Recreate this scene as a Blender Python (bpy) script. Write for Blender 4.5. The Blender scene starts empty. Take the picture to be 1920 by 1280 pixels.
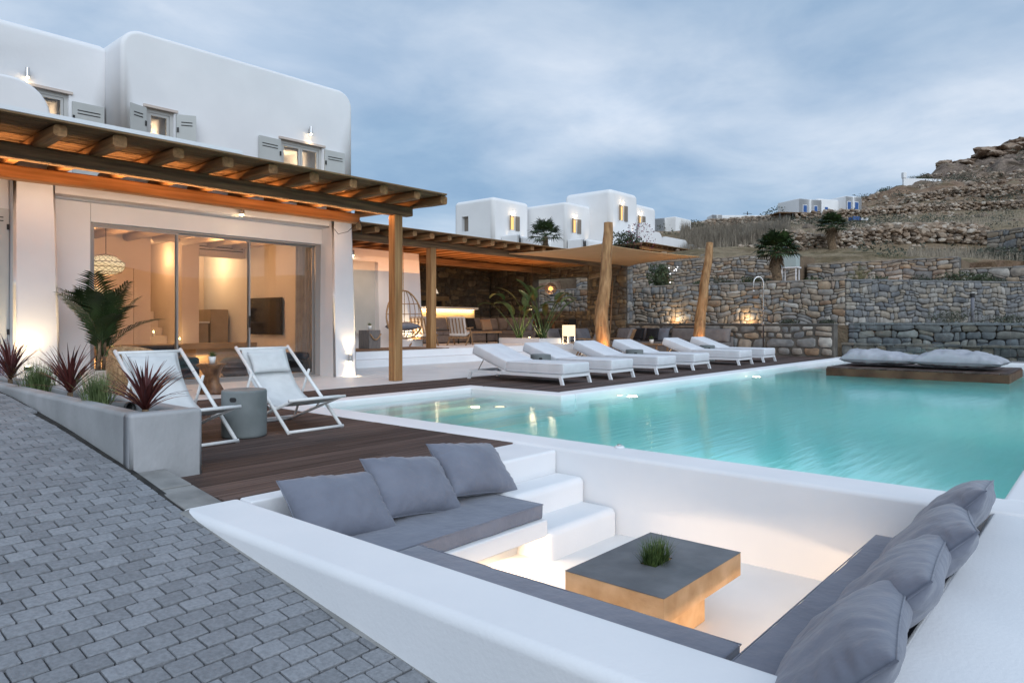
import bpy, bmesh, math, random
import numpy as np
from mathutils import Vector, Matrix, noise
random.seed(7); PI = math.pi
S = bpy.context.scene
# ------------------------------------------------------------------ camera
cam = bpy.data.cameras.new('camera'); CO = bpy.data.objects.new('camera', cam); S.collection.objects.link(CO)
YAW = math.radians(40.8)                      # angle between the view and the house front (+X)
CO.location = (0, 0, 1.1); CO.rotation_euler = (PI/2, 0, YAW - PI/2)
cam.sensor_width = 36; cam.lens = 1320.7/1920*36; cam.shift_y = -(640-604)/1920*1
cam.clip_start = .05; cam.clip_end = 3000
S.camera = CO
# ------------------------------------------------------------------ light
W = bpy.data.worlds.new('World'); S.world = W; W.use_nodes = True
nt = W.node_tree; N = nt.nodes; L = nt.links; N.clear()
def nd(t, **k):
    n = N.new(t)
    for a, b in k.items():
        if a in n.inputs.keys(): n.inputs[a].default_value = b
        else: setattr(n, a, b)
    return n
out = nd('ShaderNodeOutputWorld'); bg = nd('ShaderNodeBackground', Strength=1.12)
sky = nd('ShaderNodeTexSky'); sky.sky_type = 'NISHITA'; sky.sun_disc = False
sky.sun_elevation = math.radians(29); sky.sun_rotation = math.radians(212)
tc = nd('ShaderNodeTexCoord'); sep = nd('ShaderNodeSeparateXYZ'); L.new(tc.outputs['Generated'], sep.inputs[0])
mz = nd('ShaderNodeMath', operation='MAXIMUM'); mz.inputs[1].default_value = 0.0; L.new(sep.outputs['Z'], mz.inputs[0])
az = nd('ShaderNodeMath', operation='ADD'); az.inputs[1].default_value = .16; L.new(mz.outputs[0], az.inputs[0])
dx = nd('ShaderNodeMath', operation='DIVIDE'); dy = nd('ShaderNodeMath', operation='DIVIDE')
L.new(sep.outputs['X'], dx.inputs[0]); L.new(az.outputs[0], dx.inputs[1]); L.new(sep.outputs['Y'], dy.inputs[0]); L.new(az.outputs[0], dy.inputs[1])
cmb = nd('ShaderNodeCombineXYZ'); L.new(dx.outputs[0], cmb.inputs[0]); L.new(dy.outputs[0], cmb.inputs[1])
n1 = nd('ShaderNodeTexNoise', Scale=.62, Detail=6.0, Roughness=.5, Distortion=.35); L.new(cmb.outputs[0], n1.inputs['Vector'])
n2 = nd('ShaderNodeTexNoise', Scale=2.3, Detail=9.0, Roughness=.6, Distortion=.3); L.new(cmb.outputs[0], n2.inputs['Vector'])
r1 = nd('ShaderNodeValToRGB'); r1.color_ramp.elements[0].position = .38; r1.color_ramp.elements[1].position = .64
r1.color_ramp.elements[0].color = (.275, .42, .60, 1); r1.color_ramp.elements[1].color = (.69, .775, .885, 1)
r2 = nd('ShaderNodeValToRGB'); r2.color_ramp.elements[0].position = .35; r2.color_ramp.elements[1].position = .75
r2.color_ramp.elements[0].color = (.86, .90, .95, 1); r2.color_ramp.elements[1].color = (1.24, 1.16, 1.10, 1)
L.new(n1.outputs[0], r1.inputs[0]); L.new(n2.outputs[0], r2.inputs[0])
mu = nd('ShaderNodeMixRGB', blend_type='MULTIPLY'); mu.inputs[0].default_value = 1; L.new(r1.outputs[0], mu.inputs[1]); L.new(r2.outputs[0], mu.inputs[2])
sk = nd('ShaderNodeMixRGB', blend_type='MULTIPLY'); sk.inputs[0].default_value = 1; L.new(sky.outputs[0], sk.inputs[1]); sk.inputs[2].default_value = (.09, .09, .09, 1)
mx = nd('ShaderNodeMixRGB', blend_type='MIX'); mx.inputs[0].default_value = .86; L.new(sk.outputs[0], mx.inputs[1]); L.new(mu.outputs[0], mx.inputs[2])
L.new(mx.outputs[0], bg.inputs[0]); L.new(bg.outputs[0], out.inputs[0])
sun = bpy.data.lights.new('sun', 'SUN'); sun.energy = 1.7; sun.angle = math.radians(60); sun.color = (.86, .93, 1)
SO = bpy.data.objects.new('sun', sun); S.collection.objects.link(SO)
SO.rotation_euler = Vector((-.48, -.78, .50)).to_track_quat('Z', 'Y').to_euler()
S.view_settings.view_transform = 'Standard'; S.view_settings.look = 'None'; S.view_settings.exposure = 0.0; S.view_settings.gamma = 1.0
S.render.engine = 'CYCLES'; S.cycles.use_denoising = True
try: S.cycles.denoiser = 'OPENIMAGEDENOISE'
except Exception: pass
S.cycles.max_bounces = 10; S.cycles.transmission_bounces = 8; S.cycles.diffuse_bounces = 3; S.cycles.glossy_bounces = 3; S.cycles.transparent_max_bounces = 24
S.cycles.caustics_reflective = False; S.cycles.caustics_refractive = True; S.cycles.sample_clamp_indirect = 3.0

# ------------------------------------------------------------------ materials
MATS = {}
def hexc(c): return (c[0], c[1], c[2], 1)
def M(name, c1, c2=None, scale=4, rough=.7, bump=0., bscale=60, metal=0., stretch=(1, 1, 1), coord='pos', ramp=None,
      rnd=0., spec=.4, detail=4, bdetail=3, c3=None, trans=0., sheen=0., emit=None, estr=0., tone=None, bdist=.01, alpha=1., pos=(.35, .65)):
    m = bpy.data.materials.new(name); m.use_nodes = True; t = m.node_tree; n = t.nodes; l = t.links
    b = n['Principled BSDF']; b.inputs['Roughness'].default_value = rough; b.inputs['Metallic'].default_value = metal
    b.inputs['Specular IOR Level'].default_value = spec; b.inputs['Transmission Weight'].default_value = trans
    b.inputs['Sheen Weight'].default_value = sheen
    if emit: b.inputs['Emission Color'].default_value = hexc(emit); b.inputs['Emission Strength'].default_value = estr
    g = n.new('ShaderNodeNewGeometry') if coord == 'pos' else n.new('ShaderNodeTexCoord')
    src = g.outputs['Position'] if coord == 'pos' else g.outputs['Object']
    mp = n.new('ShaderNodeMapping'); mp.inputs['Scale'].default_value = stretch; l.new(src, mp.inputs[0])
    oi = n.new('ShaderNodeObjectInfo')
    col = None
    if c2 or c3:
        nz = n.new('ShaderNodeTexNoise'); nz.noise_dimensions = '4D'; nz.inputs['Scale'].default_value = scale; nz.inputs['Detail'].default_value = detail
        w = n.new('ShaderNodeMath'); w.operation = 'MULTIPLY'; w.inputs[1].default_value = 37.; l.new(oi.outputs['Random'], w.inputs[0])
        l.new(w.outputs[0], nz.inputs['W']); l.new(mp.outputs[0], nz.inputs['Vector'])
        r = n.new('ShaderNodeValToRGB'); r.color_ramp.elements[0].position = pos[0]; r.color_ramp.elements[1].position = pos[1]
        r.color_ramp.elements[0].color = hexc(c1); r.color_ramp.elements[1].color = hexc(c2 or c3)
        if c3 and c2:
            e = r.color_ramp.elements.new((pos[0]+pos[1])/2); e.color = hexc(c3)
        l.new(nz.outputs[0], r.inputs[0]); col = r.outputs[0]
    if ramp:      # per-stone / per-piece colour
        at = n.new('ShaderNodeAttribute'); at.attribute_name = 'tone'
        rr = n.new('ShaderNodeValToRGB'); rr.color_ramp.interpolation = 'LINEAR'
        el = rr.color_ramp.elements; el[0].position, el[1].position = ramp[0][0], ramp[-1][0]
        el[0].color, el[1].color = hexc(ramp[0][1]), hexc(ramp[-1][1])
        for p, c in ramp[1:-1]: e = el.new(p); e.color = hexc(c)
        l.new(at.outputs['Fac'], rr.inputs[0])
        if col:
            mm = n.new('ShaderNodeMixRGB'); mm.blend_type = 'MULTIPLY'; mm.inputs[0].default_value = 1
            l.new(rr.outputs[0], mm.inputs[1]); l.new(col, mm.inputs[2]); col = mm.outputs[0]
        else: col = rr.outputs[0]
    if rnd:
        mr = n.new('ShaderNodeMapRange'); mr.inputs[3].default_value = 1-rnd; mr.inputs[4].default_value = 1+rnd; l.new(oi.outputs['Random'], mr.inputs[0])
        hs = n.new('ShaderNodeHueSaturation'); l.new(mr.outputs[0], hs.inputs['Value'])
        if col: l.new(col, hs.inputs['Color'])
        else: hs.inputs['Color'].default_value = hexc(c1)
        col = hs.outputs[0]
    if col: l.new(col, b.inputs['Base Color'])
    else: b.inputs['Base Color'].default_value = hexc(c1)
    if bump:
        nb = n.new('ShaderNodeTexNoise'); nb.inputs['Scale'].default_value = bscale; nb.inputs['Detail'].default_value = bdetail
        l.new(mp.outputs[0], nb.inputs['Vector'])
        bp = n.new('ShaderNodeBump'); bp.inputs['Strength'].default_value = bump; bp.inputs['Distance'].default_value = bdist
        l.new(nb.outputs[0], bp.inputs['Height']); l.new(bp.outputs[0], b.inputs['Normal'])
    MATS[name] = m; return m
def emat(name, col, st):
    m = bpy.data.materials.new(name); m.use_nodes = True; n = m.node_tree.nodes; n.clear()
    o = n.new('ShaderNodeOutputMaterial'); e = n.new('ShaderNodeEmission'); e.inputs[0].default_value = hexc(col); e.inputs[1].default_value = st
    m.node_tree.links.new(e.outputs[0], o.inputs[0]); return m
def glassmat(name, tint=(1, 1, 1), ior=1.45, rough=0.0, boost=1.0, volume=None, bumpm=None):
    m = bpy.data.materials.new(name); m.use_nodes = True; t = m.node_tree; n = t.nodes; l = t.links; n.clear()
    o = n.new('ShaderNodeOutputMaterial'); tr = n.new('ShaderNodeBsdfTransparent'); tr.inputs[0].default_value = hexc(tint)
    gl = n.new('ShaderNodeBsdfGlossy'); gl.inputs['Roughness'].default_value = rough; fr = n.new('ShaderNodeFresnel'); fr.inputs[0].default_value = ior
    mu = n.new('ShaderNodeMath'); mu.operation = 'MULTIPLY'; mu.inputs[1].default_value = boost; mu.use_clamp = True
    mi = n.new('ShaderNodeMixShader'); l.new(fr.outputs[0], mu.inputs[0]); l.new(mu.outputs[0], mi.inputs[0]); l.new(tr.outputs[0], mi.inputs[1]); l.new(gl.outputs[0], mi.inputs[2])
    l.new(mi.outputs[0], o.inputs[0])
    if bumpm:
        g = n.new('ShaderNodeNewGeometry'); mp = n.new('ShaderNodeMapping'); mp.inputs['Scale'].default_value = bumpm[1]; mp.inputs['Rotation'].default_value = (0, 0, -YAW+PI/2)
        nz = n.new('ShaderNodeTexNoise'); nz.inputs['Scale'].default_value = bumpm[0]; nz.inputs['Detail'].default_value = 3
        bp = n.new('ShaderNodeBump'); bp.inputs['Strength'].default_value = bumpm[2]; bp.inputs['Distance'].default_value = .05
        l.new(g.outputs['Position'], mp.inputs[0]); l.new(mp.outputs[0], nz.inputs['Vector']); l.new(nz.outputs[0], bp.inputs['Height'])
        l.new(bp.outputs[0], gl.inputs['Normal']); l.new(bp.outputs[0], fr.inputs['Normal'])
    if volume:
        va = n.new('ShaderNodeVolumeAbsorption'); va.inputs[0].default_value = hexc(volume[0]); va.inputs[1].default_value = volume[1]; l.new(va.outputs[0], o.inputs[1])
    return m
WHITE = M('white_stucco', (.77, .775, .79), (.84, .84, .85), scale=1.1, rough=.85, bump=.35, bscale=6, bdist=.010, bdetail=7, detail=7, spec=.2)
WHITES = M('white_stucco_coarse', (.76, .77, .79), (.84, .84, .85), scale=1.1, rough=.9, bump=.35, bscale=55, bdist=.004, bdetail=5, detail=7, spec=.2)
WHITEF = M('white_floor_cement', (.72, .72, .72), (.79, .79, .79), scale=1.5, rough=.45, bump=.08, bscale=8)
INWALL = M('interior_plaster', (.62, .55, .50), (.67, .60, .545), scale=2, rough=.8)
DECK = M('dark_deck_wood', (.052, .035, .031), (.118, .082, .071), scale=3, stretch=(.35, 14, 14), rough=.7, spec=.2, bump=.5, bscale=4, rnd=.35, bdist=.004, detail=6)
PAVER = M('concrete_paver', (.205, .213, .228), (.275, .285, .305), c3=(.24, .249, .267), scale=60, rough=.85, bump=.9, bscale=140, rnd=.15, bdist=.004, detail=9)
PAVERJ = M('paver_stuff_tone', (.88, .88, .88), (1.12, 1.12, 1.12), scale=60, rough=.85, bump=.9, bscale=140, bdist=.004, detail=9, ramp=[(0, (.185, .193, .206)), (1, (.295, .306, .324))])
JOINT = M('joint_sand', (.022, .021, .020), (.055, .052, .048), scale=9, rough=1, bump=.6, bscale=120)
KERB = M('kerb_cement', (.19, .19, .185), (.31, .305, .295), scale=5, rough=.9, bump=.5, bscale=120, detail=8)
CONC = M('planter_concrete', (.30, .305, .31), (.42, .42, .43), c3=(.35, .355, .36), scale=2.0, rough=.75, bump=.35, bscale=35, detail=9, stretch=(1, 1, .6))
CONCT = M('stool_concrete', (.15, .17, .17), (.20, .22, .22), scale=5, rough=.7, bump=.15, bscale=80, coord='obj', detail=6)
TABTOP = M('slate_concrete', (.11, .113, .12), (.18, .183, .19), scale=4.5, rough=.55, bump=.1, bscale=60, detail=7, coord='obj')
TABSIDE = M('tan_cement', (.46, .28, .14), (.62, .41, .24), scale=7, rough=.7, bump=.3, bscale=50, detail=8, coord='obj')
FABG = M('grey_cushion_fabric', (.150, .162, .205), (.185, .198, .245), scale=5, rough=.85, bump=.5, bscale=11, sheen=.25, coord='obj', bdist=.02)
FABW = M('white_mattress_fabric', (.66, .67, .70), (.72, .73, .76), scale=5, rough=.9, bump=.2, bscale=7, coord='obj', bdist=.02)
FABC = M('canvas_fabric', (.60, .61, .61), (.68, .69, .69), scale=8, rough=.9, bump=.25, bscale=200, coord='obj')
FABT = M('taupe_fabric', (.16, .14, .135), (.21, .185, .175), scale=6, rough=.9, bump=.3, bscale=12, coord='obj', bdist=.015)
FABTD = M('bluegrey_fabric', (.15, .155, .18), (.2, .205, .235), scale=6, rough=.9, bump=.3, bscale=12, coord='obj', bdist=.015)
FABK = M('black_fabric', (.012, .012, .015), rough=.9)
FLOATC = M('pale_grey_bag_fabric', (.34, .35, .38), (.42, .43, .47), scale=4, rough=.85, bump=.5, bscale=7, coord='obj', bdist=.03)
PAINTW = M('white_painted_metal', (.78, .79, .81), rough=.4)
WOODW = M('white_painted_wood', (.74, .74, .73), (.82, .82, .81), scale=20, rough=.5, bump=.1, bscale=60, coord='obj')
PERG = M('pergola_timber', (.24, .115, .042), (.46, .24, .10), c3=(.34, .175, .07), scale=2.2, stretch=(.5, 9, 9), rough=.7, bump=.6, bscale=3, rnd=.15, bdist=.01, detail=6, coord='obj')
PERGD = M('weathered_beam_timber', (.080, .045, .024), (.24, .135, .066), scale=2.0, stretch=(.5, 9, 9), rough=.8, bump=.7, bscale=3, bdist=.01, detail=6, coord='obj')
POSTM = M('post_timber', (.24, .12, .045), (.42, .235, .10), c3=(.32, .165, .065), scale=2.2, stretch=(9, 9, .5), rough=.7, bump=.6, bscale=3, bdist=.008, detail=6, coord='obj')
LOGM = M('log_timber', (.22, .11, .045), (.46, .26, .12), c3=(.34, .18, .075), scale=2.5, stretch=(6, 6, 1), rough=.7, bump=.8, bscale=3, bdist=.02, detail=7, coord='obj')
REED = M('reed_thatch', (.12, .068, .030), (.27, .165, .080), scale=3, stretch=(.5, 60, 20), rough=.85, bump=.9, bscale=2, bdist=.01, detail=5)
SHUT = M('sage_grey_shutter_paint', (.46, .475, .46), (.50, .51, .495), scale=3, rough=.55)
SLOT = M('dark_slot', (.03, .03, .03), rough=.8)
ALU = M('bronze_aluminium', (.34, .33, .32), rough=.4, metal=.4)
STEEL = M('brushed_steel', (.62, .60, .58), rough=.25, metal=1)
BLACK = M('black_metal', (.02, .02, .02), rough=.4)
SOIL = M('planter_soil', (.035, .026, .02), (.09, .07, .05), scale=25, rough=1, bump=1, bscale=60, bdist=.02)
EARTH = M('dry_earth', (.13, .085, .055), (.27, .20, .13), c3=(.18, .13, .085), scale=.35, rough=1, bump=1, bscale=6, bdist=.08, detail=10)
DRYG = M('dry_grass_mat', (.22, .17, .10), (.36, .29, .18), scale=2, rough=1)
SHRUB = M('shrub_leaf', (.030, .042, .020), (.075, .095, .045), scale=3, rough=.8, rnd=.25)
SHRUBG = M('grey_shrub_leaf', (.055, .065, .05), (.12, .125, .09), scale=3, rough=.9)
PALM = M('palm_leaf', (.016, .030, .010), (.045, .075, .022), scale=3, rough=.5, rnd=.2)
BANA = M('banana_leaf', (.035, .08, .025), (.10, .16, .055), scale=3, rough=.4, rnd=.2)
CORD = M('cordyline_leaf', (.055, .012, .012), (.14, .035, .03), scale=3, rough=.5)
GRASSL = M('ornamental_grass_leaf', (.06, .10, .03), (.19, .24, .10), scale=6, rough=.6)
TURF = M('artificial_grass_leaf', (.03, .06, .015), (.14, .20, .06), scale=30, rough=.5)
TRUNK = M('palm_trunk_fibre', (.10, .065, .04), (.26, .18, .11), scale=12, rough=1, bump=1, bscale=20, bdist=.03)
ROCK = M('granite_rock', (.20, .14, .10), (.42, .33, .25), c3=(.29, .215, .16), scale=.5, rough=.95, bump=1, bscale=2, bdist=.15, detail=10)
ROCKP = M('field_stone_tone', (.8, .8, .8), (1.2, 1.2, 1.2), scale=2, rough=.95, bump=.7, bscale=18, bdist=.03, ramp=[(0, (.17, .135, .105)), (.4, (.28, .20, .14)), (.7, (.35, .27, .20)), (1, (.48, .42, .35))])
STONER = [(0, (.19, .195, .20)), (.2, (.26, .25, .24)), (.38, (.35, .285, .22)), (.55, (.30, .265, .23)), (.74, (.37, .29, .21)), (.82, (.27, .165, .10)), (.9, (.36, .34, .31)), (1, (.47, .44, .40))]
STONE = M('wall_stone', (.72, .72, .72), (1.22, 1.2, 1.16), scale=6, rough=.9, bump=.8, bscale=30, bdist=.015, ramp=STONER, detail=7)
STONEB = M('sky_tint_wall_stone', (.75, .75, .75), (1.2, 1.2, 1.2), scale=6, rough=.9, bump=.8, bscale=30, bdist=.015, detail=7,
           ramp=[(0, (.135, .142, .152)), (.3, (.18, .185, .19)), (.6, (.22, .215, .205)), (.8, (.27, .235, .19)), (1, (.35, .34, .32))])  # bluish light on the differently turned walls put into the stone colour
MORTAR = M('dark_mortar', (.085, .075, .065), (.16, .145, .125), scale=4, rough=1, bump=.8, bscale=30, bdist=.02)
MORTARG = M('grey_mortar', (.11, .105, .10), (.19, .18, .165), scale=4, rough=1, bump=.8, bscale=30, bdist=.02)
RATTAN = M('rattan', (.30, .17, .08), (.55, .35, .19), scale=30, rough=.6, coord='obj', bump=.6, bscale=60, bdist=.01)
TEAK = M('teak_wood', (.20, .11, .055), (.34, .20, .10), scale=5, stretch=(6, 6, 1), rough=.5, coord='obj')
ROOTW = M('root_wood', (.07, .03, .015), (.26, .13, .06), scale=7, rough=.45, coord='obj', bump=.4, bscale=12)
POTW = M('white_ceramic', (.78, .77, .75), rough=.3)
POTB = M('beige_pot', (.55, .47, .42), (.62, .54, .48), scale=3, rough=.8)
SAILM = M('sand_sail_cloth', (.56, .34, .17), (.60, .37, .19), scale=3, rough=.8)
TILE = M('pale_pool_plaster', (.74, .97, .94), (.82, .98, .97), scale=1.2, rough=.6)
TILEW = M('white_pool_step_plaster', (.66, .76, .75), (.72, .80, .79), scale=1.2, rough=.6)
GLASS = glassmat('door_glass', (.93, .93, .92), 1.5, 0.0, 1.1)
GLASSF = glassmat('fence_glass', (.90, .94, .94), 1.5, 0.0, 1.0)
def watermat():
    m = bpy.data.materials.new('pool_water'); m.use_nodes = True; t = m.node_tree; n = t.nodes; l = t.links; n.clear(); o = n.new('ShaderNodeOutputMaterial')
    g = n.new('ShaderNodeBsdfGlass'); g.inputs['Roughness'].default_value = .09; g.inputs['IOR'].default_value = 1.33
    p = n.new('ShaderNodeNewGeometry'); mp = n.new('ShaderNodeMapping'); mp.inputs['Rotation'].default_value = (0, 0, PI/2-YAW); mp.inputs['Scale'].default_value = (.8, 6.5, 1)
    nz = n.new('ShaderNodeTexNoise'); nz.inputs['Scale'].default_value = 1.8; nz.inputs['Detail'].default_value = 4; bp = n.new('ShaderNodeBump'); bp.inputs['Strength'].default_value = .22; bp.inputs['Distance'].default_value = .016
    l.new(p.outputs['Position'], mp.inputs[0]); l.new(mp.outputs[0], nz.inputs['Vector']); l.new(nz.outputs[0], bp.inputs['Height']); l.new(bp.outputs[0], g.inputs['Normal'])
    va = n.new('ShaderNodeVolumeAbsorption'); va.inputs[0].default_value = (.03, .95, .97, 1); va.inputs[1].default_value = .27
    l.new(g.outputs[0], o.inputs[0]); l.new(va.outputs[0], o.inputs[1]); return m
WATER = watermat()
WARM = (1.0, .62, .28); WARM2 = (1.0, .72, .42)
BULB = emat('lamp_bulb_glow', (1, .72, .38), 40)
LED = emat('led_strip_glow', (1, .70, .34), 9)
SHADE = emat('lampshade_glow', (1, .78, .48), 1.6)
POOLL = emat('pool_lamp_glow', (1, .80, .48), 3.5)
BLUE = M('blue_painted_wood', (.03, .10, .30), rough=.5)
SCREEN = M('tv_screen_black', (.012, .013, .018), rough=.12, spec=.6)

# ------------------------------------------------------------------ mesh helpers
class MB:
    def __init__(s): s.v = []; s.f = []; s.t = []
    def add(s, v, f, tone=None):
        o = len(s.v); s.v += [tuple(p) for p in v]; s.f += [tuple(i+o for i in q) for q in f]
        s.t += [tone if tone is not None else .5]*len(f); return s
    def box(s, x0, x1, y0, y1, z0, z1, M_=None, tone=None):
        v = [(x, y, z) for z in (z0, z1) for y in (y0, y1) for x in (x0, x1)]
        if M_: v = [M_ @ Vector(p) for p in v]
        return s.add(v, [(0, 2, 3, 1), (4, 5, 7, 6), (0, 1, 5, 4), (2, 6, 7, 3), (0, 4, 6, 2), (1, 3, 7, 5)], tone)
    def bar(s, p, q, w, h=None, up=(0, 0, 1)):      # rectangular bar from p to q
        h = h or w; p = Vector(p); q = Vector(q); d = (q-p).normalized(); u = Vector(up)
        a = d.cross(u)
        if a.length < 1e-4: a = d.cross(Vector((0, 1, 0)))
        a.normalize(); b = a.cross(d).normalized()
        v = [c+a*(i*w/2)+b*(j*h/2) for c in (p, q) for i, j in ((-1, -1), (1, -1), (1, 1), (-1, 1))]
        return s.add(v, [(0, 1, 2, 3), (7, 6, 5, 4), (0, 4, 5, 1), (1, 5, 6, 2), (2, 6, 7, 3), (3, 7, 4, 0)])
    def tube(s, pts, r, n=8, cap=True, jit=0):
        pts = [Vector(p) for p in pts]; R = r if isinstance(r, (list, tuple)) else [r]*len(pts)
        rings = []; ref = Vector((0.13, 0.31, .94)).normalized()
        for i, p in enumerate(pts):
            d = (pts[min(i+1, len(pts)-1)]-pts[max(i-1, 0)]).normalized()
            a = d.cross(ref)
            if a.length < .1: a = d.cross(Vector((1, 0, 0)))
            a.normalize(); b = d.cross(a)
            rings.append([p+(a*math.cos(2*PI*k/n)+b*math.sin(2*PI*k/n))*R[i]*(1+jit*math.sin(k*2.3+i*1.7)) for k in range(n)])
        v = [q for g in rings for q in g]; f = []
        for i in range(len(pts)-1):
            for k in range(n): f.append((i*n+k, i*n+(k+1) % n, (i+1)*n+(k+1) % n, (i+1)*n+k))
        if cap: f.append(tuple(range(n))[::-1]); f.append(tuple((len(pts)-1)*n+k for k in range(n)))
        return s.add(v, f)
    def lathe(s, prof, n=24, c=(0, 0, 0)):
        v = [(c[0]+r*math.cos(2*PI*k/n), c[1]+r*math.sin(2*PI*k/n), c[2]+z) for r, z in prof for k in range(n)]; f = []
        for i in range(len(prof)-1):
            for k in range(n): f.append((i*n+k, i*n+(k+1) % n, (i+1)*n+(k+1) % n, (i+1)*n+k))
        f.append(tuple(range(n))[::-1]); f.append(tuple((len(prof)-1)*n+k for k in range(n)))
        return s.add(v, f)
    def prism(s, poly, z0, z1):      # poly counter-clockwise
        n = len(poly); v = [(x, y, z0) for x, y in poly]+[(x, y, z1) for x, y in poly]
        return s.add(v, [tuple(range(n))[::-1], tuple(range(n, 2*n))]+[(i, (i+1) % n, n+(i+1) % n, n+i) for i in range(n)])
    def mesh(s, name, mat, smooth=False, tone=False):
        me = bpy.data.meshes.new(name); me.from_pydata([tuple(p) for p in s.v], [], s.f); me.materials.append(mat)
        if smooth: me.polygons.foreach_set('use_smooth', [True]*len(me.polygons))
        if tone:
            a = me.attributes.new('tone', 'FLOAT', 'FACE'); a.data.foreach_set('value', s.t)
        me.update(); return me
def link(o, parent=None):
    S.collection.objects.link(o)
    if parent: o.parent = parent
    return o
def obj(name, mb, mat, parent=None, smooth=False, loc=None, tone=False, kind=None, wn=False):
    me = mb if isinstance(mb, bpy.types.Mesh) else mb.mesh(name, mat, smooth, tone)
    o = link(bpy.data.objects.new(name, me), parent)
    if loc: o.location = loc
    if kind: o['kind'] = kind
    if wn:
        w = o.modifiers.new('wn', 'WEIGHTED_NORMAL'); w.mode = 'FACE_AREA'; w.weight = 80
    return o
def tag(o, label, cat, group=None):
    o['label'] = label; o['category'] = cat
    if group: o['group'] = group
    return o
def thing(name, label, cat, loc=(0, 0, 0), rz=0, group=None, rot=None):
    o = bpy.data.objects.new(name, None); S.collection.objects.link(o); o.location = loc
    o.rotation_euler = rot if rot else (0, 0, rz); o.empty_display_size = .1
    return tag(o, label, cat, group)
def dup(root, loc, rz, label, group=None):
    def cp(o, par):
        c = o.copy(); S.collection.objects.link(c); c.parent = par
        if par is not None: c.matrix_parent_inverse = o.matrix_parent_inverse
        for ch in kids[o.name]: cp(ch, c)
        return c
    kids = {}
    def col(o):
        kids[o.name] = [c for c in o.children]
        for c in kids[o.name]: col(c)
    col(root); r = cp(root, None); r.location = loc; r.rotation_euler = (0, 0, rz)
    if label: r['label'] = label
    if group: r['group'] = group
    return r
def structure(name, mb, mat, smooth=False, wn=False):
    return obj(name, mb, mat, None, smooth, kind='structure', wn=wn)
def rbox_bm(x0, x1, y0, y1, z0, z1, r, seg=4, taper=0, edges=None):
    bm = bmesh.new(); bmesh.ops.create_cube(bm, size=1)
    for v in bm.verts:
        v.co = Vector(((x0+x1)/2+v.co.x*(x1-x0), (y0+y1)/2+v.co.y*(y1-y0), (z0+z1)/2+v.co.z*(z1-z0)))
    es = [e for e in bm.edges if edges is None or edges(e.verts[0].co, e.verts[1].co)]
    bmesh.ops.bevel(bm, geom=es, offset=r, segments=seg, profile=.5, affect='EDGES', clamp_overlap=True)
    return bm
def rbox(name, x0, x1, y0, y1, z0, z1, r, mat, parent=None, seg=4, edges=None, kind=None, cuts=None, fn=None):
    bm = rbox_bm(x0, x1, y0, y1, z0, z1, r, seg, edges=edges)
    if fn:
        for v in bm.verts: v.co = Vector(fn(v.co))
    me = bpy.data.meshes.new(name); bm.to_mesh(me); bm.free(); me.materials.append(mat)
    me.polygons.foreach_set('use_smooth', [True]*len(me.polygons))
    o = link(bpy.data.objects.new(name, me))
    if kind: o['kind'] = kind
    if cuts: cut(o, cuts)
    if parent: o.parent = parent
    w = o.modifiers.new('wn', 'WEIGHTED_NORMAL'); w.mode = 'FACE_AREA'; w.weight = 80
    return o
def profbox(name, x0, x1, y0, y1, z0, z1, rt, rs, mat, parent=None, cuts=None, left=True, right=True, kind=None, org=None, seg=10):
    """wall block whose top corners are rounded in the XZ plane (rt), all other edges slightly (rs)"""
    pts = [(x0, z0), (x1, z0)]
    if right: pts += [(x1-rt+rt*math.cos(a), z1-rt+rt*math.sin(a)) for a in np.linspace(0, PI/2, seg+1)]
    else: pts += [(x1, z1)]
    if left: pts += [(x0+rt-rt*math.sin(a), z1-rt+rt*math.cos(a)) for a in np.linspace(0, PI/2, seg+1)]
    else: pts += [(x0, z1)]
    bm = bmesh.new(); n = len(pts); f = [bm.verts.new((x, y0, z)) for x, z in pts]; b = [bm.verts.new((x, y1, z)) for x, z in pts]
    bm.faces.new(f); bm.faces.new(b[::-1])
    for i in range(n): bm.faces.new((f[i], b[i], b[(i+1) % n], f[(i+1) % n]))
    bmesh.ops.recalc_face_normals(bm, faces=bm.faces[:])
    es = [e for e in bm.edges if abs(e.verts[0].co.y-e.verts[1].co.y) < 1e-6 and min(e.verts[0].co.z, e.verts[1].co.z) > z0-.001 and not (e.verts[0].co.z < z0+.001 and e.verts[1].co.z < z0+.001)]
    bmesh.ops.bevel(bm, geom=es, offset=rs, segments=4, profile=.5, affect='EDGES', clamp_overlap=True)
    me = bpy.data.meshes.new(name); bm.to_mesh(me); bm.free(); me.materials.append(mat); me.polygons.foreach_set('use_smooth', [True]*len(me.polygons))
    o = link(bpy.data.objects.new(name, me))
    if kind: o['kind'] = kind
    if cuts: cut(o, cuts)
    if parent: o.parent = parent
    if org: o.location = org
    w = o.modifiers.new('wn', 'WEIGHTED_NORMAL'); w.mode = 'FACE_AREA'; w.weight = 80
    return o
def cut(o, boxes):
    mb = MB()
    for b in boxes: mb.box(*b)
    c = bpy.data.objects.new('cutter', mb.mesh('cutter', WHITE)); S.collection.objects.link(c)
    m = o.modifiers.new('b', 'BOOLEAN'); m.operation = 'DIFFERENCE'; m.object = c; m.solver = 'EXACT'
    dg = bpy.context.evaluated_depsgraph_get(); me = bpy.data.meshes.new_from_object(o.evaluated_get(dg))
    o.modifiers.remove(m); o.data = me; bpy.data.objects.remove(c)
    for p in me.polygons: p.use_smooth = abs(max(p.normal, key=abs)) < .9999 or p.use_smooth
def point(name, loc, power, col=WARM2, size=.05, parent=None):
    l = bpy.data.lights.new(name, 'POINT'); l.energy = power; l.color = col; l.shadow_soft_size = size
    o = link(bpy.data.objects.new(name, l), parent); o.location = loc; return o
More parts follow.
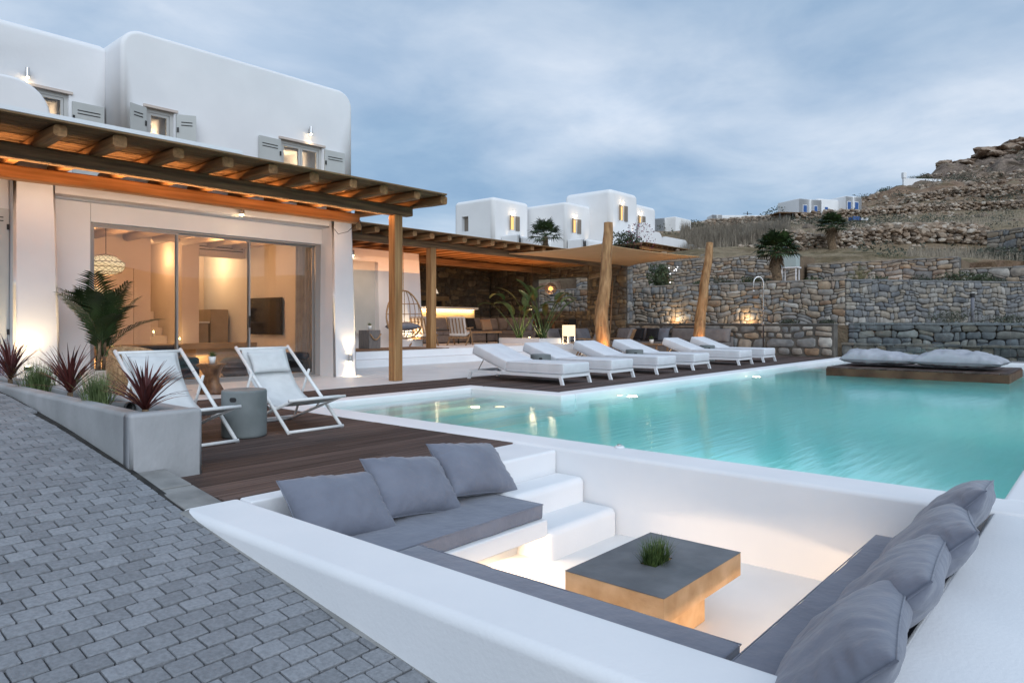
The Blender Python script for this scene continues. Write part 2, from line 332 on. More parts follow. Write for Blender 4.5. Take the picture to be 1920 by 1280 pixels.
def spot(name, loc, d, power, ang=70, col=WARM2, size=.03, blend=.8, parent=None):
    l = bpy.data.lights.new(name, 'SPOT'); l.energy = power; l.color = col; l.shadow_soft_size = size; l.spot_size = math.radians(ang); l.spot_blend = blend
    o = link(bpy.data.objects.new(name, l), parent); o.location = loc; o.rotation_euler = Vector(d).to_track_quat('-Z', 'Y').to_euler(); return o
def area(name, loc, d, power, sx, sy, col=WARM2, parent=None):
    l = bpy.data.lights.new(name, 'AREA'); l.energy = power; l.color = col; l.shape = 'RECTANGLE'; l.size = sx; l.size_y = sy
    o = link(bpy.data.objects.new(name, l), parent); o.location = loc; o.rotation_euler = Vector(d).to_track_quat('-Z', 'Y').to_euler(); return o
def cushion_mesh(name, w, d, t, mat, n=18, wr=.012, sq=.35, seed=0, bow=.07):
    """pillow lying in the XY plane, thickness along Z, pinched corners and wrinkles"""
    v = []; f = []; idx = {}
    def P(i, j, sgn):
        a = -1+2*i/n; b = -1+2*j/n
        a_ = math.copysign(abs(a)**.8, a); b_ = math.copysign(abs(b)**.8, b)
        e = max(0, (1-abs(a_)**2.6))*max(0, (1-abs(b_)**2.6)); th = t/2*e**sq
        x = w/2*a_*(1-bow*(1-b_*b_)); y = d/2*b_*(1-bow*(1-a_*a_))
        z = sgn*th
        p = Vector((x*9+seed*5.1, y*9, sgn*3+seed))
        edge = max(abs(a), abs(b))
        along = b_ if abs(a) > abs(b) else a_
        rip = (math.sin(along*21+seed+2*math.sin(along*5+seed))*edge**5+.6*math.sin(along*38+seed*2)*edge**8)*.9+.8*math.sin((a_+b_*.6)*6+seed*1.7+2*noise.noise(p*.5))*(1-edge)*.5
        z += sgn*wr*(noise.noise(p*.6)*1.6+noise.noise(p*1.7)*.7+rip)*min(1, e*5)
        return (x, y, z)
    for sgn in (1, -1):
        for j in range(n+1):
            for i in range(n+1):
                bd = i in (0, n) or j in (0, n)
                if sgn == -1 and bd: idx[(i, j, -1)] = idx[(i, j, 1)]; continue
                idx[(i, j, sgn)] = len(v); v.append(P(i, j, sgn))
        for j in range(n):
            for i in range(n):
                q = (idx[(i, j, sgn)], idx[(i+1, j, sgn)], idx[(i+1, j+1, sgn)], idx[(i, j+1, sgn)])
                f.append(q if sgn == 1 else q[::-1])
    return MB().add(v, f).mesh(name, mat, True)
def slab_mesh(name, x0, x1, y0, y1, z0, z1, r, mat, wr=.006, seed=0, cuts=14):
    """soft seat cushion: rounded box with gentle waves"""
    bm = bmesh.new(); bmesh.ops.create_cube(bm, size=1)
    for v in bm.verts: v.co = Vector(((x0+x1)/2+v.co.x*(x1-x0), (y0+y1)/2+v.co.y*(y1-y0), (z0+z1)/2+v.co.z*(z1-z0)))
    L_ = max(x1-x0, y1-y0); ax = 0 if x1-x0 >= y1-y0 else 1
    bmesh.ops.bevel(bm, geom=list(bm.edges), offset=r, segments=3, profile=.5, affect='EDGES')
    for k in range(1, cuts):
        c = (x0 if ax == 0 else y0)+L_*k/cuts; co = Vector((c, 0, 0)) if ax == 0 else Vector((0, c, 0))
        bmesh.ops.bisect_plane(bm, geom=bm.verts[:]+bm.edges[:]+bm.faces[:], plane_co=co, plane_no=Vector((1, 0, 0)) if ax == 0 else Vector((0, 1, 0)))
    for v in bm.verts:
        v.co += Vector((noise.noise(v.co*7+Vector((seed, 0, 0))), noise.noise(v.co*7+Vector((0, seed, 9))), noise.noise(v.co*5+Vector((seed, 3, 1)))))*wr
    me = bpy.data.meshes.new(name); bm.to_mesh(me); bm.free(); me.materials.append(mat); me.polygons.foreach_set('use_smooth', [True]*len(me.polygons)); return me
# ---- rubble stone walls
def voronoi(w, h, sx, sy, jit=.85, rnd=random):
    """random rubble masonry: wavy courses of unequal height, unequal stones, some split in two"""
    ys = [0.0]
    while ys[-1] < h: ys.append(ys[-1]+sy*rnd.uniform(.62, 1.42))
    ys[-1] = h
    if len(ys) > 2 and ys[-1]-ys[-2] < sy*.5: ys.pop(-2)
    q1, q2 = rnd.uniform(0, 99), rnd.uniform(0, 99)
    def wp(x, y):
        e = min(1, y/(sy*.8), (h-y)/(sy*.8)); e = max(0, e)
        return (x, y+e*sy*(.9*noise.noise(Vector((x/(sx*2.6), y/(sy*4)+q1, q1)))+.35*noise.noise(Vector((x/(sx*.7), y/sy+q2, q2)))))
    cells = []
    for j in range(len(ys)-1):
        y0, y1 = ys[j], ys[j+1]; hh = y1-y0; x = 0.0; lean = 0.0
        while x < w-1e-6:
            l = sx*rnd.choice((.45, .6, .8, 1, 1.2, 1.5, 1.9))*rnd.uniform(.85, 1.15)
            if w-x-l < sx*.35: l = w-x
            ln = rnd.uniform(-.28, .28)*hh if x+l < w-1e-6 else 0
            def quad(a0, a1, b0, b1, l0, l1):
                # bottom/top edges b0,b1 ; left lean l0, right lean l1
                bl, br, tr, tl = (a0-l0/2, b0), (a1-l1/2, b0), (a1+l1/2, b1), (a0+l0/2, b1); m_ = (a1-a0)
                pts = [bl, ((a0+a1)/2+rnd.uniform(-.2, .2)*m_, b0-rnd.uniform(-.02, .10)*hh*0), br, tr, ((a0+a1)/2+rnd.uniform(-.2, .2)*m_, b1), tl]
                return [wp(max(0, min(w, p[0])), p[1]) for p in pts]
            if l > sx*.7 and hh > sy*.8 and rnd.random() < .30:
                k = rnd.uniform(.36, .64); ym = y0+hh*k
                cells.append(quad(x, x+l, y0, ym, lean, ln)); cells.append(quad(x, x+l, ym, y1, lean, ln))
            else: cells.append(quad(x, x+l, y0, y1, lean, ln))
            x += l; lean = ln
    return cells
def stone_geo(poly, gap, depth, rnd):
    cx = sum(p[0] for p in poly)/len(poly); cy = sum(p[1] for p in poly)/len(poly)
    q = []
    n = len(poly)
    for a in range(n):      # corner cutting
        p, r = poly[a], poly[(a+1) % n]; L_ = math.hypot(r[0]-p[0], r[1]-p[1])
        if L_ < gap*1.2: q.append(((p[0]+r[0])/2, (p[1]+r[1])/2)); continue
        c = .14+.20*rnd.random(); q += [(p[0]+(r[0]-p[0])*c, p[1]+(r[1]-p[1])*c), (p[0]+(r[0]-p[0])*(1-c), p[1]+(r[1]-p[1])*(1-c))]
    rad = sum(math.hypot(p[0]-cx, p[1]-cy) for p in q)/len(q)
    if rad < gap*1.1 or len(q) < 3: return None
    s0 = max(.3, 1-gap/rad*.75); s1 = s0*.90
    n = len(q); v = []
    tx, ty = (rnd.random()-.5)*.3, (rnd.random()-.5)*.3
    for s_, d in ((s0, -.03), (s0, depth*.55), (s1, depth)):
        for p in q:
            dx_, dy_ = (p[0]-cx)*s_, (p[1]-cy)*s_
            dd = d if d < 0 else d+(dx_*tx+dy_*ty)*.5*d/.05*.3
            v.append((cx+dx_, cy+dy_, dd))
    f = []
    for g in (0, 1):
        for a in range(n): f.append((g*n+a, g*n+(a+1) % n, (g+1)*n+(a+1) % n, (g+1)*n+a))
    f.append(tuple(2*n+a for a in range(n)))
    return v, f
def stones_on(parent, p0, p1, z0, z1, sx, sy, mat, gap=.012, depth=.05, holes=(), maxn=300, seed=1, prob=1., name='stone', dark=1.):
    """rubble stones on the vertical face from p0 to p1 (outward = right-hand side of the direction p0->p1)"""
    rnd = random.Random(seed); p0 = Vector((p0[0], p0[1], 0)); p1 = Vector((p1[0], p1[1], 0)); d = p1-p0; w = d.length; d.normalize(); nrm = Vector((d.y, -d.x, 0))
    cells = voronoi(w, z1-z0, sx, sy, rnd=rnd); out = []
    for c in cells:
        cx = sum(p[0] for p in c)/len(c); cz = z0+sum(p[1] for p in c)/len(c)
        if rnd.random() > prob: continue
        mxp = max(p[0] for p in c); mnp = min(p[0] for p in c); mxz = z0+max(p[1] for p in c); mnz = z0+min(p[1] for p in c)
        bad = False
        for (a, b, e, g) in holes:
            if cx > a and cx < b and cz > e and cz < g: bad = True; break
            if mxp > a and mnp < b and mxz > e and mnz < g:      # clip against hole by squeezing
                if cx <= a: c = [(min(p[0], a), p[1]) for p in c]
                elif cx >= b: c = [(max(p[0], b), p[1]) for p in c]
                elif cz <= e: c = [(p[0], min(p[1], e-z0)) for p in c]
                else: c = [(p[0], max(p[1], g-z0)) for p in c]
        if bad: continue
        g = stone_geo(c, gap, depth*(.6+.8*rnd.random()), rnd)
        if not g: continue
        v = [p0+d*a+Vector((0, 0, z0+b))+nrm*e for a, b, e in g[0]]
        ctr = p0+d*cx+Vector((0, 0, cz)); out.append((ctr.length, ctr, v, g[1], rnd.random()))
    out.sort(key=lambda a: a[0])
    rest = MB()
    for k, (_, ctr, v, f, t) in enumerate(out):
        if k < maxn:
            o = obj(name, MB().add([p-ctr for p in v], f, t), mat, parent, True, tone=True); o.location = ctr
        else: rest.add(v, f, t)
    if rest.v: obj('rubble', rest, mat, parent, True, tone=True, kind='stuff')
    return len(out)
def leafblob(mb, c, r, n, size, rnd, squash=(1, 1, 1), shell=.5, up=0.):
    for _ in range(n):
        while True:
            p = Vector((rnd.uniform(-1, 1), rnd.uniform(-1, 1), rnd.uniform(-1, 1)))
            if p.length <= 1: break
        p = p.normalized()*(p.length**shell); q = Vector((c[0]+p.x*r*squash[0], c[1]+p.y*r*squash[1], c[2]+p.z*r*squash[2]))
        a = Vector((rnd.gauss(0, 1), rnd.gauss(0, 1), rnd.gauss(0, 1)+up)).normalized(); b = a.cross(Vector((rnd.gauss(0, 1), rnd.gauss(0, 1), rnd.gauss(0, 1)))).normalized()
        s = size*rnd.uniform(.6, 1.3)
        mb.add([q-b*s*.35, q+a*s, q+b*s*.35, q-a*s*.6], [(0, 1, 2, 3)], rnd.random())
def blade(mb, base, az, lean, length, w, curve=.5, n=5, tone=None, fold=0.):
    """a strap leaf that starts along (az, lean from vertical) and droops"""
    p = Vector(base); th = lean; st = length/n; pts = []
    for i in range(n+1):
        pts.append((p.copy(), th)); dv = Vector((math.sin(th)*math.cos(az), math.sin(th)*math.sin(az), math.cos(th))); p = p+dv*st; th += curve/n
    side = Vector((-math.sin(az), math.cos(az), 0)); v = []; f = []
    for i, (q, t) in enumerate(pts):
        u = i/n; ww = w*(.45+1.1*u if u < .45 else 1.0*(1-u)/.55)*.5*1.0
        ww = w*.5*min(.55+u*1.6, max(0.03, (1-u)*1.9), 1)
        v += [q-side*ww, q+side*ww]
    for i in range(n): f.append((2*i, 2*i+1, 2*i+3, 2*i+2))
    mb.add(v, f, tone)
def paving_z(y):
    ys = [-12, -3, 0, 1.96, 4.2, 5.05, 5.42, 6.4, 7.97, 9, 11, 13]; zs = [-1.6, -.87, -.54, -.29, -.005, .125, .165, .275, .405, .455, .50, .52]
    return float(np.interp(y, ys, zs))

# ================================================================== GROUND, HILLS
PTS = []   # (x, y, z) control heights of the land beyond the garden walls
def cp(u, v, D):
    s = (u-960)/1320.7; t = (604-v)/1320.7
    PTS.append(((.757+.653*s)*D, (.653-.757*s)*D, 1.1+t*D))
for a in [(1245,492,34),(1330,487,34),(1420,484,34),(1500,498,34.5),(1600,490,34.5),(1700,486,34.5),(1780,486,35),(1860,494,36),(1920,486,36),(2100,480,36),
          (1250,470,42),(1330,462,42),(1400,460,44),(1480,472,40),(1560,478,40),(1650,474,40),(1720,468,41),(1800,470,42),(1900,470,42),(2100,460,42),
          (1490,458,46),(1560,448,47),(1640,440,48),(1720,434,50),(1800,430,50),(1900,425,50),(2150,410,50),
          (1240,450,58),(1300,446,58),(1380,448,58),(1440,438,60),(1500,428,64),(1600,424,66),(1700,419,68),(1800,415,68),(1900,412,66),(2150,395,66),
          (1250,432,76),(1320,424,76),(1400,421,76),(1470,418,78),(1530,412,84),(1620,404,86),(1700,399,88),(1800,394,88),(1900,388,86),(2150,360,86),
          (1300,426,105),(1400,424,105),(1470,420,100),(1515,411,100),(1545,402,104),(1590,384,112),(1640,360,116),(1700,352,120),(1760,342,124),(1830,325,128),(1900,310,130),(2000,290,130),(2150,265,130),(2400,250,130),
          (1700,352,135),(1745,326,140),(1800,312,142),(1860,288,146),(1920,272,150),(2000,255,155),(2150,240,160),
          (1250,450,130),(1400,440,130),(1500,430,135),(1600,395,150),(1760,345,180),(1920,300,190),(2150,280,200),
          (900,470,60),(1000,462,60),(1100,452,60),(1180,445,60),(900,480,90),(1000,472,90),(1100,460,90),(1200,448,90),(600,560,90),(300,590,90)]: cp(*a)
PTS += [(x, y, z) for x, y, z in ((30, 26, 3.0), (35, 22, 3.9), (30, 34, 3.2), (38, 26, 4.2), (45, 24, 5.0), (40, 40, 4), (10, 40, 2), (-10, 60, 3), (50, -25, 3.2), (60, -40, 3.5), (90, -50, 8), (140, -60, 25), (-40, 40, 1), (-60, -20, -2), (0, 120, 2), (60, 160, 2), (120, 160, 4), (200, 160, 0), (200, 60, 10), (200, 0, 25), (220, -80, 25))]
PA = np.array(PTS)
def rbf_fit():
    X = PA[:, :2]; d = np.sqrt(((X[:, None]-X[None])**2).sum(-1)); A = d+0.0
    n = len(X); B = np.zeros((n+3, n+3)); B[:n, :n] = A-np.eye(n)*.6; B[:n, n] = 1; B[:n, n+1:] = X; B[n, :n] = 1; B[n+1:, :n] = X.T
    return np.linalg.solve(B, np.concatenate([PA[:, 2], np.zeros(3)]))
RW = rbf_fit()
def land(x, y):
    x = np.asarray(x, float); y = np.asarray(y, float)
    d = np.sqrt((x[..., None]-PA[:, 0])**2+(y[..., None]-PA[:, 1])**2)
    return d@RW[:-3]+RW[-3]+RW[-2]*x+RW[-1]*y
def land1(x, y): return float(land(np.array([x]), np.array([y]))[0])
def wallx(y):    # the x of the first retaining wall line
    return 26.0 if y > 7.2 else 26.0+(7.2-y)*1.32
gx = np.concatenate([np.arange(-60, 20, 8), np.arange(20, 70, .8), np.arange(70, 170, 1.5), np.arange(170, 330, 10)])
gy = np.concatenate([np.arange(-150, -20, 8), np.arange(-20, 75, .9), np.arange(75, 260, 8)])
X, Y = np.meshgrid(gx, gy, indexing='ij'); Z = land(X, Y)
def fb(x, y, s, o=5): return noise.fractal(Vector((x*s, y*s, 3.3)), .9, 2.1, o)
zz = []
for i in range(X.shape[0]):
    for j in range(X.shape[1]):
        x, y, z = X[i, j], Y[i, j], float(Z[i, j]); wx = wallx(y)
        inside = (x < max(wx+7.6, 33.7 if y > 11 else 34.7) and y < 24.5 and y > -30) or (x < 24 and y < 30)
        if x > 25:
            rock = max(0, min(1, (z-16)/10)); z += fb(x, y, .11)*(.25+rock*1.3)+fb(x, y, .45, 4)*(.12+rock*.55)
            if rock > 0: z += (abs(noise.noise(Vector((x*.13+y*.05, y*.22, 1))))*2.2-.6)*rock
        if y < -12: z = min(z, -6-.1*min(60, -y-12)) if x < 40 else z*(max(0, 1-(-12-y)/20))-6*min(1, (-12-y)/20)
        if y < -70: z += 30*math.exp(-((y+115)/22)**2)*(.6+.5*noise.noise(Vector((x*.02, 0, 2))))
        if inside: z = min(z, -1.9)
        zz.append(z)
mb = MB(); nx_, ny_ = X.shape
mb.v = [(float(X[i, j]), float(Y[i, j]), zz[i*ny_+j]) for i in range(nx_) for j in range(ny_)]
mb.f = [(i*ny_+j, (i+1)*ny_+j, (i+1)*ny_+j+1, i*ny_+j+1) for i in range(nx_-1) for j in range(ny_-1)]; mb.t = [0]*len(mb.f)
# hillside material: earth, dry grass on the flats, rock where it is steep
def hillmat():
    m = bpy.data.materials.new('hillside'); m.use_nodes = True; t = m.node_tree; n = t.nodes; l = t.links; b = n['Principled BSDF']; b.inputs['Roughness'].default_value = 1; b.inputs['Specular IOR Level'].default_value = .1
    g = n.new('ShaderNodeNewGeometry')
    def nz(s, d=8, st=None):
        q = n.new('ShaderNodeTexNoise'); q.inputs['Scale'].default_value = s; q.inputs['Detail'].default_value = d; q.inputs['Roughness'].default_value = .65; l.new(g.outputs['Position'], q.inputs['Vector']); return q
    def rp(src, a, b_, ca, cb):
        r = n.new('ShaderNodeValToRGB'); r.color_ramp.elements[0].position = a; r.color_ramp.elements[1].position = b_; r.color_ramp.elements[0].color = hexc(ca); r.color_ramp.elements[1].color = hexc(cb); l.new(src, r.inputs[0]); return r
    def mixc(f, a, b_):
        x = n.new('ShaderNodeMixRGB'); l.new(f, x.inputs[0]); l.new(a, x.inputs[1]); l.new(b_, x.inputs[2]); return x
    e = rp(nz(.9).outputs[0], .35, .68, (.18, .112, .075), (.38, .26, .175)); gr = rp(nz(2.5).outputs[0], .3, .7, (.21, .16, .10), (.40, .32, .21)); ro = rp(nz(.5, 12).outputs[0], .36, .66, (.095, .068, .055), (.33, .255, .20))
    sp = n.new('ShaderNodeSeparateXYZ'); l.new(g.outputs['Normal'], sp.inputs[0]); st = rp(sp.outputs[2], .93, .985, (0, 0, 0), (1, 1, 1))
    pp = n.new('ShaderNodeSeparateXYZ'); l.new(g.outputs['Position'], pp.inputs[0])
    hz = n.new('ShaderNodeMapRange'); hz.inputs[1].default_value = 21; hz.inputs[2].default_value = 27; l.new(pp.outputs[2], hz.inputs[0])
    c = mixc(st.outputs[0], e.outputs[0], gr.outputs[0]); c2 = mixc(hz.outputs[0], c.outputs[0], ro.outputs[0])
    dk = rp(nz(.35, 6).outputs[0], .52, .60, (1, 1, 1), (.55, .55, .46)); mu_ = n.new('ShaderNodeMixRGB'); mu_.blend_type = 'MULTIPLY'; mu_.inputs[0].default_value = .8; l.new(c2.outputs[0], mu_.inputs[1]); l.new(dk.outputs[0], mu_.inputs[2])
    l.new(mu_.outputs[0], b.inputs['Base Color'])
    bp = n.new('ShaderNodeBump'); bp.inputs['Distance'].default_value = .6; bp.inputs['Strength'].default_value = 1; l.new(nz(1.1, 12).outputs[0], bp.inputs['Height']); l.new(bp.outputs[0], b.inputs['Normal']); return m
HILL = hillmat()
structure('hillside', mb, HILL, smooth=True)
mb = MB(); mb.box(-3000, 3000, -3000, 3000, -9, -8.6); structure('ground', mb, EARTH)
# garden terraces (soil beds) behind the retaining walls
mb = MB(); mb.prism([(26.3, 7.3), (32.6, 2.6), (60, -14), (62, -11), (34.1, 6), (34.3, 11), (33.2, 11), (33.2, 24), (26.3, 26)], -1.5, 2.46); structure('upper_garden_bed', mb, EARTH)
mb = MB(); mb.box(33.3, 35.6, 11.25, 25.4, 1, 4.2); structure('villa_garden_bed', mb, EARTH)
mb = MB(); mb.box(34.3, 36.6, 5.0, 11.24, 1, 3.72); structure('slope_garden_bed', mb, EARTH)
mb = MB(); mb.box(34.3, 37.0, -6, 4.99, 1, 3.22); structure('slope_garden_bed', mb, EARTH)
mb = MB(); mb.prism([(24.9, -6), (40, -6), (32.2, 2.6), (26.05, 7.15), (26.0, 7.2), (26.0, 14), (24.9, 14)], -1.5, 1.0); structure('lower_garden_bed', mb, EARTH)

# ================================================================== PAVEMENT
mb = MB(); ys = np.arange(-8, 12.05, .25)
mb.v = [(x, float(y), paving_z(y)-.020+d) for y in ys for x, d in ((-9, 0), (1.93+max(0, y-5)*.018, 0))]; mb.v += [(x, float(y), paving_z(y)-.5) for y in ys for x in (-9, 1.93)]
n_ = len(ys)
for i in range(n_-1):
    mb.f += [(2*i, 2*i+1, 2*i+3, 2*i+2), (2*n_+2*i+2, 2*n_+2*i+3, 2*n_+2*i+1, 2*n_+2*i), (2*i+1, 2*n_+2*i+1, 2*n_+2*i+3, 2*i+3), (2*i+2, 2*n_+2*i+2, 2*n_+2*i, 2*i)]
mb.f += [(0, 2*n_, 2*n_+1, 1), (2*n_-2, 2*n_-1, 4*n_-1, 4*n_-2)]; mb.t = [0]*len(mb.f)
PV = structure('pavement', mb, JOINT)
def paver_mesh(w, d, k):
    bm = rbox_bm(-w/2, w/2, -d/2, d/2, -.05, 0, .006, 2, edges=lambda a, b: a.z > -.01 or b.z > -.01)
    rnd = random.Random(k)
    for v in bm.verts: v.co += Vector((rnd.uniform(-1, 1), rnd.uniform(-1, 1), 0))*.0018
    me = bpy.data.meshes.new('paver'); bm.to_mesh(me); bm.free(); me.materials.append(PAVER); me.polygons.foreach_set('use_smooth', [False]*len(me.polygons)); return me
PM = [paver_mesh(.1145, .0925, k) for k in range(6)]; PH = [paver_mesh(.053, .0925, k+9) for k in range(3)]
PX, PY = .121, .1035
cells = []
for j in range(int(-3/PY), int(11.4/PY)):
    y = j*PY
    for i in range(-75, 20):
        x = i*PX+(PX/2 if j % 2 else 0)
        rt = 1.885 if y < 4.2 else (1.90 if y < 5.05 else 1.895+.018*(y-5.05))
        full = x+.057 <= rt
        half = (not full) and x-.004 <= rt
        if not full and not half: continue
        D = .757*x+.653*y; Xc = .653*x-.757*y
        if D < .4: continue
        u = 960+1320*Xc/D; v = 604+1320*(1.1-paving_z(y))/D
        if u < -260 or v > 1500 : continue
        if u > 2000: continue
        cells.append((D if (u > -20 and v < 1300) else D+100, x if full else x-.0305, y, full))
cells.sort()
rnd = random.Random(3); rest = MB()
for k, (D, x, y, full) in enumerate(cells):
    z = paving_z(y)+rnd.uniform(-.0025, .0025); sl = math.atan((paving_z(y+.1)-paving_z(y-.1))/.2)
    me = rnd.choice(PM) if full else rnd.choice(PH); ex = (sl+rnd.uniform(-.008, .008), rnd.uniform(-.008, .008), rnd.uniform(-.010, .010))
    if k < 300:
        o = link(bpy.data.objects.new('paver', me), PV); o.location = (x, y, z); o.rotation_euler = ex
    else:
        R_ = Matrix.Translation((x, y, z)) @ Matrix.Rotation(ex[0], 4, 'X') @ Matrix.Rotation(ex[1], 4, 'Y') @ Matrix.Rotation(ex[2], 4, 'Z')
        rest.add([R_ @ v.co for v in me.vertices], [tuple(p.vertices) for p in me.polygons], rnd.random())
obj('paver_field', rest, PAVERJ, PV, tone=True, kind='stuff')
# cement haunch along the white wall, kerb strip beside the deck
mb = MB()
for i in range(28):
    y0, y1 = 4.15-i*.2, 3.95-i*.2; a, b = paving_z(y0), paving_z(y1); w0 = .015+.03*noise.noise(Vector((0, y0*3, 5))); w1 = .015+.03*noise.noise(Vector((0, y1*3, 5)))
    mb.add([(1.86-w0, y0, a+.002), (1.90, y0, a+.012), (1.90, y1, b+.012), (1.86-w1, y1, b+.002)], [(0, 3, 2, 1)])
obj('cement_edge', mb, KERB, PV, True)
K = thing('kerb_strip', 'grey cement kerb slabs between the pavers and the dark deck', 'kerb', (2.02, 4.6, 0))
for i in range(2):
    o = rbox('kerb_slab', -.115, .115, -.205, .205, -.15, 0, .008, KERB, K, 2); o.location = (0, -.19+.42*i, .012+.05*i); o.rotation_euler = (.11, 0, 0)

# ================================================================== DECK
DK = thing('timber_deck', 'dark brown grooved timber deck around the pool', 'deck', (3.6, 6, 0))
def plank_mesh(Ln, w):
    h = w/2; prof = [(-h, -.03), (-h, -.003), (-h+.003, 0)]
    ng = 5
    for i in range(ng):
        c = -h+w*(i+.5)/ng; prof += [(c-.0045, 0), (c-.002, -.0035), (c+.002, -.0035), (c+.0045, 0)]
    prof += [(h-.003, 0), (h, -.003), (h, -.03)]
    n = len(prof); mb = MB(); mb.add([(s*Ln/2, y, z) for s in (-1, 1) for y, z in prof], [(i, n+i, n+i+1, i+1) for i in range(n-1)]+[tuple(range(n)), tuple(range(n, 2*n))[::-1]])
    return mb.mesh('plank', DECK)
PWD = .145; pc = {}
def plank(x0, x1, y):
    k = round(x1-x0, 2)
    if k not in pc: pc[k] = plank_mesh(x1-x0-.004, PWD-.006)
    o = link(bpy.data.objects.new('plank', pc[k]), DK); o.location = ((x0+x1)/2-3.6, y-6, random.uniform(-.001, .001))
def planks(x0, x1, y0, y1, maxl=3.2):
    n = round((y1-y0)/PWD)
    for j in range(n):
        y = y0+(j+.5)*(y1-y0)/n; x = x0; first = True
        while x < x1-.01:
            L_ = maxl*(.5 if (first and j % 2) else 1); first = False
            e = x+L_
            if x1-e < .6: e = x1
            plank(x, e, y); x = e
planks(2.14, 4.893, 4.21, 8.55); planks(2.42, 11.0, 8.56, 9.86, 3.6)
planks(11.0, 23.25, 8.56, 9.86, 4.2); planks(8.80, 23.25, 6.66, 8.55, 4.2)
mb = MB(); mb.box(2.0, 4.92, 4.22, 8.54, -.3, -.034); mb.box(2.42, 23.2, 8.57, 9.8, -.3, -.034); mb.box(8.9, 23.2, 6.7, 8.55, -.3, -.034)
obj('joist_bed', mb, JOINT, DK, loc=(-3.6, -6, 0))

# white floor slab of the terrace in front of the glass doors
mb = MB(); mb.box(2.44, 23.28, 9.87, 12.6, -.3, 0.004); mb.box(8.86, 23.28, 12.605, 14.0, -.3, .004); mb.box(19.5, 23.28, 14.0, 15.6, -.3, .004); structure('terrace_floor', mb, WHITEF)
# raised floor with two steps
rbox('terrace_step', 8.9, 19.5, 13.80, 14.3, -.1, .185, .02, WHITES, kind='structure', seg=3)
rbox('raised_terrace_floor', 8.9, 19.6, 14.14, 22.0, -.1, .37, .02, WHITES, kind='structure', seg=3)
rbox('raised_dining_floor', 19.605, 23.25, 15.62, 22.0, -.1, .37, .02, WHITES, kind='structure', seg=3)

# ================================================================== POOL
WL = -.07
mb = MB()
def wallb(x0, x1, y0, y1, z0=-1.5, z1=-.12): mb.box(x0, x1, y0, y1, z0, z1)
mb.box(5.0, 23.0, .2, 8.7, -1.75, -1.45)
structure('pool_floor', mb, TILE)
P_ = lambda *a, **k: rbox('pool_coping', *a, .035, WHITE, kind='structure', seg=4, **k)
P_(4.898, 5.30, .20, 8.55, -1.5, .012)                 # near side, shared with the seating pit
P_(5.302, 8.795, 8.20, 8.552, -1.5, .012)
P_(8.44, 8.797, 6.30, 8.198, -1.5, .012)
P_(8.799, 23.2, 6.30, 6.655, -1.5, .012)
P_(22.60, 23.2, .2, 6.298, -1.5, .012)
P_(5.302, 22.598, .02, .555, -1.5, .006)
mb = MB(); mb.box(5.295, 22.61, .545, 6.305, -1.46, WL); structure_w = None
bmv = [(5.295, .545), (22.61, .545), (22.61, 6.31), (8.45, 6.31), (8.45, 8.21), (5.295, 8.21)]
mb = MB(); mb.prism(bmv, -1.455, WL); structure('water', mb, WATER)
# entry steps inside the alcove, treads running along the house direction
for k in range(5):
    y1 = 8.205; y0 = 8.05-.40*(k+1); rbox('pool_step', 5.30, 8.445, y0, y1-.0015*k, -1.45+.0015*k, -.24-.235*k, .02, TILEW, kind='structure', seg=2)
for k, (x, y) in enumerate(((11.5, .60), (13.5, .60), (6.6, 3.0), (15.5, .60))):
    l = point('pool_point_light', (x+(0 if k != 2 else -1.1), y, -.55), 75, (1, .96, .88), .12)  # unseen lights without fittings, added to brighten the water
PLB = []
for k, (x, y, z, d) in enumerate([(7.55, 6.75, -.40, None), (10.0, 6.285, -.40, (0, -1, 0)), (15.2, 6.285, -.36, (0, -1, 0))]):
    lb = ['round lamp glowing among the submerged pool steps', 'round lamp glowing in the pool wall below the nearest lounger', 'small lamp glowing in the far pool wall below the last loungers'][k]
    t = thing('pool_light', lb, 'pool light', (x, y, z), group='underwater pool lights')
    mb = MB()
    if k: mb.lathe([(.001, 0), (.085, 0), (.085, .012), (.07, .018), (.001, .018)], 20); o = obj('lamp_face', mb, POOLL, t); o.rotation_euler = (PI/2, 0, 0); point('pool_point_light', (0, -.25, .0), 16 if k == 1 else 10, (1, .82, .5), .08, t)
    else: mb.lathe([(.001, 0), (.07, 0), (.07, .02), (.001, .02)], 20); o = obj('lamp_face', mb, POOLL, t); point('pool_point_light', (-.35, .15, .12), 8, (1, .80, .45), .06, t)
    mb = MB(); mb.lathe([(.086, 0), (.1, 0), (.1, .014), (.086, .014)], 20); o = obj('trim_ring', mb, STEEL, t); o.rotation_euler = (PI/2, 0, 0) if k else (0, 0, 0)
mb = MB(); mb.lathe([(.001, 0), (.045, 0), (.045, .008), (.03, .018), (.001, .018)], 18); t = thing('return_jet', 'small white round water inlet cap on the near pool edge', 'pool fitting', (5.24, 3.29, .012)); obj('cap', mb, PAINTW, t, True)
mb = MB(); mb.lathe([(.02, .019), (.018, .03), (.001, .03)], 12); obj('nozzle', mb, STEEL, t, True)

# ================================================================== SEATING PIT
rbox('pit_floor', 1.95, 4.96, .1, 4.2, -.9, -.62, .01, WHITEF, kind='structure', seg=2)
